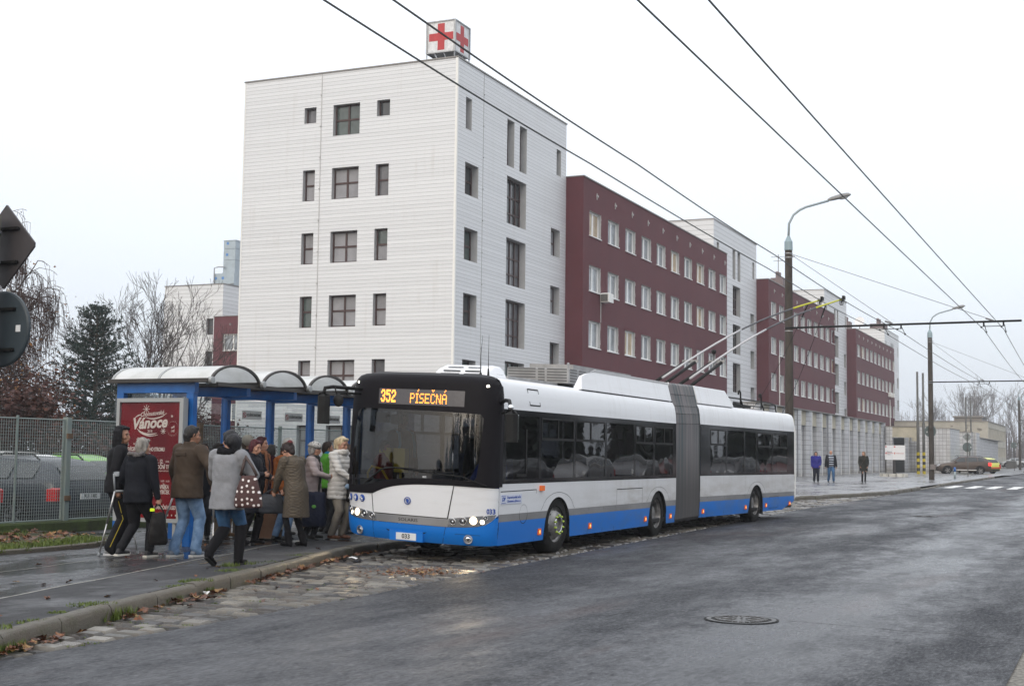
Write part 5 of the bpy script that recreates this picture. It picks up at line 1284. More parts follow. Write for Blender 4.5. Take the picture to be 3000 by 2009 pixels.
# ---- trolley poles: base on the rear roof, shoes on the wires
bm_inv = BUS.matrix_world.inverted()
m_wp = mat('pole_white', (.45,.45,.46), .45); m_gp = mat('pole_grey', (.085,.09,.10), .5); m_yp = mat('pole_yellow', (.50,.50,.03), .5)
def rearp(x,y,z):
    a = radians(-3.6); X, Y = x-9.8, y-1.275; py = 1.275+X*sin(a)+Y*cos(a); return V((9.8+X*cos(a)-Y*sin(a), py, z+.03+ROLL*py))
for y, w in ((1.62,7.32),(.93,6.74)):
    T_ = empty('trolley_pole', Matrix()); T_.parent = BUS
    A = rearp(12.3,y,3.30); B = bm_inv @ S(36.2,w,5.90-zg(36.2)); d = B-A; L = d.length
    pt = lambda f, up=0: A+d*f+V((0,0,1))*(up+.25*sin(pi*f))
    segs_ = [(.0,.18,m_wp,.034),(.18,.46,m_wp,.030),(.46,.70,m_gp,.026),(.70,.82,m_gp,.024),(.82,.985,m_yp,.024)]
    for nm, f0, f1, mm, r in (('lower_tube',.02,.47,m_wp,.028),('upper_tube',.47,.80,m_gp,.023),('yellow_tube',.80,.985,m_yp,.024)):
        mb = MB(); mb.tube([pt(f0+(f1-f0)*k/6) for k in range(7)],[r*(1-.12*k/6) for k in range(7)],8); mb.build(nm, mm, T_, True)
    for q, o_ in ((0,-.16),(1,.16)):
        mb = MB(); mb.tube([pt(.0,-.10)+V((-.1,o_,0)), pt(.17,-.06)+V((0,o_*.8,0))],.040,8); mb.build('spring', m_rub, T_, True)
    mb = MB(); mb.M = Matrix.Translation(A); mb.box(-.22,.22,-.22,.22,-.55,-.12); mb.M = Matrix(); p_ = pt(.175); mb.box(p_.x-.06,p_.x+.06,p_.y-.2,p_.y+.2,p_.z-.09,p_.z-.02); mb.build('pole_base', m_alu, T_)
    mb = MB(); p_ = pt(.985); mb.tube([p_, p_+V((.10,0,-.02)), B+V((.1,0,.02)), B+V((0,0,.06))],.03,6); mb.box(B.x-.08,B.x+.12,B.y-.03,B.y+.03,B.z-.02,B.z+.08)
    for k in range(3): mb.tube([p_+V((.12*cos(a)-.02,.03*k-.03,.10*sin(a)-.06)) for a in [2*pi*j/10 for j in range(11)]],.007,4)
    mb.build('collector_shoe', m_rub, T_)
    q0 = pt(.87 if y < 1 else .90,-.03); q1 = rearp(17.9,.85 if y < 1 else 1.9,1.9)
    mb = MB(); mb.tube([q0+(q1-q0)*(k/12)+V((0,0,-.35*sin(pi*k/12))) for k in range(13)],.006,4); mb.tube([q0, q0+(q1-q0)*.07+V((0,0,-.07))],.02,5); mb.build('catcher_rope', m_rub, T_)
    if y < 1:
        mb = MB(); p_ = pt(.155,.12); mb.ball(tuple(p_+V((0,0,.12))),.06,10,8); mb.tube([p_+V((0,0,.1)),p_+V((0,.0,-.3))],.012,5); mb.build('bump_stop', m_rub, T_)

for y in (.285,2.265):                                           # the lit main beams
    ld = bpy.data.lights.new('headlamp_beam','SPOT'); ld.energy = 36; ld.color = (1,.78,.48); ld.spot_size = radians(70); ld.spot_blend = .8; ld.shadow_soft_size = .055
    lo = bpy.data.objects.new('headlamp_beam', ld); COL.objects.link(lo); lo.parent = BUS; lo.location = (Fs(y,.615)-.14, y, .615+ROLL*y); lo.rotation_euler = (0, radians(80), 0)
# ================================================================== STREET FURNITURE
m_blue = mat('shelter_blue_paint', (.010,.105,.36), .35, var=.25, vscale=3, coat=.2); m_poly, t, b = newmat('weathered_white_polycarbonate')
c = objco(t); k = mixc(t, noise_(t,c,2.5,6,.6,.4,.7), (.82,.83,.82), (.66,.67,.64)); lnk(t,k,b.inputs['Base Color']); b.inputs['Roughness'].default_value = .35
tl = nd(t,'ShaderNodeBsdfTranslucent'); lnk(t,k,tl.inputs[0]); mx = nd(t,'ShaderNodeMixShader'); mx.inputs[0].default_value = .35; lnk(t,b.outputs[0],mx.inputs[1]); lnk(t,tl.outputs[0],mx.inputs[2]); lnk(t,mx.outputs[0],t.nodes['Material Output'].inputs[0])
m_gut = mat('brown_gutter', (.045,.040,.036), .45, var=.2, vscale=5); m_galv = mat('grey_frame', (.33,.34,.34), .4, metal=.3)
SH = thing('bus_shelter', SM @ Matrix.Translation((16.66,14.53,.14)), 'blue bus shelter with arched white roof behind the waiting people', 'bus shelter')
N = 8; BY = 1.355; D_ = -1.5
for i in range(N):
    x = i*BY; mb = MB()
    mb.box(x,x+.10,-.13,.0,0,2.53); mb.box(x+.001,x+.099,D_-.02,-.131,2.36,2.529)
    if i == 0: mb.box(x,x+.10,D_-.0,D_+.13,0,2.359)
    mb.build('portal_frame', m_blue, SH)
mb = MB()
for i in range(N-1):
    x = i*BY+.10; mb.box(x,x+BY-.10,-.09,-.04,2.40,2.50); mb.box(x,x+BY-.10,-.09,-.04,.40,.46)
mb.build('back_rail', m_blue, SH)
for i in range(N-1):
    x = i*BY+.10; mb = MB(); mb.box(x+.03,x+BY-.13,-.068,-.060,.48,2.38); g_ = mb.build('glass_panel', m_shel, SH)
    if i in (2,3,4):
        mb = MB(); mb.box(x+.42,x+1.02,-.078,-.072,2.04,2.20); st_ = mb.build('sticker', mat('sticker_white',(.88,.88,.86),.4), g_)
for i in (2,3,4):
    x = i*BY+.10
    RT = lambda a,z: Matrix.Translation((a,-.083,z)) @ Matrix.Rotation(pi/2,4,'X')
    mb = MB(); add_mesh(mb, text_mesh('KOUŘENÍ ZAKÁZÁNO',.068,.001,sx=.62), RT(x+.77,2.12)); mb.build('lettering', m_ink, SH)
    mb = MB(); mb.lathe([(.040,-.083),(.050,-.083)],16,'Y',(x+.485,0,2.12),cap=False); mb.M = Matrix.Translation((x+.485,-.083,2.12)) @ Matrix.Rotation(radians(45),4,'Y'); mb.box(-.04,.04,-.001,.001,-.006,.006); mb.build('no_smoking_ring', m_sgr, SH)
mb = MB(); mb.box(.1,.106,.13-.0,D_+.13,2.0,2.35); mb.build('glass_panel', m_shel, SH)
for i in range(N-1):                                             # barrel vaults, one a bay
    x0 = i*BY-.10+.05; x1 = x0+BY; xc = (x0+x1)/2; w_ = BY/2-.05
    V0 = .10; V1 = D_-.33
    def arc(k, n=18, dr=0): a = pi*(.06+.88*k/n); return (xc-(w_+dr)*cos(a)/cos(pi*.06), 2.56+(.30+dr)*sin(a)-.055)
    mb = MB(); rows = []
    for k in range(19):
        (x_,z_) = arc(k); rows.append([(x_,V0,z_),(x_,V1,z_)])
    mb.grid(rows); mb.build('roof_vault', m_poly, SH, True, auto=40)
    for y in (V0,(V0+V1)/2+.05,V1):
        mb = MB(); rows = []
        for k in range(19):
            (x_,z_) = arc(k,dr=.012); (x2,z2) = arc(k,dr=-.025); rows.append([(x_,y-.022,z_),(x_,y+.022,z_),(x2,y+.022,z2),(x2,y-.022,z2)])
        mb.grid(rows, close=True, cap=True); mb.build('roof_rib', m_gut if y == V1 else m_galv, SH, True, auto=40)
for i in range(N):
    x = i*BY-.05; mb = MB(); mb.box(x-.07,x+.07,V1-.02,V0,2.515,2.575); mb.build('gutter', m_gut, SH)
    mb = MB(); mb.lathe([(.055,0),(.055,-.07),(.03,-.075)],12,'Y',(x,V1,2.545)); mb.build('gutter_cap', m_galv, SH)
mb = MB(); mb.box(.2,N*BY-1.4,V1+.02,V1+.06,2.47,2.53); mb.build('fascia', m_gut, SH)
m_wood = mat('bench_wood', (.10,.075,.05), .7, var=.3, vscale=6)
mb = MB()
for i in (1,2,3,4,5):
    mb.box(i*BY+.15,i*BY+1.3,-.45,-.08,.44,.47); mb.box(i*BY+.3,i*BY+.35,-.40,-.1,0,.44); mb.box(i*BY+1.1,i*BY+1.15,-.40,-.1,0,.44)
mb.build('bench', m_wood, SH)
# Christmas poster case on the end frame
PO = thing('poster_case', SM @ Matrix.Translation((16.50,13.09,.14)), 'red Christmas poster in a grey case on the shelter end', 'poster')
m_pr, t, b = newmat('poster_red'); c = objco(t); k = mixc(t, noise_(t,c,1.1,3,.5,.35,.65), (.13,.005,.010), (.30,.006,.012)); lnk(t,k,b.inputs['Base Color']); b.inputs['Roughness'].default_value = .6; b.inputs['Specular IOR Level'].default_value = .1
m_pw = mat('poster_print_white', (.72,.66,.60), .4)
mb = MB(); z0, z1, y0, y1 = .36, 2.27, 0, 1.30
mb.box(0,.12,y0,y1,z0,z0+.06); mb.box(0,.12,y0,y1,z1-.06,z1); mb.box(0,.12,y0,y0+.07,z0+.06,z1-.06); mb.box(0,.12,y1-.06,y1,z0+.06,z1-.06); mb.box(.09,.12,y0+.07,y1-.06,z0+.06,z1-.06); mb.box(.03,.09,.1,.16,0,z0); mb.box(.03,.09,1.15,1.21,0,z0); mb.build('case_frame', m_galv, PO)
mb = MB(); mb.box(.04,.088,.071,1.259,.421,2.209); sh_ = mb.build('poster_sheet', m_pr, PO)
PM = lambda y,z: Matrix.Translation((.038,y,z)) @ Matrix(((0,0,-1,0),(-1,0,0,0),(0,1,0,0),(0,0,0,1)))
def ptx(s, size, y, z, al='LEFT', sx=.8, bold=.0, rot=0, shear=0):
    mb = MB(); add_mesh(mb, text_mesh(s,size,.001,al,sx,bold,shear), PM(y,z) @ Matrix.Rotation(radians(rot),4,'Z')); mb.build('lettering', m_pw, sh_)
ptx('Chomutovské',.095,.63,2.03,'CENTER',.85,.001,5,.35); ptx('Vánoce',.24,.68,1.88,'CENTER',.95,.008,3,.30); ptx('2018',.06,.66,1.755,'CENTER')
ptx('1. 12.',.075,1.19,1.56,bold=.002); ptx('16:30',.045,.98,1.56); ptx('ROZSVÍCENÍ VÁNOČNÍHO STROMU',.082,1.19,1.475,sx=.62,bold=.002); ptx('koncert a program na náměstí u městského úřadu',.034,1.19,1.42)
ptx('3.- 23. 12.',.085,.62,1.29,sx=.7,bold=.002); ptx('10:00 - 18:00',.04,.34,1.29,sx=.8); ptx('VÁNOČNÍ TRH',.085,.62,1.205,sx=.7,bold=.002); ptx('doprovodný program i párty stan',.034,.62,1.15,sx=.8)
ptx('22. 12.',.085,.66,.99,sx=.7,bold=.002); ptx('10:00 - 16:30',.04,.42,.99,sx=.8); ptx('KUP SI KAPŘÍKA',.085,.66,.90,sx=.66,bold=.002); ptx('PEČENÍ RYBIČEK',.085,.66,.82,sx=.66,bold=.002); ptx('na náměstí',.034,.66,.765,sx=.8)
ptx('15:00',.04,.50,.66); ptx('BETLÉM A VÁNOČNÍ KOLEDY',.078,.72,.585,sx=.6,bold=.002)
mb = MB()
for y,z,r,n in ((.74,2.10,.07,4),(.40,1.76,.05,4),(.24,1.99,.022,4),(.88,1.63,.035,5),(.84,1.59,.022,5)):
    for k in range(n):
        a = pi*k/n*(2 if n == 5 else 1); ca, sa = cos(a), sin(a); q = .004 if r > .04 else .003
        mb.add([(.037,y-ca*r-sa*q,z-sa*r+ca*q),(.037,y-ca*r+sa*q,z-sa*r-ca*q),(.037,y+ca*r+sa*q,z+sa*r-ca*q),(.037,y+ca*r-sa*q,z+sa*r+ca*q)],[(0,1,2,3)])
def swash(P_, q):
    P_ = smooth_curve(P_,6); n = len(P_); 
    for i in range(n-1):
        (a0,b0),(a1,b1) = P_[i],P_[i+1]; w0 = q*sin(pi*i/(n-1))+.002; w1 = q*sin(pi*(i+1)/(n-1))+.002
        mb.add([(.037,a0,b0-w0),(.037,a1,b1-w1),(.037,a1,b1+w1),(.037,a0,b0+w0)],[(0,1,2,3)])
swash([(.92,1.80),(.82,1.74),(.68,1.71),(.52,1.725)],.010); swash([(.89,1.765),(.80,1.715),(.66,1.685),(.5,1.70)],.006); swash([(.76,1.975),(.62,1.95),(.45,1.98),(.34,2.04)],.008); swash([(.97,1.96),(.90,2.0),(.84,2.015)],.008)
for k in range(22):
    a = 2*pi*k/22; mb.add([(.037,.22+cos(a)*.10-.003,1.80+sin(a)*.10),(.037,.22+cos(a)*.10+.003,1.80+sin(a)*.10),(.037,.22+cos(a)*.13,1.80+sin(a)*.13)],[(0,1,2)])
for k in range(7): mb.box(.036,.038,.55-.075*k,.57-.075*k,.46,.485)
mb.build('star_ornament', m_pw, sh_); ptx('svítí',.05,.22,1.82,'CENTER',.8,.001,15,.3); ptx('i nyj',.05,.22,1.765,'CENTER',.8,.001,15,.3)
mb = MB(); mb.box(.015,.018,.071,1.259,.421,2.209); mb.build('case_glass', glass('matt_case_glass',(.95,.95,.95),refl=.25), PO)
# timetable board inside the shelter near the bus
T = thing('timetable_stand', SM @ Matrix.Translation((23.2,13.3,.14)), 'grey timetable stand in the shelter close to the bus door', 'timetable')
mb = MB(); mb.box(0,.06,-.30,-.26,0,1.9); mb.box(0,.06,.26,.30,0,1.9); mb.box(0,.06,-.26,.26,1.86,1.9); mb.box(0,.06,-.26,.26,1.0,1.04); mb.build('frame', m_galv, T); mb = MB(); mb.box(.02,.04,-.26,.26,1.041,1.859); mb.build('timetable_sheet', m_sgw, T)

# ---- wire mesh fence on its low mossy wall
m_wallm = mat('mossy_concrete', (.06,.065,.03), .85, var=.5, vscale=4, col2=(.055,.085,.02), bump=.5, bscale=25)
T = thing('low_wall', SM @ Matrix.Translation((2,17.15,.14)), 'low mossy concrete wall under the mesh fence', 'wall')
mb = MB(); rows = []
for s in frange(0,38,.5): 
    j = .02*noise.noise(V((s,2,0))); rows.append([(s,-.13+j,-.1),(s,-.12+j,.17),(s,-.10+j,.20+j),(s,.10,.20+j),(s,.12,-.1)])
mb.grid(rows); mb.build('concrete', m_wallm, T)
m_post = mat('teal_painted_post', (.24,.31,.30), .55, var=.3, vscale=4, col2=(.21,.24,.22)); m_mesh = mat('mesh_wire', (.27,.31,.305), .5); m_rust = mat('rusty_post', (.12,.075,.045), .8, var=.5, vscale=7)
FE = thing('mesh_fence', SM @ Matrix.Translation((2,17.15,.34)), 'teal wire mesh fence panels in front of the parked cars', 'fence')
for a, b_ in ((5.0,7.9),(7.95,11.3),(11.36,14.2),(14.25,16.32),(16.46,18.9),(18.95,20.1),(20.2,23),(23.05,26),(26.05,29),(29.05,32),(32.05,36)):
    mb = MB(); z0, z1 = .02, 1.78
    mb.tube([(a,0,z0),(a,0,z1),(b_,0,z1),(b_,0,z0),(a,0,z0)],.016,5); mb.build('panel_frame', m_post, FE)
    mb = MB(); x = a+.05; q = .0021; pitch = .055
    while x < b_-.02: mb.add([(x-q,-.003,z0),(x+q,-.003,z0),(x+q,-.003,z1),(x-q,-.003,z1),(x-q,.003,z0),(x+q,.003,z0),(x+q,.003,z1),(x-q,.003,z1)],[(0,1,2,3),(5,4,7,6),(1,5,6,2),(4,0,3,7)]); x += pitch
    z = z0+.05
    while z < z1: mb.add([(a,-.005,z-q),(b_,-.005,z-q),(b_,-.005,z+q),(a,-.005,z+q),(a,.001,z-q),(b_,.001,z-q),(b_,.001,z+q),(a,.001,z+q)],[(0,1,2,3),(5,4,7,6),(3,2,6,7),(4,5,1,0)]); z += pitch
    mb.build('wire_mesh', m_mesh, FE)
for x, m_, r in ((7.92,m_post,.03),(11.33,m_post,.02),(14.22,m_post,.02),(15.2,m_post,.016),(16.39,m_post,.055),(18.92,m_post,.02),(20.14,m_rust,.06),(23.02,m_post,.03),(26.02,m_post,.03),(29.02,m_post,.03),(32.02,m_rust,.05)):
    mb = MB(); mb.box(x-r,x+r,-r-.01,r-.01,-.2,1.83); p_ = mb.build('post', m_, FE)
    if r == .055:
        for z in (.35,1.45): mb = MB(); mb.box(x-.07,x+.07,-.085,-.06,z,z+.09); mb.build('rusty_hinge', m_rust, p_)

# ---- lamp posts that also carry the overhead wires
m_conc = mat('dark_concrete_post', (.050,.042,.035), .8, var=.45, vscale=4, stretch=(1,1,.25), bump=.4, bscale=14); m_lamp = mat('grey_lamp_paint', (.28,.33,.35), .45, var=.15, vscale=5); m_lum = mat('luminaire_grey', (.20,.20,.20), .5, var=.2, vscale=4); m_cap = mat('post_cap_blue', (.25,.33,.36), .45)
def lamp_post(x, y, zb, hc, arm_w, label, box=False, r=.135, zarm=6.17):
    T = thing('lamp_post', Matrix.Translation((x,y,zb)), label, 'lamp post', 'concrete lamp posts along the kerb')
    mb = MB(); mb.tube([(0,0,-.2),(0,0,hc)],[r*1.18,r*.98],16); mb.build('concrete_mast', m_conc, T, True, auto=50)
    mb = MB(); mb.tube([(0,0,hc-.02),(0,0,hc+.30),(0,0,hc+.33),(0,0,hc+.50)],[r*1.12,r*1.08,r*.9,.05],12); mb.build('mast_cap', m_cap, T)
    P_ = [(0,0,hc+.45),(.02,0,hc+.95),(.18,-.01,hc+1.27),(.40,-.02,hc+1.45),(.62,-.03,hc+1.56),(1.45,-.06,hc+1.80)]
    mb = MB(); mb.tube(P_,.042,8); mb.build('bracket', m_lamp, T, True)
    L_ = empty('luminaire', Matrix()); L_.parent = T; L_.matrix_local = Matrix.Translation((1.42,-.06,hc+1.79)) @ Matrix.Rotation(radians(-15),4,'Y')
    mb = MB(); rows = []
    for u, w_, h_ in ((0,.05,.05),(.12,.085,.09),(.34,.11,.11),(.60,.13,.12),(.78,.10,.09),(.86,.03,.03)): rows.append([(u, w_*cos(2*pi*k/12), .02+h_*(sin(2*pi*k/12) if sin(2*pi*k/12) > 0 else .55*sin(2*pi*k/12))) for k in range(12)])
    mb.grid(rows, close=True, cap=True); mb.build('housing', m_lum, L_, True, auto=40)
    mb = MB(); mb.ball((.58,0,-.03),.10,12,6,(1.7,.95,.55)); mb.build('diffuser', mat('lamp_glass',(.35,.36,.36),.2), L_, True)
    mb = MB()
    for z in (hc-.15,hc-.30): mb.tube([(0,0,z),(0,0,z+.03)],r*1.06,14)
    mb.box(.0,.22,-.02,.02,hc-.26,hc-.22); mb.build('clamp_band', m_stl, T)
    mb = MB()
    for z in (zarm-zb-.06,zarm-zb+.05): mb.tube([(0,0,z),(0,0,z+.03)],r*1.1,14)
    mb.build('arm_clamp', m_stl, T)
    if box:
        mb = MB(); mb.cbox(-.17,.17,-r-.16,-r+.02,.62,.95,.02); b2 = mb.build('fuse_box', mat('box_brown',(.16,.14,.13),.6), T)
        mb = MB(); 
        for q in (-.07,0,.07): mb.tube([(q,-r-.03,-.1),(q,-r-.03,.62)],.022,6)
        mb.build('cable_conduit', m_conc, T)
        mb = MB(); mb.lathe([(.36,-.006),(.37,0),(.36,.006)],28,'Y',(.0,-.0+r+.02,3.02)); mb.build('round_sign_back', mat('sign_back_grey',(.11,.14,.14),.45,metal=.2), T)
        mb = MB(); mb.box(-.24,-.19,r-.01,r+.012,2.93,3.02); mb.build('sign_label', m_sgw, T)
    return T
lamp_post(9.92,47.5,zg(47)+.12,8.85,0,'near concrete lamp post behind the rear roof of the trolleybus')
lamp_post(26.47,84,.36,8.95,0,'middle lamp post with a fuse box and the back of a round sign',True,.145,6.45)
lamp_post(65.6,172,.5,8.9,0,'farthest lamp post standing by the silver hatchback',False,.14,6.6)
# cantilever arms
m_wire = mat('black_wire', (.02,.02,.02), .5); m_stay = mat('stay_wire', (.14,.14,.15), .5, metal=.3)
def arm(s, w0, w1, z, ws, label, zp, wp, zs=8.85):
    T = thing('wire_arm', SM @ Matrix.Translation((s,wp,0)), label, 'overhead wire arm', 'arms that carry the overhead wires')
    mb = MB(); mb.tube([(0,0,z),(0,w1-wp,z+.03)],.036,8); mb.build('tube', m_rub, T, True)
    for wa, wb in ws:
        mb = MB(); m_ = (wa+wb)/2
        for w in (wa,wb):
            mb.tube([(0,w-wp+.0,z),(0,w-wp,z-.14)],.03,5); mb.tube([(-.9,w-wp,z-.24),(0,w-wp-.03,z-.10),(.9,w-wp,z-.24)],.012,4); mb.ball((-.9,w-wp,z-.24),.035,6,4); mb.ball((.9,w-wp,z-.24),.035,6,4)
        mb.tube([(0,wa-wp,z-.13),(0,wb-wp,z-.13)],.012,4); mb.build('hanger', m_rub, T)
    for w in [sum(p)/2 for p in ws]:
        mb = MB(); mb.tube([(0,-.16,zs),(0,w-wp,z+.06)],.009,4); mb.tube([(0,w-wp+.25,z+.14),(0,w-wp,z+.05)],.03,5); mb.build('stay', m_stay, T)
arm(46.6,10.6,2.9,6.17,((7.32,6.75),(4.08,3.46)),'long dark arm from the near lamp post holding both wire pairs',0,10.72,8.82)
arm(87.0,10.9,4.4,6.45,((7.95,7.35),(5.2,4.6)),'arm from the middle lamp post holding the wires',0,10.95,9.0)
arm(183.0,11,6,6.75,((9.2,8.6),(7.0,6.4)),'farthest arm holding the wires by the last lamp post',0,11.9,9.1)
# four contact wires
def wirerun(label, P_, near):
    mb = MB(); pts = []
    for (s0,w0,z0),(s1,w1,z1) in zip(P_,P_[1:]):
        n = 8
        for k in range(n): f = k/n; pts.append((s0+(s1-s0)*f, w0+(w1-w0)*f, z0+(z1-z0)*f-.10*sin(pi*f)*(1 if s0 > 20 else .3)))
    pts.append(P_[-1]); mb.tube(pts,.011,5)
    tag(mb.build('overhead_wire', m_wire, mat4=SM), label, 'overhead wire', 'trolleybus contact wires')
wirerun('overhead wire crossing the tower, the lower one of the near left pair',[(-8,6.45,5.95),(10.6,6.90,5.95),(18.3,7.13,5.95),(30.2,7.31,5.94),(46.6,7.32,5.93),(87,7.95,6.2),(183,9.2,6.5)],1)
wirerun('overhead wire crossing the red cross cube, upper one of the near left pair',[(-8,5.85,5.95),(10.9,6.28,5.95),(18.6,6.49,5.95),(28,6.68,5.94),(46.6,6.75,5.93),(87,7.35,6.2),(183,8.6,6.5)],1)
wirerun('overhead wire passing before the near lamp head, left one of the right pair',[(-8,4.08,5.95),(46.6,4.08,5.93),(87,5.2,6.2),(183,7.0,6.5)],1)
wirerun('rightmost overhead wire against the empty sky',[(-8,3.46,5.95),(46.6,3.46,5.93),(87,4.6,6.2),(183,6.4,6.5)],1)

# ---- striped twin poles, bollard, signs
m_dpole = mat('dark_steel_pole', (.09,.09,.085), .6, var=.3, vscale=3); m_yb = mat('hazard_yellow', (.42,.34,.02), .55, var=.3, vscale=5); m_bb = mat('hazard_black', (.03,.03,.03), .6)
for x, y, h, lab in ((34.18,112,8.6,'left dark steel pole with yellow and black bands at its foot'),(34.66,112,8.5,'right dark steel pole with yellow and black bands at its foot'),(51.2,150,8.3,'left far slim steel pole behind the diamond sign'),(51.75,150,8.25,'right far slim steel pole behind the diamond sign')):
    T = thing('steel_pole', Matrix.Translation((x,y,.36)), lab, 'pole', 'twin steel poles')
    mb = MB(); mb.tube([(0,0,0),(0,0,h*.5),(0,0,h*.505),(0,0,h)],[.125,.115,.09,.085],10); mb.build('shaft', m_dpole, T, True)
    mb = MB(); 
    for k in (0,2,4,6): mb.tube([(0,0,.02+k*.26),(0,0,.28+k*.26)],.130,12)
    mb.build('yellow_band', m_yb, T); mb = MB()
    for k in (1,3,5): mb.tube([(0,0,.02+k*.26),(0,0,.28+k*.26)],.129,12)
    mb.build('black_band', m_bb, T)
T = thing('bollard', Matrix.Translation((29.85,89.8,.32)), 'grey bollard with a blue top beside the middle lamp post', 'bollard')
mb = MB(); mb.tube([(0,0,0),(0,0,.5)],.075,12); mb.build('post', m_lamp, T, True); mb = MB(); mb.tube([(0,0,.5),(0,0,.74),(0,0,.80)],[.082,.082,.03],12); mb.build('blue_top', m_blue, T, True)
m_back = mat('sign_back_grey', (.11,.14,.14), .45); m_backd = mat('sign_back_light', (.22,.24,.24), .45)
T = thing('sign_post', Matrix.Translation((34.58,101,.33)), 'post with a light diamond sign above a round sign before the brown car', 'sign')
mb = MB(); mb.tube([(0,.03,0),(0,.03,3.3)],.035,8); mb.build('post', m_dpole, T)
mb = MB(); mb.prism([(0,-.37),(.37,0),(0,.37),(-.37,0)],-.01,.008,'XZ'); o = mb.build('diamond_plate', m_backd, T, mat4=Matrix.Translation((0,.08,3.02)))
mb = MB(); mb.lathe([(.355,-.01),(.365,0),(.355,.01)],28,'Y'); o = mb.build('round_plate', m_back, T, mat4=Matrix.Translation((0,.08,2.24)))
mb = MB(); mb.box(.22,.30,-.015,.0,-.04,.04); mb.build('label', m_sgw, o)
mb = MB()
for z in (2.05,2.42,2.9,3.13): mb.box(-.14,.14,.03,.06,z-.02,z+.02)
mb.build('bracket', m_dpole, T)
T = thing('sign_post', Matrix.Translation((55.82,148,.46)), 'far round sign seen from behind at the kerb before the silver car', 'sign')
mb = MB(); mb.tube([(0,.03,0),(0,.03,3.0)],.035,6); mb.build('post', m_dpole, T); mb = MB(); mb.lathe([(.33,-.01),(.34,0),(.33,.01)],24,'Y',(0,.08,2.84)); mb.build('round_plate', m_back, T); mb = MB(); mb.box(.2,.27,-.02,.04,2.8,2.88); mb.build('label', m_sgw, T)
# slim posts by the porch
for x, y, h in ((43.0,133,3.0),(46.8,140,3.4),(44.0,128,2.6)):
    T = thing('slim_post', Matrix.Translation((x,y,.4)), {43.0:'slim grey post under the clinic sign',46.8:'slim dark post at the start of the plain tiled wall',44.0:'short slim post between the porch and the brown car'}[x], 'post')
    mb = MB(); mb.tube([(0,0,0),(0,0,h)],.06,6); mb.tube([(0,0,h),(0,0,h+.03)],.075,6); mb.build('shaft', m_dpole, T)
# concrete post with two sign backs at the left edge of the view
T = thing('sign_post', Matrix.Translation((-4.77,11.98,.1)), 'concrete post at the left edge carrying a diamond and a round sign back', 'sign')
m_cpost = mat('mossy_post', (.075,.068,.05), .85, var=.5, vscale=7, stretch=(1,1,.3), bump=.5, bscale=30); m_bk1 = mat('sign_back_purple_grey', (.05,.045,.048), .5, var=.2, vscale=3); m_bk2 = mat('sign_back_blue_grey', (.032,.045,.055), .45, var=.2, vscale=3)
mb = MB(); mb.tube([(0,0,0),(0,0,2.0),(0,0,3.62)],[.115,.108,.10],16); mb.build('mast', m_cpost, T, True)
mb = MB()
for z in (1.62,2.08,2.55,3.18,3.45): mb.tube([(0,0,z),(0,0,z+.025)],.113,16)
mb.build('clamp_band', m_stl, T)
A_ = Matrix.Translation((.10,.16,0)) @ Matrix.Rotation(radians(-27),4,'Z')
mb = MB(); mb.prism([(0,-.39),(.37,-.02),(.37,.02),(0,.39),(-.39,0)],-.012,.008,'XZ'); o = mb.build('diamond_plate', m_bk1, T, mat4=A_ @ Matrix.Translation((0,0,3.35)))
mb = MB(); mb.lathe([(.335,-.02),(.35,-.012),(.35,.012),(.335,.0),(.01,.0)],40,'Y'); o2 = mb.build('round_plate', m_bk2, T, mat4=A_ @ Matrix.Translation((0,0,2.59)))
mb = MB(); mb.box(.20,.255,-.026,-.021,-.03,.03); mb.build('label', m_sgw, o2)
for z in (2.40,2.77,3.20,3.51):
    mb = MB(); mb.box(-.2,.19,-.055,-.022,-.012,.012); mb.build('bracket', m_rub, T, mat4=A_ @ Matrix.Translation((0,0,z)))
# ground posts on the far right: low railings in front of the cream building
T = thing('low_railing', SM @ Matrix.Translation((196,14.5,.45)), 'low picket railing in front of the cream building', 'railing')
mb = MB()
for k in range(40): mb.box(k*.5,k*.5+.04,0,.04,0,1.1)
mb.box(0,20,.0,.03,.95,1.0); mb.build('pickets', m_dpole, T)
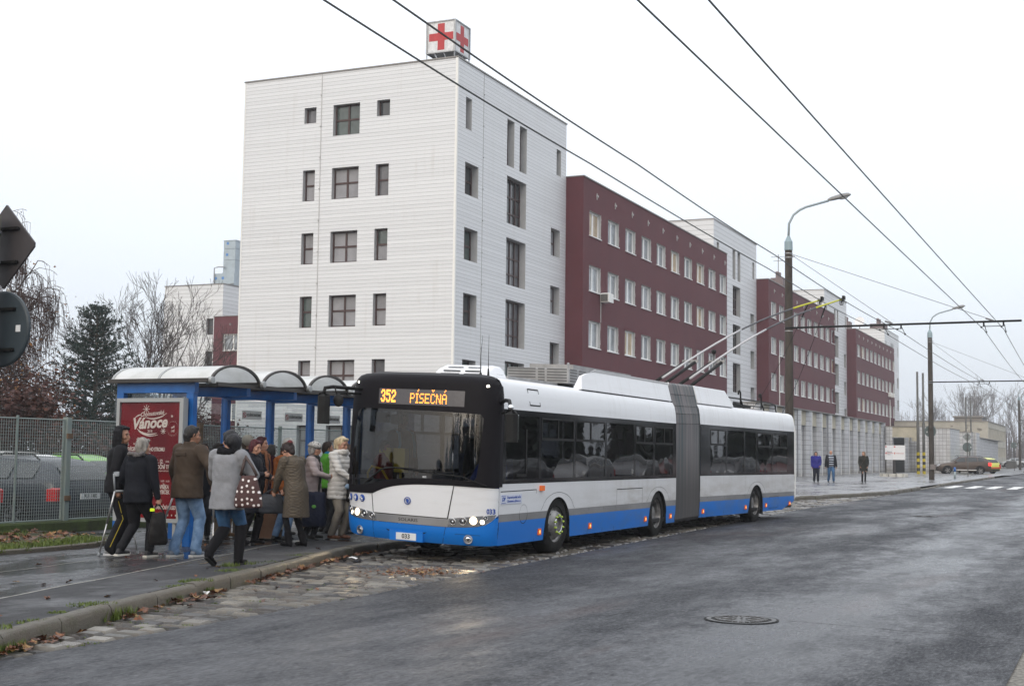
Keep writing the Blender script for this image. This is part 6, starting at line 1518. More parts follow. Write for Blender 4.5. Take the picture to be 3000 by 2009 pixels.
# ================================================================== CARS (x forward, y left, z up)
m_cglass = mat('car_glass', (.02,.024,.026), .06, spec=.6); m_redl = mat('tail_lamp_red', (.40,.012,.012), .2, coat=.4); m_litred = mat('tail_lamp_lit', (.8,.03,.02), .3, emit=(1,.03,.03), estr=2.2)
m_alloy = mat('alloy_wheel', (.30,.30,.31), .3, metal=.7); m_headl = mat('car_headlamp', (.55,.57,.6), .12)
def car(name, M4, label, col, L=4.6, W=1.86, H=1.65, prof=None, group='cars parked by the hospital', roofrail=False, lit=False, plate=None, plastic=True, cat='car'):
    T = thing(name, M4, label, cat, group)
    m_ = mat('car_paint_'+'_'.join(str(int(c_*1000)) for c_ in col), col, .34, coat=.25 if sum(col) < .5 else .5, var=.05, vscale=3)
    # stations: (x fraction from the nose, belt z, roof z, half width at belt, half width at roof)
    prof = prof or [(0,.62,.66,.78,.72),(.03,.78,.80,.90,.84),(.12,.90,.92,.96,.86),(.24,.98,1.00,.98,.86),(.30,1.02,1.06,.985,.84),(.36,1.04,1.30,.985,.74),(.43,1.05,1.52,.985,.69),(.55,1.07,H-.01,.985,.68),(.72,1.10,H-.02,.98,.67),(.86,1.13,H-.10,.96,.64),(.93,1.13,H-.25,.93,.66),(.975,1.05,1.12,.90,.78),(1.0,.70,.74,.84,.76)]
    hw_ = W/2; z0 = .26; rows = []
    for f, zb, zr, wb, wr in prof:
        x = L/2-f*L; u = .30 if f in (0,1.0) else z0
        half = [(hw_*wb*.86,u),(hw_*wb*.97,u+.12),(hw_*wb,(u+zb)/2),(hw_*wb*.985,zb-.08),(hw_*wb*.95,zb),(hw_*(wb*.35+wr*.65),zb+(zr-zb)*.55),(hw_*wr,zb+(zr-zb)*.92),(hw_*wr*.80,zr),(hw_*wr*.35,zr+.012)]
        rows.append([(x,y,z) for y,z in half]+[(x,-y,z) for y,z in half[::-1]])
    mb = MB(); mb.grid(rows, close=True, cap=True); body = mb.build('body', m_, T, True, auto=40)
    # windows laid just proud of the greenhouse
    def win(fa, fb, sgn):
        mb = MB(); rr = []
        fs_ = [fa+(fb-fa)*k/5 for k in range(6)]
        for f in fs_:
            for i in range(len(prof)-1):
                if prof[i][0] <= f <= prof[i+1][0]:
                    q = (f-prof[i][0])/(prof[i+1][0]-prof[i][0]); zb,zr,wb,wr = [prof[i][j]+(prof[i+1][j]-prof[i][j])*q for j in (1,2,3,4)]; break
            x = L/2-f*L
            e = .012
            a = (hw_*wb*.95-.0+e, zb+.03); b_ = (hw_*(wb*.35+wr*.65)+e, zb+(zr-zb)*.55); c_ = (hw_*wr+e, zb+(zr-zb)*.86)
            if zr-zb < .12: a = b_ = c_ = (a[0], zb+.03)
            rr.append([(x,sgn*y,z) for y,z in (a,b_,c_)])
        mb.grid(rr); mb.build('side_glass', m_cglass, T, True)
    for sgn in (1,-1): win(.345,.52,sgn); win(.54,.74,sgn); win(.76,.87,sgn)
    def cross(f0, f1, nm, k0=.15, k1=.85):
        mb = MB(); rr = []
        for f in [f0+(f1-f0)*k/4 for k in range(5)]:
            for i in range(len(prof)-1):
                if prof[i][0] <= f <= prof[i+1][0]:
                    q = (f-prof[i][0])/(prof[i+1][0]-prof[i][0]); zb,zr,wb,wr = [prof[i][j]+(prof[i+1][j]-prof[i][j])*q for j in (1,2,3,4)]; break
            x = L/2-f*L; d = .012 if f0 < .5 else -.012
            rr.append([(x+d, hw_*wr*.88*t_, zr+.014+.006) for t_ in (-1,-.5,0,.5,1)])
        mb.grid(rr); mb.build(nm, m_cglass, T, True)
    cross(.315,.42,'windscreen'); cross(prof[-4][0]+.02,prof[-2][0]-.005,'rear_window')
    for f, wz in ((.185,.33),(.79,.33)):
        for sgn in (1,-1):
            W_ = empty('wheel', Matrix()); W_.parent = T; W_.matrix_local = Matrix.Translation((L/2-f*L, sgn*(hw_-.20), .335))
            mb = MB(); mb.lathe([(.21,.19*sgn),(.235,.205*sgn),(.31,.205*sgn),(.335,.18*sgn),(.335,.0),(.2,.0)],28,'Y'); mb.build('tyre', m_tyre, W_, True, auto=40)
            mb = MB(); mb.lathe([(.215,.185*sgn),(.20,.17*sgn),(.001,.165*sgn)],20,'Y'); 
            mb.build('rim', m_under, W_); mb = MB()
            for k in range(5):
                a = 2*pi*k/5+.3; mb.M = Matrix.Rotation(a,4,'Y'); mb.box(-.028,.028,sgn*.172,sgn*.20,.03,.205)
            mb.M = Matrix(); mb.lathe([(.205,.19*sgn),(.222,.205*sgn)],24,'Y',cap=False); mb.build('spoke', m_alloy, W_)
            mb = MB(); n = 16; x0 = L/2-f*L
            rr = [[(x0-r_*cos(pi*k/n)*1.0, sgn*(hw_*.985+e), .335+r_*sin(pi*k/n)) for r_, e in ((.36,.0),(.43,.004 if plastic else -.02),(.43,-.06))] for k in range(n+1)]
            mb.grid(rr); mb.add([(x0-.36,sgn*(hw_*.985-.004),.2)]+[(x0-.365*cos(pi*k/n),sgn*(hw_*.985-.003),.335+.365*sin(pi*k/n)) for k in range(n+1)]+[(x0+.36,sgn*(hw_*.985-.004),.2)],[tuple(range(n+3))])
            mb.build('wheel_arch', m_under, T)
    for sgn in (1,-1):
        mb = MB(); x = -L/2; zt = prof[-2][1]
        ya, yb = sorted((sgn*hw_*.72, sgn*hw_*.965)); mb.cbox(x-.012,x+.26,ya,yb,zt-.27,zt-.02,.03); mb.build('tail_lamp', m_litred if lit else m_redl, T)
        mb = MB(); x = L/2; mb.add([(x-.02,sgn*hw_*.52,.66),(x-.10,sgn*hw_*.86,.68),(x-.30,sgn*hw_*.95,.86),(x-.22,sgn*hw_*.80,.88),(x-.06,sgn*hw_*.55,.79)],[(0,1,2,3,4)]); mb.v = [(a+.03,b_*1.02,c_) for a,b_,c_ in mb.v]; mb.build('headlight', m_headl, T)
        mb = MB(); mb.cbox(L/2-.34*L-.1,L/2-.34*L+.08,sgn*(hw_*.98) if sgn > 0 else sgn*(hw_*.98)-.18,sgn*(hw_*.98)+.18 if sgn > 0 else sgn*(hw_*.98),1.02,1.15,.03); mb.build('wing_mirror', m_, T)
        mb = MB(); mb.box(-L*.22,L*.22,sgn*hw_*.985-.01,sgn*hw_*.985+.008,.36,.42); mb.build('sill_trim', m_sill if plastic else m_rub, T)
    mb = MB(); mb.box(L/2-.08,L/2+.012,-hw_*.6,hw_*.6,.36,.60); mb.build('grille', m_rub, T)
    mb = MB(); mb.box(-L/2-.015,-L/2+.08,-hw_*.78,hw_*.78,.30,.46); mb.build('rear_bumper_trim', m_rub, T)
    if roofrail:
        for sgn in (1,-1):
            mb = MB(); y = sgn*hw_*.64; mb.tube([(L*.12,y,H-.02),(L*.09,y,H+.05),(-L*.32,y,H+.03),(-L*.35,y,H-.07)],.018,6); mb.build('roof_rail', m_rub, T)
    if plate:
        mb = MB(); mb.box(-L/2-.05,-L/2-.02,-.26,.26,.66,.77); p_ = mb.build('number_plate', m_sgw, T)
        mb = MB(); add_mesh(mb, text_mesh(plate,.105,.002,sx=.85), Matrix.Translation((-L/2-.053,0,.715)) @ Matrix(((0,0,-1,0),(-1,0,0,0),(0,1,0,0),(0,0,0,1)))); mb.build('lettering', m_ink, p_)
    return T
hatch = lambda H: [(0,.58,.62,.76,.70),(.03,.72,.74,.90,.82),(.12,.84,.87,.96,.85),(.22,.94,.97,.98,.84),(.27,.97,1.04,.985,.80),(.36,1.0,1.34,.985,.72),(.45,1.01,H-.03,.985,.68),(.58,1.02,H,.985,.67),(.75,1.04,H-.03,.98,.66),(.88,1.05,H-.14,.96,.66),(.95,1.03,H-.36,.94,.70),(.985,.9,.96,.90,.80),(1.0,.66,.70,.86,.78)]
est = lambda H: [(0,.56,.60,.76,.70),(.03,.70,.72,.90,.82),(.12,.82,.85,.96,.85),(.24,.92,.95,.98,.84),(.28,.96,1.02,.985,.80),(.36,.98,1.30,.985,.72),(.43,.99,H-.03,.985,.68),(.58,1.0,H,.985,.67),(.78,1.02,H-.02,.98,.66),(.91,1.03,H-.10,.97,.66),(.965,1.01,H-.34,.96,.72),(.988,.9,.96,.93,.84),(1.0,.66,.70,.90,.82)]
car('parked_car', Matrix.Translation((39.45,116.6,.36)) @ Matrix.Rotation(radians(171),4,'Z'), 'brown sport utility car with a lit tail lamp behind the bollard', (.060,.040,.030), 4.5, 1.88, 1.58, lit=True, roofrail=True)
Y_ = car('ambulance_car', Matrix.Translation((43.5,125.0,.36)) @ Matrix.Rotation(radians(118),4,'Z'), 'yellow green ambulance car half hidden behind the brown car', (.55,.58,.10), 4.4, 1.84, 1.5, est(1.5), roofrail=True)
mb = MB(); mb.box(-2.23,-2.19,-.86,.86,.50,.62); mb.build('reflective_stripe', m_sgr, Y_)
car('parked_car', Matrix.Translation((77.3,205.5,.56)) @ Matrix.Rotation(radians(176),4,'Z'), 'silver hatchback at the far right end of the street', (.42,.44,.46), 3.9, 1.68, 1.40, hatch(1.40), plastic=False)
def lotcar(s, w, rot, lab, col, L, W, H, pf, **k): return car('parked_car', SM @ Matrix.Translation((s,w,.0)) @ Matrix.Rotation(rot,4,'Z'), lab, col, L, W, H, pf, 'cars in the fenced car park', plastic=False, **k)
lotcar(19.95,20.35,pi/2,'dark grey estate car behind the mesh fence with a red tail lamp',(.020,.025,.034),4.7,1.82,1.46,est(1.46),roofrail=True,plate='9U1 1483')
lotcar(17.3,20.6,pi/2,'dark blue grey car at the left edge behind the mesh fence',(.026,.031,.042),4.5,1.80,1.44,est(1.44))
lotcar(25.3,26.2,pi/2,'white roofed car in the second row of the car park',(.60,.61,.60),4.5,1.80,1.52,est(1.52),roofrail=True)
lotcar(27.9,26.4,pi/2,'green roofed car beside the white one in the car park',(.13,.33,.04),4.2,1.75,1.48,hatch(1.48))
lotcar(22.5,26.0,pi/2,'dark car left of the white roofed car in the second row',(.02,.023,.03),4.5,1.8,1.5,est(1.5),roofrail=True)
# ================================================================== TREES
m_bark = mat('grey_bark', (.075,.068,.058), .9, var=.3, vscale=12); m_barkd = mat('dark_twig', (.060,.050,.046), .9); m_birch = mat('birch_bark', (.30,.29,.27), .8, var=.7, vscale=9, stretch=(1,1,3)); m_twigb = mat('birch_twig', (.060,.040,.036), .9)
m_bl1 = mat('brown_leaf', (.070,.028,.019), .7, var=.4, vscale=3); m_bl2 = mat('ochre_leaf', (.19,.085,.02), .7, var=.4, vscale=3); m_bl3 = mat('rust_leaf', (.055,.022,.018), .7, var=.4, vscale=3)
m_nd = mat('pine_needles', (.018,.034,.022), .7, var=.5, vscale=2, col2=(.034,.058,.038), spec=.15); m_ndd = mat('pine_needles_blue', (.030,.048,.045), .7, var=.4, vscale=2)
def grow(mb, p, d, L, r, depth, rnd, spread=.55, ratio=.74, droop=0., tips=None, kids=(2,3), up=.1, minr=.006, wob=.16):
    n = 4 if depth > 1 else 3; pts = [p]; q = V(p); dd = V(d).normalized()
    for i in range(n):
        dd = (dd+V((rnd.gauss(0,wob),rnd.gauss(0,wob),rnd.gauss(0,wob)+up-droop*(3-min(depth,3))*.5))).normalized(); q = q+dd*(L/n); pts.append(q.copy())
    rs = [max(minr, r*(1-.45*i/n)) for i in range(n+1)]
    mb.tube(pts, rs, 6 if r > .05 else 4 if r > .015 else 3, cap=False)
    if depth == 0:
        if tips is not None: tips += [(pts[i], dd) for i in range(1,n+1)]
        return
    for k in range(rnd.randint(*kids)):
        at = pts[rnd.randint(max(1,n-2),n)] if k else pts[-1]
        a = rnd.uniform(0,2*pi); t_ = dd.orthogonal().normalized(); t2 = dd.cross(t_)
        nd_ = (dd*cos(spread*rnd.uniform(.4,1.2))+(t_*cos(a)+t2*sin(a))*sin(spread*rnd.uniform(.5,1.3))).normalized()
        if tips is not None and depth <= 1: tips.append((at, dd))
        grow(mb, at, nd_, L*ratio*rnd.uniform(.75,1.15), r*.60, depth-1, rnd, spread, ratio, droop, tips, kids, up, minr, wob)
def bare_tree(x, y, z, H, label, seed, depth=6, lean=(0,0), group='bare trees', spread=.5, rad=.16, L=None, kids=(2,3), col=None, minr=.010):
    rnd = random.Random(seed); T = thing('bare_tree', Matrix.Translation((x,y,z)), label, 'tree', group)
    L = L or H*.26; mb = MB(); P_ = [V((0,0,0)),V((lean[0]*.3,lean[1]*.3,H*.12)),V((lean[0],lean[1],H*.26))]
    mb.tube(P_,[rad*1.2,rad,rad*.85],8); mb.build('trunk', col or m_bark, T, True)
    mb = MB()
    for k in range(4):
        a = 2*pi*k/4+rnd.uniform(-.4,.4); grow(mb, P_[-1]-V((0,0,.3*rnd.random())), V((cos(a)*.55,sin(a)*.55,1)), L, rad*.55, depth-1, rnd, spread, .76, 0, None, kids, .10, minr, .13)
    mb.build('crown', col or m_barkd, T, True); return T
def leaf_cards(mb, tips, rnd, n, sz, spread_, mats=3, drop=0.):
    for p, d in tips:
        for _ in range(n):
            c_ = p+V((rnd.gauss(0,spread_),rnd.gauss(0,spread_),rnd.gauss(0,spread_)-drop*rnd.random())); a = rnd.uniform(0,2*pi); e = rnd.uniform(-1.2,1.2); s_ = sz*rnd.uniform(.5,1.4)
            u = V((cos(a),sin(a),0))*s_; v = V((-sin(a)*sin(e),cos(a)*sin(e),cos(e)))*s_*.7
            b_ = len(mb.v); mb.v += [tuple(c_-u),tuple(c_-v*.8),tuple(c_+u),tuple(c_+v)]; mb.f.append((b_,b_+1,b_+2,b_+3)); mb.m.append(rnd.randrange(mats))
def birch(x, y, z, H, label, seed):
    rnd = random.Random(seed); T = thing('birch_tree', Matrix.Translation((x,y,z)), label, 'tree', 'autumn trees behind the car park')
    mb = MB(); P_ = [V((rnd.gauss(0,.10)*i,rnd.gauss(0,.1)*i,H*.85*i/7)) for i in range(8)]; mb.tube(P_,[.20*(1-.8*i/8)+.02 for i in range(8)],8); mb.build('trunk', m_birch, T, True)
    mb = MB(); tips = []
    for k in range(58):
        f = rnd.uniform(.22,1.0); q = P_[int(f*7)]; a = rnd.uniform(0,2*pi); grow(mb, q, V((cos(a),sin(a),.9)), H*.17*(1.25-f*.6), .04, 3, rnd, .6, .72, .28, tips, (2,3), .02, .0075, .14)
    for p, d in list(tips):                                      # hanging twigs
        if rnd.random() < .5:
            l = rnd.uniform(.4,1.2); w_ = V((rnd.gauss(0,.12),rnd.gauss(0,.12),0)); mb.tube([p,p+w_*.6+V((0,0,-l*.5)),p+w_+V((0,0,-l))],.006,3,cap=False)
    mb.build('crown', m_twigb, T, True)
    mb = MB(); leaf_cards(mb, [t_ for t_ in tips if t_[0].z < H*.5 or rnd.random() < .06], rnd, 4, .045, .25, 3, .5); mb.build('foliage', [m_bl1,m_bl2,m_bl3], T); return T
def autumn_tree(x, y, z, H, R_, label, seed, ochre=False, dens=9):
    rnd = random.Random(seed); T = thing('autumn_tree', Matrix.Translation((x,y,z)), label, 'tree', 'autumn trees behind the car park')
    mb = MB(); mb.tube([(0,0,0),(.1,0,H*.25)],[.14,.10],7); mb.build('trunk', m_bark, T, True); mb = MB(); tips = []
    for k in range(12):
        a = rnd.uniform(0,2*pi); grow(mb, V((.05*cos(a),.05*sin(a),H*rnd.uniform(.05,.25))), V((cos(a)*R_/H*1.7,sin(a)*R_/H*1.7,1)), H*.30, .055, 3, rnd, .6, .74, .0, tips, (2,3), .05, .008)
    mb.build('crown', m_barkd, T, True); mb = MB(); leaf_cards(mb, tips, rnd, dens, .06, .30, 3)
    mb.build('foliage', [m_bl1,m_bl2 if ochre else m_bl3,m_bl3 if not ochre else m_bl2], T); return T
def pine(x, y, z, H, R_, label, seed, dens=1.0, mm=None, name='pine_tree', group='evergreens'):
    rnd = random.Random(seed); T = thing(name, Matrix.Translation((x,y,z)), label, 'tree', group)
    mb = MB(); mb.tube([(0,0,0),(.05,0,H*.5),(0,0,H*.97)],[.17,.10,.03],8); mb.build('trunk', m_bark, T, True)
    br = MB(); nd_ = MB(); lv = H*.06
    while lv < H*.99:
        f = lv/H; rr = R_*(1-f)**.62*(1.0 if f > .18 else .75)*rnd.uniform(.8,1.1)+.12
        for k in range(max(4,int(7*dens))):
            a = rnd.uniform(0,2*pi); l = rr*rnd.uniform(.55,1.2)*(1+.28*noise.noise(V((cos(a)*1.5,sin(a)*1.5,lv*.9+seed)))*2); up = .15+.55*f; p0 = V((0,0,lv)); p1 = V((cos(a)*l*.6,sin(a)*l*.6,lv+l*.10)); p2 = V((cos(a)*l,sin(a)*l,lv+l*up*.55))
            br.tube([p0,p1,p2],[.028,.016,.008],4,cap=False)
            n = int(4+l*6*dens)
            for j in range(n):
                q = .25+.75*(j+rnd.random())/n; c_ = p0.lerp(p1,min(1,q*1.6)) if q < .6 else p1.lerp(p2,(q-.6)/.4); c_ = c_+V((rnd.gauss(0,.10),rnd.gauss(0,.10),rnd.gauss(0,.07)))
                up_ = V((cos(a)*.6+rnd.gauss(0,.4),sin(a)*.6+rnd.gauss(0,.4),.6+rnd.random()*.5)).normalized()
                for _ in range(9):                                # a tuft of needle fans
                    d_ = (up_+V((rnd.gauss(0,.55),rnd.gauss(0,.55),rnd.gauss(0,.55)))).normalized(); t_ = d_.orthogonal().normalized(); h_ = rnd.uniform(.10,.19); w_ = .016
                    b_ = len(nd_.v); nd_.v += [tuple(c_-t_*w_),tuple(c_+t_*w_),tuple(c_+d_*h_)]; nd_.f.append((b_,b_+1,b_+2)); nd_.m.append(rnd.randrange(2))
        lv += H*.045*rnd.uniform(.8,1.2)/max(.7,dens)
    br.build('branches', m_bark, T, True); nd_.build('crown', mm or [m_nd,m_ndd], T); return T
pine(-18.8,60,.1,8.0,3.3,'dark green pine between the brown birch and the bare trees',5,1.45)
pine(-17.4,61,.1,5.0,2.4,'lower dark pine right of the tall pine behind the shelter end',15,1.3)
birch(-16.8,41,.1,9.6,'tall drooping birch at the left edge above the fence',3)
birch(-17.3,44,.1,8.0,'second birch with brown leaves behind the tall one',8)
autumn_tree(-16.4,36,.1,4.7,2.2,'rust brown leafy tree behind the fence at the left',21,False,10)
autumn_tree(-13.3,38,.1,3.7,1.6,'dark brown bushy tree left of the shelter roof',22,False,7)
autumn_tree(-16.8,33,.1,4.6,2.4,'ochre leafed tree at the left edge behind the car park',23,True,8)
autumn_tree(-15.6,66,.1,3.8,2.6,'low brown bush behind the pines and cars',24,False,9)
bare_tree(-21.7,75,.1,10.6,'slender bare tree between the pine and the white rear wing',31,7,(.1,0),spread=.46,rad=.17,L=2.5)
bare_tree(-22.3,85,.1,10.6,'wide bare tree in front of the white rear wing',37,7,(-.4,0),spread=.58,rad=.18,L=2.9)
bare_tree(-20.1,80,.1,8.2,'smaller bare tree leaning right before the rear wing',38,5,(.6,0),spread=.6,rad=.15,L=2.4)
# low hedge line of dark shrubs closing the car park
for i in range(9):
    autumn_tree(-27+i*3.3,64+i*2.2,.1,3.2+.6*(i%3),2.4,['thin brown shrub','dull rust shrub','reddish dark shrub'][i%3]+' at the back of the car park, place '+['one','two','three','four','five','six','seven','eight','nine'][i]+' from the left',60+i,False,6) if i < 5 else None
m_fartw = mat('haze_paled_twigs', (.17,.16,.16), .95)  # haze painted into the colour, twigs lightened
# bare wood beyond the street end
for i, (x, y, H) in enumerate(((56,215,9.5),(62,232,12),(68,240,13.5),(74,236,13),(79,228,14),(83,238,15),(88,232,15),(92,226,14),(96,236,15),(86,245,16),(100,228,14))):
    bare_tree(x, y, .4, H, 'bare haze-tinted tree of the wood at the street end, '+['leftmost, low over the flat roof','second from the left','third from the left','fourth from the left','fifth from the left','sixth from the left','seventh from the left','fourth from the right','third from the right','behind the others in the middle','rightmost'][i], 80+i, 6, (0,0), 'bare trees beyond the street end', .42, .2, H*.24, (2,3), m_fartw, .018)
m_wood2 = mat('twiggy_wood', (.17,.155,.155), .95, var=.3, vscale=.4)  # far twigs lightened likewise, haze put into the colour
mb = MB(); rnd = random.Random(77)
for i in range(2600):
    x = rnd.uniform(48,125); y = 262+rnd.uniform(-14,10)+(x-60)*-.1; h = rnd.uniform(2,11.5)*(.55+.45*min(1,max(0,(x-50)/25))); l = rnd.uniform(-.7,.7)
    mb.tube([(x,y,.3),(x+l*.3,y,h*.6),(x+l,y,h)],[.10,.05,.015],3,cap=False)
    for _ in range(3): 
        zz = h*rnd.uniform(.35,.9); a = rnd.choice((-1,1)); mb.tube([(x+l*.4,y,zz),(x+l*.4+a*rnd.uniform(.4,1.1),y,zz+rnd.uniform(.5,1.3))],[.035,.010],3,cap=False)
tag(mb.build('far_wood', m_wood2), kind='stuff')

# ------------------------------------------------------------------ what stands across the street, seen mirrored in the bus
m_cf = mat('conifer_dark', (.016,.026,.018), .8, var=.4, vscale=1)
def conifer(s, w, H, R_, label, seed, k=0):
    rnd = random.Random(seed); T = thing('conifer', SF(s,w,0), label, 'tree', 'conifers across the street')
    mb = MB(); mb.tube([(0,0,0),(0,0,H)],[.2,.03],6); mb.build('trunk', m_bark, T)
    mb = MB(); z = .4
    while z < H:
        f = z/H; r_ = R_*(1-f)+.1
        for _ in range(int(9+26*(1-f))):
            a = rnd.uniform(0,2*pi); l = r_*rnd.uniform(.6,1.1); w2 = .30*l+.12; zz = z+rnd.uniform(-.2,.2)
            mb.add([(0,0,zz+.12*l),(cos(a+.24)*l,sin(a+.24)*l,zz-.30*l),(cos(a)*l*1.12,sin(a)*l*1.12,zz-.38*l),(cos(a-.24)*l,sin(a-.24)*l,zz-.30*l)],[(0,1,2,3)])
        z += .26
    mb.build('crown', m_cf, T); return T
rnd = random.Random(90)
protos = [conifer(44,-15,8,2.6,'conifer across the street, first of the long row',91), conifer(50,-17,9.5,3.0,'conifer across the street, second of the long row',92)]
ords = ['third','fourth','fifth','sixth','seventh','eighth','ninth','tenth','eleventh','twelfth','thirteenth','fourteenth','fifteenth','sixteenth','seventeenth','eighteenth','nineteenth','twentieth','twenty-first','twenty-second','twenty-third','twenty-fourth','twenty-fifth','twenty-sixth','twenty-seventh']
for i in range(22):
    o = copy_tree(protos[i%2]); s_ = 57+i*5.0; o.matrix_world = SF(s_,-15-rnd.uniform(0,4)-.06*i,0,rnd.uniform(0,6)) @ Matrix.Scale(rnd.uniform(.8,1.2),4); o['label'] = 'conifer across the street, '+ords[i]+' of the long row'
for i in range(34):  # unseen row, copies added and enlarged to darken the windscreen reflection
    o = copy_tree(protos[i%2]); s_ = -26-rnd.uniform(0,8); o.matrix_world = SF(s_,22-i*1.9,0,rnd.uniform(0,6)) @ Matrix.Scale(rnd.uniform(1.1,1.9),4); o['label'] = 'conifer behind the photographer, enlarged for the windscreen reflection, number '+str(i+1)+' from the pavement side'; o['group'] = 'conifers behind the photographer'
def sidecar(s, w, lab, col, pf, H): return car('parked_car', SM @ Matrix.Translation((s,w,zg(s))) @ Matrix.Rotation(pi,4,'Z'), lab, col, 4.4, 1.78, H, pf, 'cars parked across the street', plastic=False)
for i, (s, col) in enumerate(((38,(.06,.065,.07)),(45,(.03,.03,.035)),(52,(.22,.22,.23)),(59,(.10,.10,.11)),(66,(.08,.015,.015)),(73,(.16,.165,.17)),(80,(.28,.28,.28)),(87,(.03,.04,.06)),(94,(.14,.145,.15)),(101,(.25,.25,.25)))):
    sidecar(s,-3.6,'car parked across the street mirrored in the bus side, '+['first','second','third','fourth','fifth','sixth','seventh','eighth','ninth','tenth'][i]+' of ten',col,est(1.46),1.46)
# ================================================================== PEOPLE
m_skin = mat('skin', (.42,.23,.16), .5, var=.12, vscale=9); m_skin2 = mat('skin_tanned', (.27,.14,.09), .5, var=.12, vscale=9); m_eye = mat('eye_dark', (.03,.02,.02), .3); m_lip = mat('lips', (.30,.10,.09), .5)
def cloth(name, col, rough=.85, bump=.35, bs=9, var=.18, **k): return mat(name, col, rough, var=var, vscale=5, bump=bump, bscale=bs, spec=.12, **k)
def cone(mb, a, b, ra, rb, n=12, flat=1.0, up=None):
    """closed tapered capsule; flat < 1 narrows it across the local y"""
    a, b = V(a), V(b); d = (b-a); L = d.length; d = d.normalized() if L > 1e-6 else V((0,0,1))
    x = (V(up) if up else V((1,0,0))); x = (x-d*x.dot(d)); x = x.normalized() if x.length > 1e-3 else d.orthogonal().normalized(); y = d.cross(x)
    rows = []
    for t_, r_, e in [(0,sin(q)*ra,-cos(q)*ra) for q in (.12,.5,.9,1.3)]+[(0,ra,0),(1,rb,0)]+[(1,cos(q)*rb,sin(q)*rb) for q in (.3,.7,1.1,1.45)]:
        c_ = a+d*(L*t_+e); rows.append([c_+x*cos(2*pi*k/n)*r_+y*sin(2*pi*k/n)*r_*flat for k in range(n)])
    mb.grid(rows, close=True, cap=True)
def rings(mb, R_, n=20, U=lambda p: p):
    rows = []
    for z, rx, ry, cx, cy in R_:
        rows.append([U(V((cx+cos(2*pi*k/n)*rx, cy+sin(2*pi*k/n)*ry*(1.0 if sin(2*pi*k/n) > 0 else 1.0), z))) for k in range(n)])
    mb.grid(rows, close=True, cap=True)
def remesh(name, mb, mats, parent, vox=.013, sm=3, amp=0.0, freq=9., quilt=0.0, qp=.085, pile=0.0, seed=0.):
    me = bpy.data.meshes.new('tmp'); me.from_pydata(mb.v, [], mb.f); fix_normals(me)
    o = bpy.data.objects.new('tmp', me); md = o.modifiers.new('r','REMESH'); md.mode = 'VOXEL'; md.voxel_size = vox; md.use_smooth_shade = True
    m2 = o.modifiers.new('s','SMOOTH'); m2.factor = .5; m2.iterations = sm
    ne = evaluated(o); bpy.data.objects.remove(o); bpy.data.meshes.remove(me)
    if amp or quilt or pile:
        nrms = [v.normal.copy() for v in ne.vertices]; cs_ = [v.co.copy() for v in ne.vertices]; flat_ = []
        for p, nrm in zip(cs_, nrms):
            q = 0
            if amp: q += amp*(noise.noise(V((p.x*freq+seed,p.y*freq,p.z*freq*.55)))+.6*noise.noise(V((p.x*freq*2.3+p.z*freq*1.2,p.y*freq*2.3+seed,p.z*freq*1.7))))
            if quilt: q += quilt*(abs(sin(pi*(p.z+.02*noise.noise(p*5))/qp))**.6-.7)
            if pile: q += pile*noise.noise(p*55)
            flat_ += (p+nrm*q)[:]
        ne.vertices.foreach_set('co', flat_); ne.update()
    ne.polygons.foreach_set('use_smooth',[True]*len(ne.polygons)); ne.materials.clear(); ne.name = name
    for m in (mats if isinstance(mats,(list,tuple)) else [mats]): ne.materials.append(m)
    return link(name, ne, parent)
def ik(A, B, la, lb, hint):
    A, B = V(A), V(B); d = B-A; L = min(d.length, (la+lb)*.995); d.normalize(); B = A+d*L
    c_ = (la*la+L*L-lb*lb)/(2*la*L); h = la*sqrt(max(0,1-c_*c_)); hv = V(hint); hv = hv-d*hv.dot(d); hv = hv.normalized() if hv.length > 1e-4 else V((0,1,0))
    return A+d*(la*c_)+hv*h, B
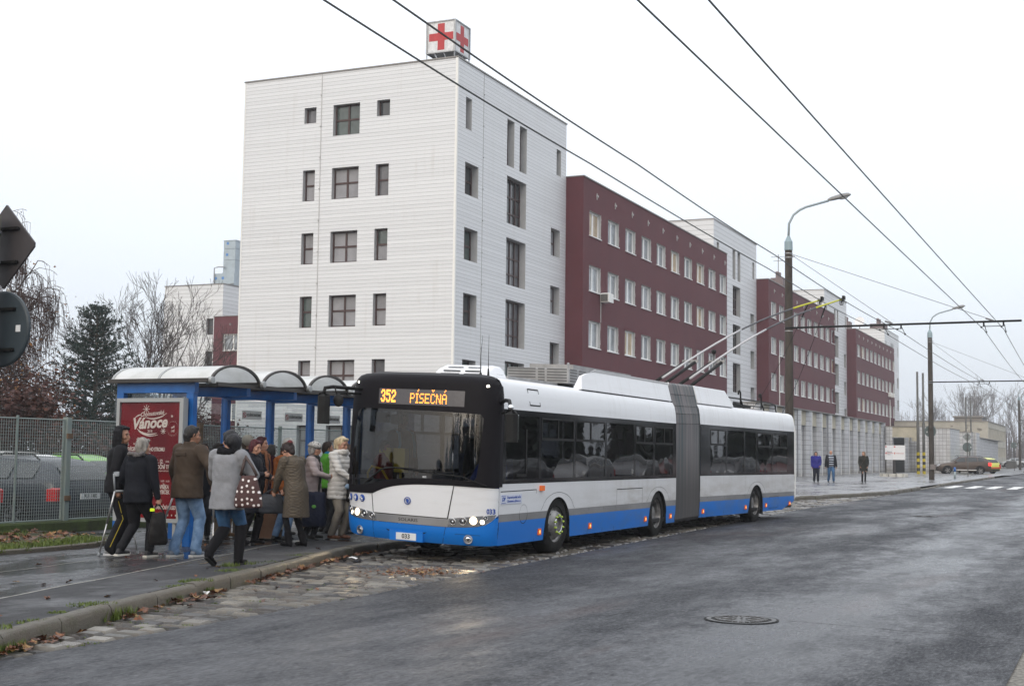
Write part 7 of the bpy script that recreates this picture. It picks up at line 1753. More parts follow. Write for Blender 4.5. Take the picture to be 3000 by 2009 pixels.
def person(x, y, z, th, label, H=1.7, lean=0, twist=0, head=(0,0), build=1.0, feet=None, hands=None, skin=None, hair='short', hcol=(.03,.02,.016), top=None, legs=None, shoes=None, near=True, group='people waiting at the bus stop', tilt=0, ehint=None, curl=.6):
    """feet / hands: targets in body units of a 1.75 m figure, x right, y forward; top, legs, shoes: dicts"""
    k = H/1.75; skin = skin or m_skin
    T = thing('person', Matrix.Translation((x,y,z)) @ Matrix.Rotation(-radians(th),4,'Z') @ Matrix.Scale(k,4), label, 'person', group)
    fl, fr = (feet or ((-.10,.0,0),(.10,.02,0))); fl = V(fl); fr = V(fr)
    pz = .93-.5*max(0,abs(fl.y-fr.y)-.25)*.35; pel = V(((fl.x+fr.x)/2,(fl.y+fr.y)/2*.9,pz))
    RL = Matrix.Translation(pel) @ Matrix.Rotation(-radians(lean),4,'X') @ Matrix.Rotation(radians(tilt),4,'Y') @ Matrix.Rotation(radians(-twist),4,'Z') @ Matrix.Translation((0,0,-.93))
    U = lambda p: RL @ V(p)
    bw = .5+.5*build
    hd, _hm = U((0,.02,1.545)), None
    HM = Matrix.Translation(U((0,.015,1.50))) @ RL.to_3x3().to_4x4() @ Matrix.Rotation(radians(-head[0]),4,'Z') @ Matrix.Rotation(radians(-head[1]),4,'X')   # head frame at neck top
    Hh = lambda p: HM @ V(p)
    sh = [U((s*.178*bw,0,1.415)) for s in (-1,1)]; hp = [pel+V((s*.085,0,-.02)) for s in (-1,1)]
    hands = hands or ((-.27,.04,.80),(.27,.04,.80)); eh = ehint or ((-.5,-.9,-.2),(.5,-.9,-.2))
    el = []; wr = []
    for i in (0,1):
        e, w = ik(sh[i], U(hands[i]), .29, .26, RL.to_3x3() @ V(eh[i])); el.append(e); wr.append(w)
    kn = []; an = []
    for i, f in enumerate((fl,fr)):
        a_ = V((f.x,f.y-.02,f.z+.09)); q, a2 = ik(hp[i], a_, .43, .43, (0,1,0)); kn.append(q); an.append(a2)
    lift = [max(0,f.z) for f in (fl,fr)]
    # --- body: one skin
    mb = MB()
    mb.M = HM
    mb.ball((0,-.005,.125),.10,16,12,(.76,.94,1.08)); cone(mb,(0,.030,.055),(0,.045,.05),.052,.050); cone(mb,(0,.055,.10),(0,.045,.03),.045,.038,12,.9)
    cone(mb,(0,.088,.125),(0,.104,.088),.010,.016,8); cone(mb,(0,.088,.058),(0,.086,.056),.022,.020,8); cone(mb,(-.04,.072,.145),(.04,.072,.145),.014,.014,8)
    for s in (-1,1): cone(mb,(s*.076,-.002,.125),(s*.083,-.012,.10),.018,.012,8,.5); cone(mb,(s*.042,.06,.09),(s*.045,.055,.085),.026,.024,8)
    mb.M = Matrix()
    cone(mb, U((0,-.01,1.42)), Hh((0,-.005,.05)), .062,.052)
    rings(mb, [(.84,.13*bw,.10*bw,0,0),(.93,.155*bw,.115*bw,0,0),(1.08,.135*bw,.10*bw,0,.0),(1.25,.155*bw,.115*bw,0,.01),(1.38,.150*bw,.10*bw,0,.0),(1.44,.10*bw,.07,0,-.01),(1.47,.05,.05,0,-.01)], U=U)
    for i, s in ((0,-1),(1,1)):
        cone(mb, sh[i], el[i], .052*bw,.040); cone(mb, el[i], wr[i], .040,.027)
        cone(mb, hp[i], kn[i], .085*bw,.055); cone(mb, kn[i], an[i], .055,.036)
        f = (fl,fr)[i]; to = V((0,.05,-.035)) if lift[i] < .03 else V((0,.04,-.06)); cone(mb, an[i]+V((0,-.01,-.03)), an[i]+to, .034,.028)
        # hand: palm, four fingers in two bends, thumb from the side
        d = (wr[i]-el[i]).normalized(); pn = (RL.to_3x3() @ V((-s,.25,0))); pn = (pn-d*pn.dot(d)).normalized(); sd = d.cross(pn).normalized()
        if sd.y < 0: sd = -sd
        p1 = wr[i]+d*.075; cone(mb, wr[i], p1, .026,.036,10,.48,sd)
        for j, (o_, l_) in enumerate(((.027,.040),(.009,.045),(-.009,.042),(-.025,.034))):
            b0 = p1+sd*o_; b1 = b0+(d*cos(curl)+pn*sin(curl))*l_; b2 = b1+(d*cos(curl*2.3)+pn*sin(curl*2.3))*l_*.85
            cone(mb, b0-d*.015, b1, .0100,.0092,7); cone(mb, b1, b2, .0092,.0080,7)
        t0 = wr[i]+d*.025+sd*.024; t1 = t0+(d*.7+sd*.75+pn*.2).normalized()*.040; t2 = t1+(d*.9+sd*.1+pn*.5).normalized()*.032
        cone(mb, t0, t1, .013,.0105,7); cone(mb, t1, t2, .0105,.009,7)
    remesh('body', mb, skin, T, .0075 if near else .014, 2)
    if near or True:
        mb = MB(); mb.M = HM
        for s in (-1,1): mb.ball((s*.032,.081,.120),.0105,8,6,(1.3,.7,.8))
        mb.build('eyes', m_eye, T, True)
        mb = MB(); mb.M = HM; mb.ball((0,.098,.064),.017,8,6,(1.4,.5,.42)); mb.build('mouth', m_lip, T, True)
        mb = MB(); mb.M = HM
        for s in (-1,1): cone(mb,(s*.018,.090,.142),(s*.048,.078,.144),.005,.004,6)
        mb.build('eyebrows', mat('brow',(.06,.04,.03),.8), T, True)
    hm = mat('hair_'+'_'.join(str(int(c_*1000)) for c_ in hcol), hcol, .55, var=.45, vscale=30, stretch=(1,1,.25), bump=.6, bscale=60)
    mb = MB(); mb.M = HM; vox = .010 if near else .016
    if hair != 'bald':
        if hair in ('short','grey_short','bun','ponytail','long','beret','cap','bob'):
            mb.ball((0,-.028,.146),.104,16,12,(.86,.96,1.0)); cone(mb,(0,-.06,.10),(0,-.055,.045),.075,.058)
            for s in (-1,1): cone(mb,(s*.060,-.01,.15),(s*.066,.012,.115),.030,.016)
            cone(mb,(-.04,.040,.212),(.04,.040,.212),.028,.028)
        if hair in ('bob','grey_short'):
            for s in (-1,1): cone(mb,(s*.062,-.02,.13),(s*.070,-.02,.05),.038,.030)
        if hair == 'long':
            for s in (-1,1): cone(mb,(s*.060,-.03,.12),(s*.085,-.03,-.16),.042,.030)
            cone(mb,(0,-.07,.10),(0,-.10,-.22),.085,.06,12,.6)
        if hair == 'bun': mb.ball((0,-.115,.185),.055,12,8); mb.ball((.02,-.10,.13),.05,12,8)
        if hair == 'bigbun':
            mb.ball((0,-.025,.145),.112,16,12,(.86,1.0,1.02)); mb.ball((0,-.10,.10),.10,14,10,(1.1,.9,1.0)); cone(mb,(.02,-.10,.06),(.03,-.11,-.04),.085,.05); cone(mb,(-.04,.052,.200),(.04,.052,.200),.032,.032)
            for s in (-1,1): cone(mb,(s*.060,-.01,.15),(s*.066,.012,.10),.034,.016)
        if hair == 'ponytail': cone(mb,(0,-.115,.17),(0,-.165,.12),.034,.040); cone(mb,(0,-.165,.12),(0,-.15,.0),.040,.022)
        if hair == 'fringe': pass
    else:
        for s in (-1,1): cone(mb,(s*.070,-.03,.13),(s*.060,-.06,.08),.020,.020)
    if hair not in ('hood',): remesh('hair', mb, hm, T, vox, 2, .004, 30, pile=.002)
    # --- legs
    lg = dict(col=(.03,.03,.035), r=1.0, flare=1.0, mat=None, vtop=.96, bot=.05); lg.update(legs or {})
    ml = lg['mat'] or cloth('trousers_'+'_'.join(str(int(c_*1000)) for c_ in lg['col']), lg['col'])
    mb = MB(); rr = lg['r']
    cone(mb, pel+V((-.05,0,.02)), pel+V((.05,0,.02)), .125*bw*rr,.125*bw*rr,14,.95)
    for i in (0,1):
        cone(mb, hp[i]+V((0,0,-.03)), kn[i], .098*bw*rr,.070*rr,14); b_ = kn[i].lerp(an[i], 1-lg['bot']) if not (shoes or {}).get('h') else kn[i].lerp(an[i], max(.25,1.15-shoes['h']/.43)); cone(mb, kn[i], b_, .069*rr,.058*rr*lg['flare'],14)
        if lg['flare'] > 1.1: cone(mb, b_, b_+V((0,.02,-.035)), .066*rr,.07*rr,12,.9)
    remesh('trousers', mb, ml, T, .013 if near else .018, 2, .007, 12, seed=x)
    # --- shoes or boots
    so = dict(col=(.02,.02,.02), h=.0, sole=None, heel=0, mat=None); so.update(shoes or {})
    ms = so['mat'] or mat('shoe_'+'_'.join(str(int(c_*1000)) for c_ in so['col']), so['col'], .45, var=.2, vscale=12, bump=.2, bscale=30)
    for i, f in enumerate((fl,fr)):
        mb = MB(); a_ = an[i]; tip = V((0,.15,-.055)) if lift[i] < .03 else V((0,.12,-.15)); fwd = V((0,1,0))
        cone(mb, a_+V((0,-.035,-.045)), a_+tip, .043,.036,12,.85,(1,0,0)); cone(mb, a_+V((0,-.01,-.01)), a_+V((0,.04,-.04)), .048,.040,12)
        if so['h']: 
            kk = kn[i]; d_ = (kk-a_); tp = a_+d_*(so['h']/.43); cone(mb, a_, tp, .062,.078*min(1.1,rr),14)
        if so['heel']: cone(mb, a_+V((0,-.05,-.055)), a_+V((0,-.055,-.082)), .022,.020,8)
        o_ = remesh('boot' if so['h'] else 'shoe', mb, ms, T, .010 if near else .016, 2, .003, 18)
        if so['sole']:
            mb = MB(); 
            if lift[i] < .03: mb.M = Matrix.Translation((a_.x,a_.y,0)); mb.prism([(-.038,-.085),(.038,-.085),(.048,.05),(.045,.13),(.02,.185),(-.02,.185),(-.045,.13),(-.048,.05)],.0,.026,'XY'); mb.v = [(p[0],p[1],p[2]+max(0,(fl,fr)[i].z)) for p in mb.v]
            else: cone(mb, a_+V((0,-.05,-.085)), a_+V((0,.115,-.185)), .035,.035,8,.4,(1,0,0))
            mb.build('sole', mat('sole_'+str(int(so['sole'][0]*100)), so['sole'], .6), o_)
    # --- coat or jacket with sleeves
    tp = dict(col=(.03,.03,.035), hem=.86, r=1.0, hemr=1.0, mat=None, amp=.009, quilt=0, collar=.06, sleeve=1.0, hood=0, belt=None, pile=0); tp.update(top or {})
    mt = tp['mat'] or cloth('coat_'+'_'.join(str(int(c_*1000)) for c_ in tp['col']), tp['col'])
    mb = MB(); R0 = tp['r']*bw; hz = tp['hem']
    rg = []
    if hz < .80: rg += [(hz,.185*R0*tp['hemr'],.150*R0*tp['hemr'],0,0),((hz+.86)/2,.185*R0*(1+tp['hemr'])/2,.150*R0*(1+tp['hemr'])/2,0,0)]
    elif hz < .9: rg += [(hz,.180*R0*tp['hemr'],.145*R0*tp['hemr'],0,0)]
    rg += [(.93,.182*R0,.145*R0,0,.0),(1.08,.168*R0,.135*R0,0,.005),(1.22,.178*R0,.145*R0,0,.012),(1.34,.185*R0,.135*R0,0,.0),(1.41,.170*R0,.115*R0,0,-.01),(1.455,.115*R0,.090,0,-.012),(1.455+tp['collar'],.078,.078,0,-.012),(1.46+tp['collar'],.05,.05,0,-.01)]
    low = [r_ for r_ in rg if r_[0] < .93]
    Uc = lambda p: U(p) if p.z >= .92 else (V((p.x,p.y,p.z-.93+pel.z))+V((pel.x,pel.y,0)))
    rings(mb, rg, 22, Uc)
    for i in (0,1):
        s = -1 if i == 0 else 1
        cone(mb, sh[i]+V((0,0,-.005)), el[i], .074*R0*tp['sleeve'],.062*tp['sleeve']*bw,14); w_ = el[i].lerp(wr[i],.98); cone(mb, el[i], w_, .061*tp['sleeve']*bw,.046*tp['sleeve'],14)
    if tp['hood'] == 1: mb.M = RL; mb.ball((0,-.10,1.43),.10,14,10,(1.25,.75,.85)); mb.M = Matrix()
    remesh(tp.get('name','coat'), mb, mt, T, .012 if near else .018, 3, tp['amp'], 7.5, tp['quilt'], tp.get('qp',.085), tp['pile'], seed=y)
    if tp['hood'] == 2:                                          # hood pulled up
        mb = MB(); mb.M = HM; rows = []
        for q in range(11):
            a = radians(-62)+radians(200)*q/10; row = []
            for j in range(13):
                b_ = radians(-102)+radians(204)*j/12; r_ = .125+.012*noise.noise(V((q*.6,j*.5,x)))
                row.append(V((sin(b_)*r_*cos(a*.35)*.88, -cos(b_)*r_*.98*cos(a*.55)+.00-.0, .125+r_*1.08*sin(a) if a < pi/2 else .125+r_*1.08*sin(a))))
            rows.append(row)
        mb2 = MB(); mb2.M = HM
        # shell of overlapping blobs leaving the face open
        for j in range(9):
            b_ = radians(-100)+radians(200)*j/8
            for z_ in (.22,.17,.12,.06,.0,-.05): r_ = .098 if z_ < .2 else .07; cone(mb2,(sin(b_)*r_,-cos(b_)*r_-.005,z_),(sin(b_)*r_*.98,-cos(b_)*r_-.005,z_-.03),.030,.030,8)
        mb2.ball((0,-.01,.225),.07,12,8,(1.0,1.15,.55)); cone(mb2,(-.05,.055,.215),(.05,.055,.215),.026,.026,8)
        remesh('hood', mb2, mt, T, .011, 3, .006, 12)
    T['_'] = 0; del T['_']
    MW = T.matrix_world.copy() if False else Matrix.Translation((x,y,z)) @ Matrix.Rotation(-radians(th),4,'Z') @ Matrix.Scale(k,4)
    return dict(T=T, M=MW, HM=HM, U=U, wr=[MW @ w for w in wr], el=[MW @ e for e in el], sh=[MW @ s for s in sh], mt=mt, an=[MW @ a for a in an], kn=[MW @ q for q in kn], RL=RL, ml=ml)
def extra(P_, name, mats, fn, vox=.011, sm=2, frame='H', **k):
    """a worn piece (hat, scarf, collar) as a further part of the person"""
    mb = MB(); mb.M = {'H':P_['HM'],'U':P_['RL'],'0':Matrix()}[frame]; fn(mb); return remesh(name, mb, mats, P_['T'], vox, sm, **k)
PZ_ = .142
# materials of the clothes
m_jean = cloth('blue_jeans', (.10,.19,.34), .8, .4, 14, .35, col2=(.22,.33,.50)); m_jeand = cloth('dark_jeans', (.035,.085,.18), .8, .4, 14, .3, col2=(.06,.14,.27))
def quilt_mat(name, col, d=.055):
    m, t, b = newmat(name); c = objco(t); x = nd(t,'ShaderNodeSeparateXYZ'); lnk(t,c,x.inputs[0])
    u = M_(t,'ADD', x.outputs[0], x.outputs[1]); a1 = M_(t,'ABSOLUTE', M_(t,'SINE', M_(t,'MULTIPLY', M_(t,'ADD',u,x.outputs[2]), pi/d))); a2 = M_(t,'ABSOLUTE', M_(t,'SINE', M_(t,'MULTIPLY', M_(t,'SUBTRACT',u,x.outputs[2]), pi/d)))
    h = M_(t,'MINIMUM', a1, a2); g = M_(t,'POWER', h, .5); n = noise_(t,c,7,4); k = mixc(t, n, tuple(v*.85 for v in col), tuple(v*1.15 for v in col)); k = mixc(t, M_(t,'LESS_THAN',h,.16), k, tuple(v*.5 for v in col))
    lnk(t,k,b.inputs['Base Color']); b.inputs['Roughness'].default_value = .75; bumpn(t,b,g,.7,.012); return m
m_dot, t, b = newmat('polka_dot_fabric'); vo = nd(t,'ShaderNodeTexVoronoi', voronoi_dimensions='2D'); vo.inputs['Scale'].default_value = 13; vo.inputs['Randomness'].default_value = .45; x = nd(t,'ShaderNodeSeparateXYZ'); cx = nd(t,'ShaderNodeCombineXYZ'); lnk(t,objco(t),x.inputs[0]); lnk(t,x.outputs[0],cx.inputs[0]); lnk(t,x.outputs[2],cx.inputs[1]); lnk(t,cx.outputs[0],vo.inputs['Vector'])
lnk(t, mixc(t, M_(t,'LESS_THAN', vo.outputs['Distance'], .21), (.055,.020,.018), (.75,.70,.68)), b.inputs['Base Color']); b.inputs['Roughness'].default_value = .7
# 1 hooded man with crutches
m_trk = cloth('black_tracksuit', (.010,.010,.012), .75, .4, 8)
A1 = person(-5.55,18.80,PZ_,72,'man in a black hooded jacket leaning on a crutch by the fence',1.80,lean=3,head=(28,-2),build=1.12,feet=((-.13,.08,0),(.12,-.02,0)),hands=((-.28,.14,.86),(.34,.00,.90)),skin=m_skin2,hair='hood',
  top=dict(mat=m_trk,hem=.84,r=1.12,collar=.05,hood=2,amp=.014),legs=dict(mat=m_trk,r=1.18,flare=1.25),shoes=dict(col=(.22,.22,.22),sole=(.7,.7,.7)),ehint=((-.3,-1,0),(.7,-.8,0)))
mb = MB(); p0, p1, p2 = [A1['T'].matrix_world.inverted() @ q if False else q for q in (A1['kn'][1],A1['an'][1],A1['kn'][1])]
iv = A1['M'].inverted(); kn_, an_ = iv @ A1['kn'][1], iv @ A1['an'][1]; hp_ = V((.19,0,.90))
mb.tube([hp_, kn_+V((.083,0,0)), an_+V((.088,0,.03))], .005, 5); mb.build('yellow_stripe', mat('yellow_piping',(.55,.42,.02),.6), A1['T'])
def crutch(foot, grip, fwd, label, col=None):
    """elbow crutch from its rubber foot to the grip and on to the forearm cuff"""
    foot, grip = V(foot), V(grip); d = (grip-foot).normalized(); L = (grip-foot).length; f = V(fwd).normalized(); m_al = mat('crutch_aluminium',(.42,.42,.42),.28,metal=.8); m_gr = mat('crutch_grey_plastic',(.25,.27,.29),.5)
    T = thing('crutch', Matrix.Translation(foot), label, 'crutch', 'elbow crutches'); O = foot
    mb = MB(); mb.tube([V((0,0,.02)), d*(L*.52)],.011,8); mb.build('lower_tube', m_al, T, True)
    mb = MB(); mb.tube([d*(L*.50), d*(L*1.0)],.0145,8); 
    for k in range(6): q = d*(L*(.56+.05*k)); mb.tube([q-f*.0155, q+f*.0155],.003,5)
    mb.build('upper_tube', m_al, T, True)
    back = (d-f*.28).normalized(); c0 = d*L; c1 = c0+back*.24
    mb = MB(); mb.tube([c0, c0+back*.12, c1],.014,8); mb.tube([c0, c0+f*.12],.016,8); mb.build('grip', m_gr, T, True)
    mb = MB(); sd = back.cross(f).normalized(); rows = []
    for h_ in (-.024,.024): rows.append([c1+back*h_+f*.045+(-f*cos(a)+sd*sin(a))*.047 for a in [radians(-125)+radians(250)*j/10 for j in range(11)]])
    for h_ in (.024,-.024): rows.append([c1+back*h_+f*.045+(-f*cos(a)+sd*sin(a))*.042 for a in [radians(-125)+radians(250)*j/10 for j in range(11)]])
    mb.grid(rows+[rows[0]]); mb.build('forearm_cuff', m_gr, T, True)
    mb = MB(); mb.lathe([(.020,0),(.022,.012),(.016,.045),(.013,.05)],10); mb.build('rubber_foot', m_gr, T, True); return T
g1 = A1['wr'][1]; u1 = (A1['wr'][1]-A1['el'][1]).normalized()
crutch((-5.66,18.55,PZ_),g1+V((-.02,-.05,-.03)),(1,.2,0),'elbow crutch in the near hand of the hooded man')
crutch((-5.25,18.98,PZ_),A1['wr'][0]+V((.0,.03,-.03)),(1,.2,0),'elbow crutch at the far side of the hooded man')
# 2 grey haired walker with a dark bag
m_blk = cloth('black_parka', (.008,.009,.013), .7, .4, 8)
A2 = person(-5.12,18.42,PZ_,28,'grey haired person in a black fur trimmed parka seen from behind',1.66,lean=4,head=(8,8),build=1.22,feet=((-.09,-.20,.03),(.12,.16,0)),hands=((-.27,.12,.95),(.33,.10,.80)),hair='grey_short',hcol=(.20,.185,.165),
  top=dict(mat=m_blk,hem=.80,r=1.15,hemr=1.0,hood=1,amp=.011),legs=dict(mat=m_trk,r=1.12),shoes=dict(col=(.012,.012,.014),sole=(.6,.58,.52)))
extra(A2,'fur_trim',cloth('grey_fur',(.16,.15,.15),.9,.6,40,.6),lambda mb:[cone(mb,(cos(a)*.125,-.10+sin(a)*.065,1.49+.02*cos(3*a)),(cos(a+.35)*.125,-.10+sin(a+.35)*.065,1.49),.026,.026,8) for a in [2*pi*k/18 for k in range(18)]],.010,1,'U',pile=.014)
def bag(P0, w, d, h, label, m_, strap_to=None, kind='handbag', taper=.75, rot=0, sw=.012, cat='bag', soft=.01, zip_=False):
    """soft bag hanging below P0 (centre of its top edge)"""
    T = thing(kind, Matrix.Translation(P0) @ Matrix.Rotation(radians(rot),4,'Z'), label, cat)
    mb = MB(); n = 18
    rows = []
    for f, wx, dx in ((0,taper,.35),(.06,taper*1.01,.6),(.3,taper+(1-taper)*.4,.85),(.65,taper+(1-taper)*.85,1.0),(.92,1.0,.95),(1.0,.9,.75)):
        rows.append([V((w/2*wx*(abs(cos(a))**.6)*(1 if cos(a) > 0 else -1), d/2*dx*(abs(sin(a))**.7)*(1 if sin(a) > 0 else -1), -h*f)) for a in [2*pi*k/n for k in range(n)]])
    mb.grid(rows, close=True, cap=True); remesh('bag_body', mb, m_, T, .011, 3, soft, 11)
    if strap_to is not None:
        inv = (Matrix.Translation(P0) @ Matrix.Rotation(radians(rot),4,'Z')).inverted(); q = [inv @ V(p) for p in strap_to]
        for sg in (-1,1):
            mb = MB(); mb.tube([(sg*w*taper*.42,0,.0),((sg*w*taper*.42)*.6+q[0].x*.4,q[0].y*.4,q[0].z*.45)]+[tuple(p) for p in q],sw,6); mb.build('strap', m_, T, True)
    return T
m_bagb = cloth('black_bag_leather', (.012,.011,.011), .45, .2, 20)
bt = bag(A2['wr'][1]+V((.02,-.02,-.20)),.28,.13,.44,'limp black cloth bag with a neon tag in the grey haired walker\'s hand',m_bagb,[A2['wr'][1]+V((0,0,-.07))],'cloth_bag',.62,20)
mb = MB(); mb.cbox(-.12,-.06,-.10,-.075,.02,.06,.008); mb.build('neon_tag', mat('neon_yellow',(.65,.80,.02),.5,emit=(.6,.8,0),estr=.15), bt)
# 3 man in a brown jacket with crutches
m_brj = cloth('brown_field_jacket', (.050,.036,.026), .75, .35, 9, .2)
A3 = person(-4.52,18.60,PZ_,32,'man in a brown jacket and light jeans walking on crutches',1.82,lean=4,head=(30,4),build=1.22,feet=((-.10,-.06,0),(.13,.12,0)),hands=((-.34,.14,.92),(.36,.10,.98)),skin=m_skin2,hair='short',hcol=(.012,.010,.010),
  top=dict(mat=m_brj,hem=.78,r=1.15,hemr=1.02,collar=.065,amp=.013),legs=dict(mat=m_jean,r=1.08,flare=1.12),shoes=dict(col=(.10,.12,.15),sole=(.45,.45,.44)),ehint=((-1,-.5,0),(1,-.5,0)))
crutch((-4.08,18.50,PZ_),A3['wr'][1]+V((.02,-.0,-.04)),(.4,1,0),'elbow crutch in the near hand of the man in the brown jacket')
crutch((-4.96,18.62,PZ_),A3['wr'][0]+V((-.01,.0,-.03)),(.4,1,0),'elbow crutch in the far hand of the man in the brown jacket')
mb = MB(); mb.M = A3['RL']; mb.cbox(-.10,.10,-.185,-.165,1.33,1.37,.005); mb.build('back_tab', m_brj, A3['T'])
# 4 woman in a grey coat with the dotted bag
m_wool = cloth('grey_wool_coat', (.23,.235,.25), .95, .3, 60, .15); m_bootk = mat('black_suede', (.008,.0075,.009), .8, spec=.12, var=.3, vscale=9, bump=.3, bscale=14)
A4 = person(-3.61,17.28,PZ_,22,'woman in a light grey coat with black boots walking past the queue',1.76,lean=2,head=(-62,4),build=1.16,feet=((-.10,-.26,.10),(.07,.14,0)),hands=((-.12,.26,1.02),(.16,.26,1.05)),hair='bigbun',hcol=(.008,.008,.011),
  top=dict(mat=m_wool,hem=.74,r=1.12,hemr=1.06,collar=.03,amp=.010,sleeve=1.12),legs=dict(mat=m_jeand,r=1.05),shoes=dict(mat=m_bootk,h=.40,heel=1,sole=(.02,.02,.02)),ehint=((-1,-.35,-.1),(1,-.35,-.1)))
extra(A4,'scarf',cloth('black_scarf',(.010,.010,.012),.95,.5,20),lambda mb:[cone(mb,(cos(a)*.10,sin(a)*.09-.01,1.475+.02*sin(2*a)),(cos(a+.4)*.10,sin(a+.4)*.09-.01,1.47),.048,.048,8) for a in [2*pi*k/14 for k in range(14)]],.011,2,'U',amp=.012,freq=14)
pb = A4['sh'][1]+V((.13,-.14,-.24))
bt = bag(pb,.38,.15,.41,'brown shoulder bag with white dots on the grey coat woman',m_dot,None,'dotted_bag',.55,-12,soft=.008)
mb = MB()
for sg in (-1,1): mb.tube([(sg*.11,0,.0),(sg*.06-.02,.0,.12),(-.08,.06,.24),(-.12,.14,.27)],.020,6)
mb.build('strap', mat('strap_brown',(.06,.04,.035),.6), bt, True)
# 5 woman with tan boots
m_cream_p = cloth('cream_puffer', (.36,.34,.31), .6, .3, 10); m_tan = mat('tan_suede', (.22,.13,.07), .75, var=.25, vscale=8)
A5 = person(-5.05,22.9,PZ_,84,'woman in a cream puffer with tan boots striding behind the brown jacket man',1.66,lean=4,head=(0,2),build=1.08,feet=((-.06,.26,0),(.06,-.30,.09)),hair='bob',hcol=(.022,.014,.012),top=dict(mat=m_cream_p,hem=.82,r=1.12,quilt=.010,hood=1),legs=dict(mat=m_jeand),shoes=dict(mat=m_tan,h=.32))
# 6, 7, 8 women at the front of the group
m_dkc = cloth('black_blue_coat', (.012,.013,.018), .6, .35, 9)
A6 = person(-4.16,21.3,PZ_,104,'woman with dark red hair in a long dark coat looking towards the bus',1.66,lean=4,head=(14,12),build=1.15,feet=((-.12,.10,0),(.10,-.06,0)),hands=((-.16,.30,1.12),(.20,.30,1.18)),hair='bob',hcol=(.070,.012,.018),skin=m_skin,top=dict(mat=m_dkc,hem=.52,r=1.14,hemr=1.1,quilt=.006,qp=.12),legs=dict(mat=m_trk),shoes=dict(mat=m_bootk,h=.34,heel=1),ehint=((-1,-.5,-.6),(1,-.5,-.6)))
m_brs = cloth('brown_fringed_scarf', (.23,.10,.055), .95, .5, 18, .4)
A7 = person(-4.24,22.5,PZ_,96,'woman with a long brown scarf seen in profile in the queue',1.72,lean=2,head=(-2,2),build=1.15,hair='bob',hcol=(.060,.014,.016),top=dict(mat=m_dkc,hem=.75,r=1.12),legs=dict(mat=cloth('grey_beige_trousers',(.13,.12,.11))),shoes=dict(col=(.05,.05,.05)))
extra(A7,'scarf',m_brs,lambda mb:([cone(mb,(cos(a)*.10,sin(a)*.09-.01,1.47),(cos(a+.4)*.10,sin(a+.4)*.09-.01,1.47),.042,.042,8) for a in [2*pi*k/14 for k in range(14)]],cone(mb,(.09,.13,1.44),(.12,.19,1.1),.055,.06,10,.4),cone(mb,(.12,.19,1.1),(.12,.16,.82),.06,.065,10,.35),cone(mb,(-.06,.14,1.42),(-.08,.18,1.0),.05,.055,10,.4)),.012,2,'U',amp=.010,freq=16)
A7b = person(-4.66,23.6,PZ_,90,'person in a beige knitted hat mostly hidden behind the red haired women',1.74,hair='short',hcol=(.09,.06,.04),top=dict(mat=m_dkc,hem=.7),near=False)
extra(A7b,'knitted_hat',cloth('beige_knit',(.42,.38,.32),.95,.5,40),lambda mb:mb.ball((0,-.012,.155),.118,14,10,(.88,1,.95)),.013,2)
A8 = person(-4.36,24.3,PZ_,20,'short haired person in a maroon coat behind the queue by the shelter post',1.60,hair='grey_short',hcol=(.07,.06,.055),top=dict(mat=cloth('maroon_coat',(.045,.010,.016)),hem=.6,r=1.15),near=False)
# 9 orange coat
m_or = cloth('orange_rust_coat', (.24,.075,.022), .9, .4, 12, .25); m_orh = cloth('brown_knit_hat', (.075,.035,.022), .95, .5, 40)
A9 = person(-3.79,22.1,PZ_,42,'woman in a rust orange hooded coat and jeans seen from behind in the queue',1.62,lean=6,head=(20,12),build=1.16,feet=((-.10,.0,0),(.12,.06,0)),hands=((-.14,.30,1.05),(.18,.30,1.05)),hair='bob',hcol=(.05,.025,.018),top=dict(mat=m_or,hem=.80,r=1.16,hood=1,amp=.012),legs=dict(mat=m_jean,r=1.1),shoes=dict(col=(.012,.012,.014)))
extra(A9,'knitted_hat',m_orh,lambda mb:(mb.ball((0,-.015,.150),.118,14,10,(.90,1,.98)),cone(mb,(0,-.05,.07),(0,-.05,.03),.085,.08)),.011,2,amp=.004,freq=25)
A10 = person(-3.97,23.7,PZ_,70,'person in a white knitted cap behind the orange coat',1.70,head=(0,5),hair='short',hcol=(.10,.07,.05),top=dict(mat=m_dkc,hem=.8),legs=dict(col=(.50,.49,.47)),near=False)
extra(A10,'knitted_cap',cloth('white_knit',(.60,.57,.53),.95,.5,40),lambda mb:mb.ball((0,-.010,.150),.118,14,10,(.90,1,.98)),.013,2)
# 11 olive quilted coat, bending over her bag
m_ql = quilt_mat('olive_quilted', (.088,.068,.046))
A11 = person(-3.32,20.9,PZ_,305,'woman in a quilted olive brown coat bent over her handbag',1.64,lean=13,head=(-8,30),build=1.20,feet=((-.14,.05,0),(.10,-.05,0)),hands=((-.16,.34,.98),(.10,.38,.98)),hair='bun',hcol=(.018,.010,.010),top=dict(mat=m_ql,hem=.48,r=1.10,hemr=1.12,collar=.05,amp=.008,sleeve=1.05),legs=dict(mat=m_trk,r=.85),shoes=dict(mat=m_bootk,h=.12,heel=1),ehint=((-1,-.3,-.6),(1,-.3,-.6)))
extra(A11,'red_hair_bun',mat('hair_red_bun',(.11,.010,.014),.5,var=.4,vscale=20,bump=.6,bscale=50),lambda mb:mb.ball((0,-.125,.195),.052,12,8),.010,2,pile=.004)
bag(A11['wr'][0]*.5+A11['wr'][1]*.5+V((-.12,-.02,-.06)),.42,.17,.30,'dark grey handbag held open by the quilted coat woman',cloth('slate_leather',(.035,.038,.045),.4,.2,15),[A11['wr'][0]*.5+A11['wr'][1]*.5+V((-.05,0,.05))],'handbag',.72,8)
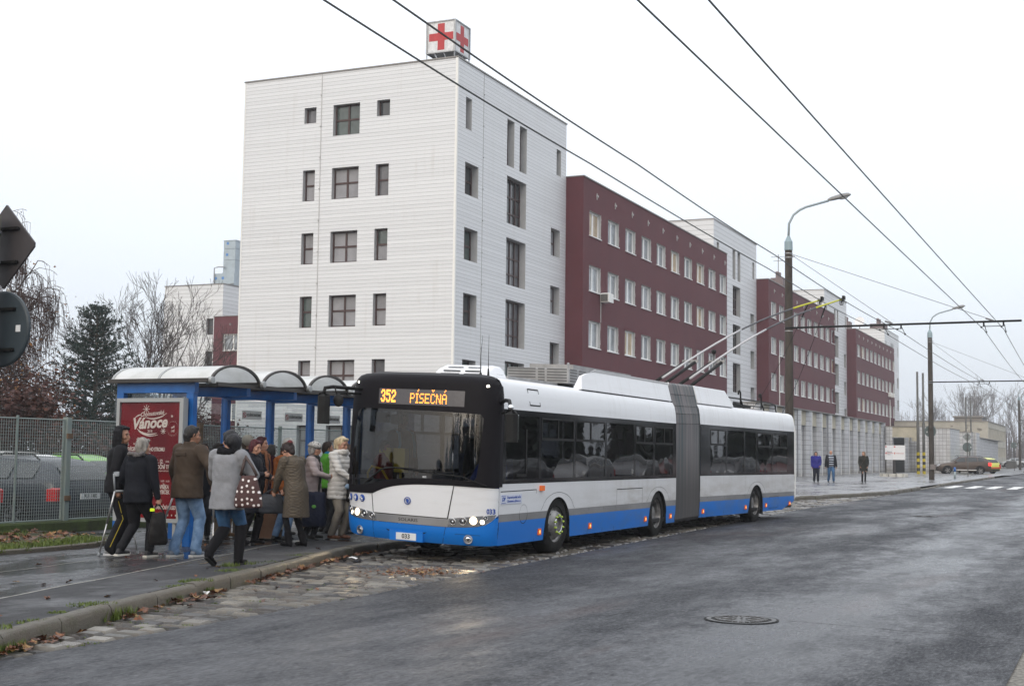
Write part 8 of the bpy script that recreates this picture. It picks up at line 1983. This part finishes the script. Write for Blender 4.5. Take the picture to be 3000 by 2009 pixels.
# 12 elderly woman with a patterned hat
m_pk = cloth('pinkish_grey_puffer', (.34,.29,.29), .6, .3, 10)
A12 = person(-3.38,22.75,PZ_,92,'elderly woman in a patterned hat and pale pinkish puffer coat',1.64,lean=2,head=(0,4),build=1.14,feet=((-.12,.06,0),(.12,-.05,0)),hands=((-.16,.28,1.10),(.20,.34,1.14)),hair='grey_short',hcol=(.28,.27,.26),top=dict(mat=m_pk,hem=.66,r=1.14,hemr=1.05,quilt=.010,qp=.10),legs=dict(mat=m_trk),shoes=dict(col=(.02,.02,.02)),ehint=((-1,-.4,-.6),(1,-.4,-.6)))
m_hp, t, b = newmat('patterned_knit'); vo = nd(t,'ShaderNodeTexVoronoi'); vo.inputs['Scale'].default_value = 34; lnk(t,objco(t),vo.inputs['Vector']); lnk(t, mixc(t, M_(t,'GREATER_THAN',vo.outputs['Distance'],.36),(.03,.03,.03),(.45,.44,.42)), b.inputs['Base Color']); b.inputs['Roughness'].default_value = .9
extra(A12,'hat',m_hp,lambda mb:(mb.ball((0,-.012,.175),.118,16,10,(.92,1.02,.72)),),.010,2)
extra(A12,'hat_brim',cloth('grey_fur_brim',(.22,.22,.21),.95,.5,50,.4),lambda mb:[cone(mb,(cos(a)*.094,sin(a)*.108-.01,.165-.012*sin(a)),(cos(a+.4)*.094,sin(a+.4)*.108-.01,.165-.012*sin(a+.4)),.026,.026,8) for a in [2*pi*k/16 for k in range(16)]],.010,1,pile=.010)
extra(A12,'scarf',cloth('black_tartan_scarf',(.025,.028,.027),.95,.4,20,.5),lambda mb:(cone(mb,(.05,.12,1.45),(.10,.17,1.1),.045,.05,10,.4),cone(mb,(.10,.17,1.1),(.10,.15,.86),.05,.055,10,.4),[cone(mb,(cos(a)*.085,sin(a)*.085-.01,1.475),(cos(a+.4)*.085,sin(a+.4)*.085-.01,1.475),.034,.034,8) for a in [2*pi*k/14 for k in range(14)]]),.011,2,'U',amp=.008,freq=16)
tb = bag(V((-3.28,22.45,PZ_+.80)),.44,.20,.58,'dark navy shopping bag with a green spot beside the elderly woman',cloth('navy_bag',(.012,.016,.035),.6,.3,12),None,'shopping_bag',.9,-20)
mb = MB(); mb.ball((.05,-.10,-.24),.035,8,6,(1.2,.3,.8)); mb.build('green_mark', mat('green_print',(.10,.35,.05),.5), tb)
# 13 neon jacket
A13 = person(-3.37,24.5,PZ_,60,'boy in a neon green and blue jacket behind the blonde woman',1.66,head=(10,0),hair='short',hcol=(.035,.022,.016),top=dict(mat=mat('neon_green_fabric',(.10,.38,.025),.6,var=.2,vscale=6),hem=.85,r=1.1,amp=.012),near=False)
extra(A13,'blue_collar',cloth('sky_blue_fabric',(.03,.22,.42),.7),lambda mb:cone(mb,(0,0,1.44),(0,0,1.50),.092,.085),.014,2,'U')
# 14 blonde woman in white
m_wp2 = cloth('white_puffer', (.58,.57,.55), .55, .3, 10)
A14 = person(-2.93,22.75,PZ_,118,'blonde woman in a white puffer coat and beige trousers next to the bus door',1.74,lean=2,head=(8,16),build=1.10,feet=((-.09,.06,0),(.10,-.02,0)),hands=((-.10,.34,1.06),(.10,.34,1.04)),hair='ponytail',hcol=(.52,.42,.27),top=dict(mat=m_wp2,hem=.68,r=1.10,hemr=1.04,quilt=.011,qp=.075),legs=dict(mat=cloth('beige_trousers',(.26,.235,.20)),r=1.15),shoes=dict(col=(.13,.055,.03)),ehint=((-1,-.4,-.5),(1,-.4,-.5)))
extra(A14,'fur_collar',cloth('white_fur',(.62,.60,.57),.95,.5,50),lambda mb:[cone(mb,(cos(a)*.09,sin(a)*.095+.01,1.47+.02*sin(a)),(cos(a+.4)*.09,sin(a+.4)*.095+.01,1.47),.05,.05,8) for a in [2*pi*k/14 for k in range(14)]],.011,2,'U',pile=.008)
extra(A14,'fur_cuff',cloth('white_fur',(.62,.60,.57),.95,.5,50),lambda mb:[cone(mb,A14['M'].inverted() @ w,A14['M'].inverted() @ (w+V((0,0,-.012))),.052,.050,10) for w in A14['wr']],.010,1,'0',pile=.010)
bb2 = bag(A14['wr'][0]*.5+A14['wr'][1]*.5+V((.02,.0,-.04)),.34,.14,.36,'black crossbody bag with a fluffy blue pompom on the blonde woman',m_bagb,[A14['sh'][0]+V((.05,-.05,.02))],'crossbody_bag',.9,0)
mb = MB(); mb.ball((-.14,-.09,-.10),.045,12,8); mb.build('pompom', cloth('pale_blue_fluff',(.25,.36,.50),.95,.6,60), bb2, True)
# 15 person by the bus door in a fur hood and camouflage trousers
m_camo = mat('camouflage', (.035,.035,.028), .8, var=.3, vscale=12, col2=(.14,.13,.10))
A15 = person(-2.98,24.2,PZ_,75,'person with a brown fur hood and camouflage trousers boarding the bus',1.62,lean=2,hair='bob',hcol=(.05,.03,.02),top=dict(mat=cloth('dark_camo_coat',(.025,.025,.020)),hem=.78,hood=1),legs=dict(mat=m_camo,r=1.1),near=False)
extra(A15,'fur_trim',cloth('brown_fur',(.13,.08,.045),.95,.6,40,.5),lambda mb:[cone(mb,(cos(a)*.12,-.07+sin(a)*.08,1.50),(cos(a+.4)*.12,-.07+sin(a+.4)*.08,1.50),.03,.03,8) for a in [2*pi*k/14 for k in range(14)]],.014,1,'U',pile=.014)
# 16 figure inside the shelter behind the poster
A16 = person(-5.05,22.0,PZ_,160,'person standing in the shelter behind the red poster, only dark shoes and legs showing',1.60,hair='short',top=dict(mat=m_dkc,hem=.8),shoes=dict(col=(.015,.015,.015)),near=False)
# tan suitcase standing among the queue
T = thing('suitcase', Matrix.Translation((-4.02,22.35,PZ_)) @ Matrix.Rotation(radians(-20),4,'Z'), 'tan brown suitcase standing on the pavement within the queue', 'suitcase')
mb = MB(); mb.cbox(-.20,.20,-.12,.12,.03,.66,.03); mb.build('case_shell', mat('tan_leather',(.16,.085,.05),.5,var=.2,vscale=6), T); mb = MB(); mb.tube([(-.07,0,.65),(-.07,0,.70),(.07,0,.70),(.07,0,.65)],.012,6); mb.build('handle', m_rub, T)
mb = MB()
for q in (-.16,.16): mb.tube([(q-.02,0,.02),(q+.02,0,.02)],.022,8)
mb.build('wheels', m_rub, T)
# people aboard
BP_ = lambda s, y: BUS.matrix_world @ V((s,y,.37+ROLL*y))
BM_ = Matrix.Translation((-.32,19.561,0)) @ Matrix.Rotation(pi/2-radians(24.574),4,'Z')
def aboard(s, y, z=.37): p = BM_ @ V((s,y,z+ROLL*y)); return p.x, p.y, p.z
pg = 'people inside the trolleybus'
x_, y_, z_ = aboard(1.0,2.36,.22); person(x_,y_,z_,100,'grey haired woman in a red jacket boarding through the front door',1.50,head=(20,12),hair='grey_short',hcol=(.09,.075,.065),build=1.2,top=dict(mat=cloth('red_fleece',(.24,.02,.022)),hem=.82,r=1.2),group=pg,near=False)
x_, y_, z_ = aboard(1.35,2.22); B2_ = person(x_,y_,z_,140,'bearded man with light blue backpack straps standing inside the windscreen',1.80,head=(10,0),hair='short',hcol=(.05,.03,.02),top=dict(mat=cloth('slate_jacket',(.045,.055,.065)),hem=.84,r=1.1),group=pg,near=False)
mb = MB(); mb.M = B2_['RL']
for s in (-1,1): mb.tube([(s*.13,-.05,1.47),(s*.13,.11,1.43),(s*.14,.155,1.25),(s*.17,.12,1.05)],.024,6)
mb.build('backpack_strap', mat('light_blue_strap',(.05,.33,.55),.6), B2_['T'], True)
x_, y_, z_ = aboard(2.9,1.55); person(x_,y_,z_,200,'dim standing passenger in a dark jacket in the middle of the trolleybus',1.72,hair='short',top=dict(mat=m_dkc,hem=.8),group=pg,near=False)
x_, y_, z_ = aboard(1.42,.42,-.02); DRV = person(x_,y_,z_,205,'driver in a bright blue jacket sitting behind the steering wheel',1.74,lean=4,head=(0,0),hair='bald',hcol=(.10,.06,.03),feet=((-.12,.42,.36),(.12,.42,.36)),hands=((-.20,.42,1.16),(.16,.44,1.20)),top=dict(mat=cloth('driver_blue',(.012,.035,.22)),hem=.88,r=1.15),group=pg,near=False)
# far pedestrians on the plaza
m_nb = cloth('royal_blue_fleece', (.025,.025,.17), .85, .3, 12)
pf = 'pedestrians on the plaza by the tiled wall'; zz = zg(73)+.122
person(16.48,72.1,zz,186,'woman in a royal blue fleece walking beside a man on the plaza',1.66,head=(10,8),build=1.25,feet=((-.11,.0,0),(.11,.05,0)),hands=((-.20,.14,.95),(.24,.10,.88)),hair='bob',hcol=(.03,.018,.014),top=dict(mat=m_nb,hem=.80,r=1.18),legs=dict(col=(.012,.014,.022),r=1.15),group=pf,near=False)
m_str, t, b = newmat('striped_sweater'); c = objco(t); x = nd(t,'ShaderNodeSeparateXYZ'); lnk(t,c,x.inputs[0]); lnk(t, mixc(t, M_(t,'GREATER_THAN',M_(t,'FRACT',M_(t,'DIVIDE',x.outputs[2],.125)),.72),(.014,.018,.035),(.42,.48,.55)), b.inputs['Base Color'])
PB = person(17.38,72.5,zz,184,'bald man in a striped sweater and open dark jacket on the plaza',1.74,head=(0,8),build=1.22,feet=((-.12,.14,0),(.12,-.12,0)),hands=((-.30,.02,.86),(.30,.05,.86)),hair='bald',hcol=(.2,.18,.16),top=dict(mat=m_str,hem=.86,r=1.05,sleeve=.8,name='sweater'),legs=dict(mat=m_jeand,r=1.1),group=pf,near=False)
def jk(mb):
    for s in (-1,1):
        rr_ = [(.80,.085,.15,s*.155,0),(1.0,.08,.15,s*.15,0),(1.25,.085,.15,s*.145,.0),(1.40,.09,.11,s*.12,-.01),(1.46,.05,.07,s*.08,-.01)]; rings(mb, rr_, 14)
    rings(mb,[(.80,.20,.07,0,-.11),(1.2,.19,.07,0,-.10),(1.44,.13,.05,0,-.07)],14)
def jk2(mb):
    iv2 = PB['M'].inverted()
    for i in (0,1): cone(mb, iv2 @ PB['sh'][i], iv2 @ PB['el'][i], .085,.07,12); cone(mb, iv2 @ PB['el'][i], iv2 @ PB['wr'][i], .07,.055,12)
extra(PB,'open_jacket',m_dkc,jk,.016,2,'U'); extra(PB,'jacket_sleeves',m_dkc,jk2,.016,2,'0')
PC = person(19.05,72.1,zz,190,'long haired woman in a dark parka looking aside on the plaza',1.70,head=(35,0),build=1.1,feet=((-.08,.0,0),(.08,.03,0)),hands=((-.20,.12,.92),(.20,.12,.92)),hair='long',hcol=(.17,.12,.075),top=dict(mat=cloth('dark_olive_parka',(.022,.022,.018)),hem=.66,r=1.12,hemr=1.05),legs=dict(col=(.010,.010,.012),r=.85),group=pf,near=False)
mb = MB(); mb.M = PC['RL']; mb.tube([(-.12,.12,1.44),(.02,.19,1.2),(.19,.14,.95)],.010,5); mb.build('bag_strap', mat('strap_brown',(.06,.04,.035),.6), PC['T'])

# ================================================================== THE DAMP AIR
mh = bpy.data.materials.new('damp_air'); mh.use_nodes = True; t = mh.node_tree; t.nodes.clear(); o_ = nd(t,'ShaderNodeOutputMaterial'); pv = nd(t,'ShaderNodeVolumePrincipled')
pv.inputs['Color'].default_value = (.93,.96,1.0,1); pv.inputs['Density'].default_value = .00055; pv.inputs['Anisotropy'].default_value = .1; lnk(t, pv.outputs[0], o_.inputs['Volume'])
mb = MB(); mb.box(-125,565,-265,265,-2.0,32); hz = mb.build('haze', mh, mat4=SM); tag(hz, kind='stuff')
bpy.data.scenes.remove(WORK)
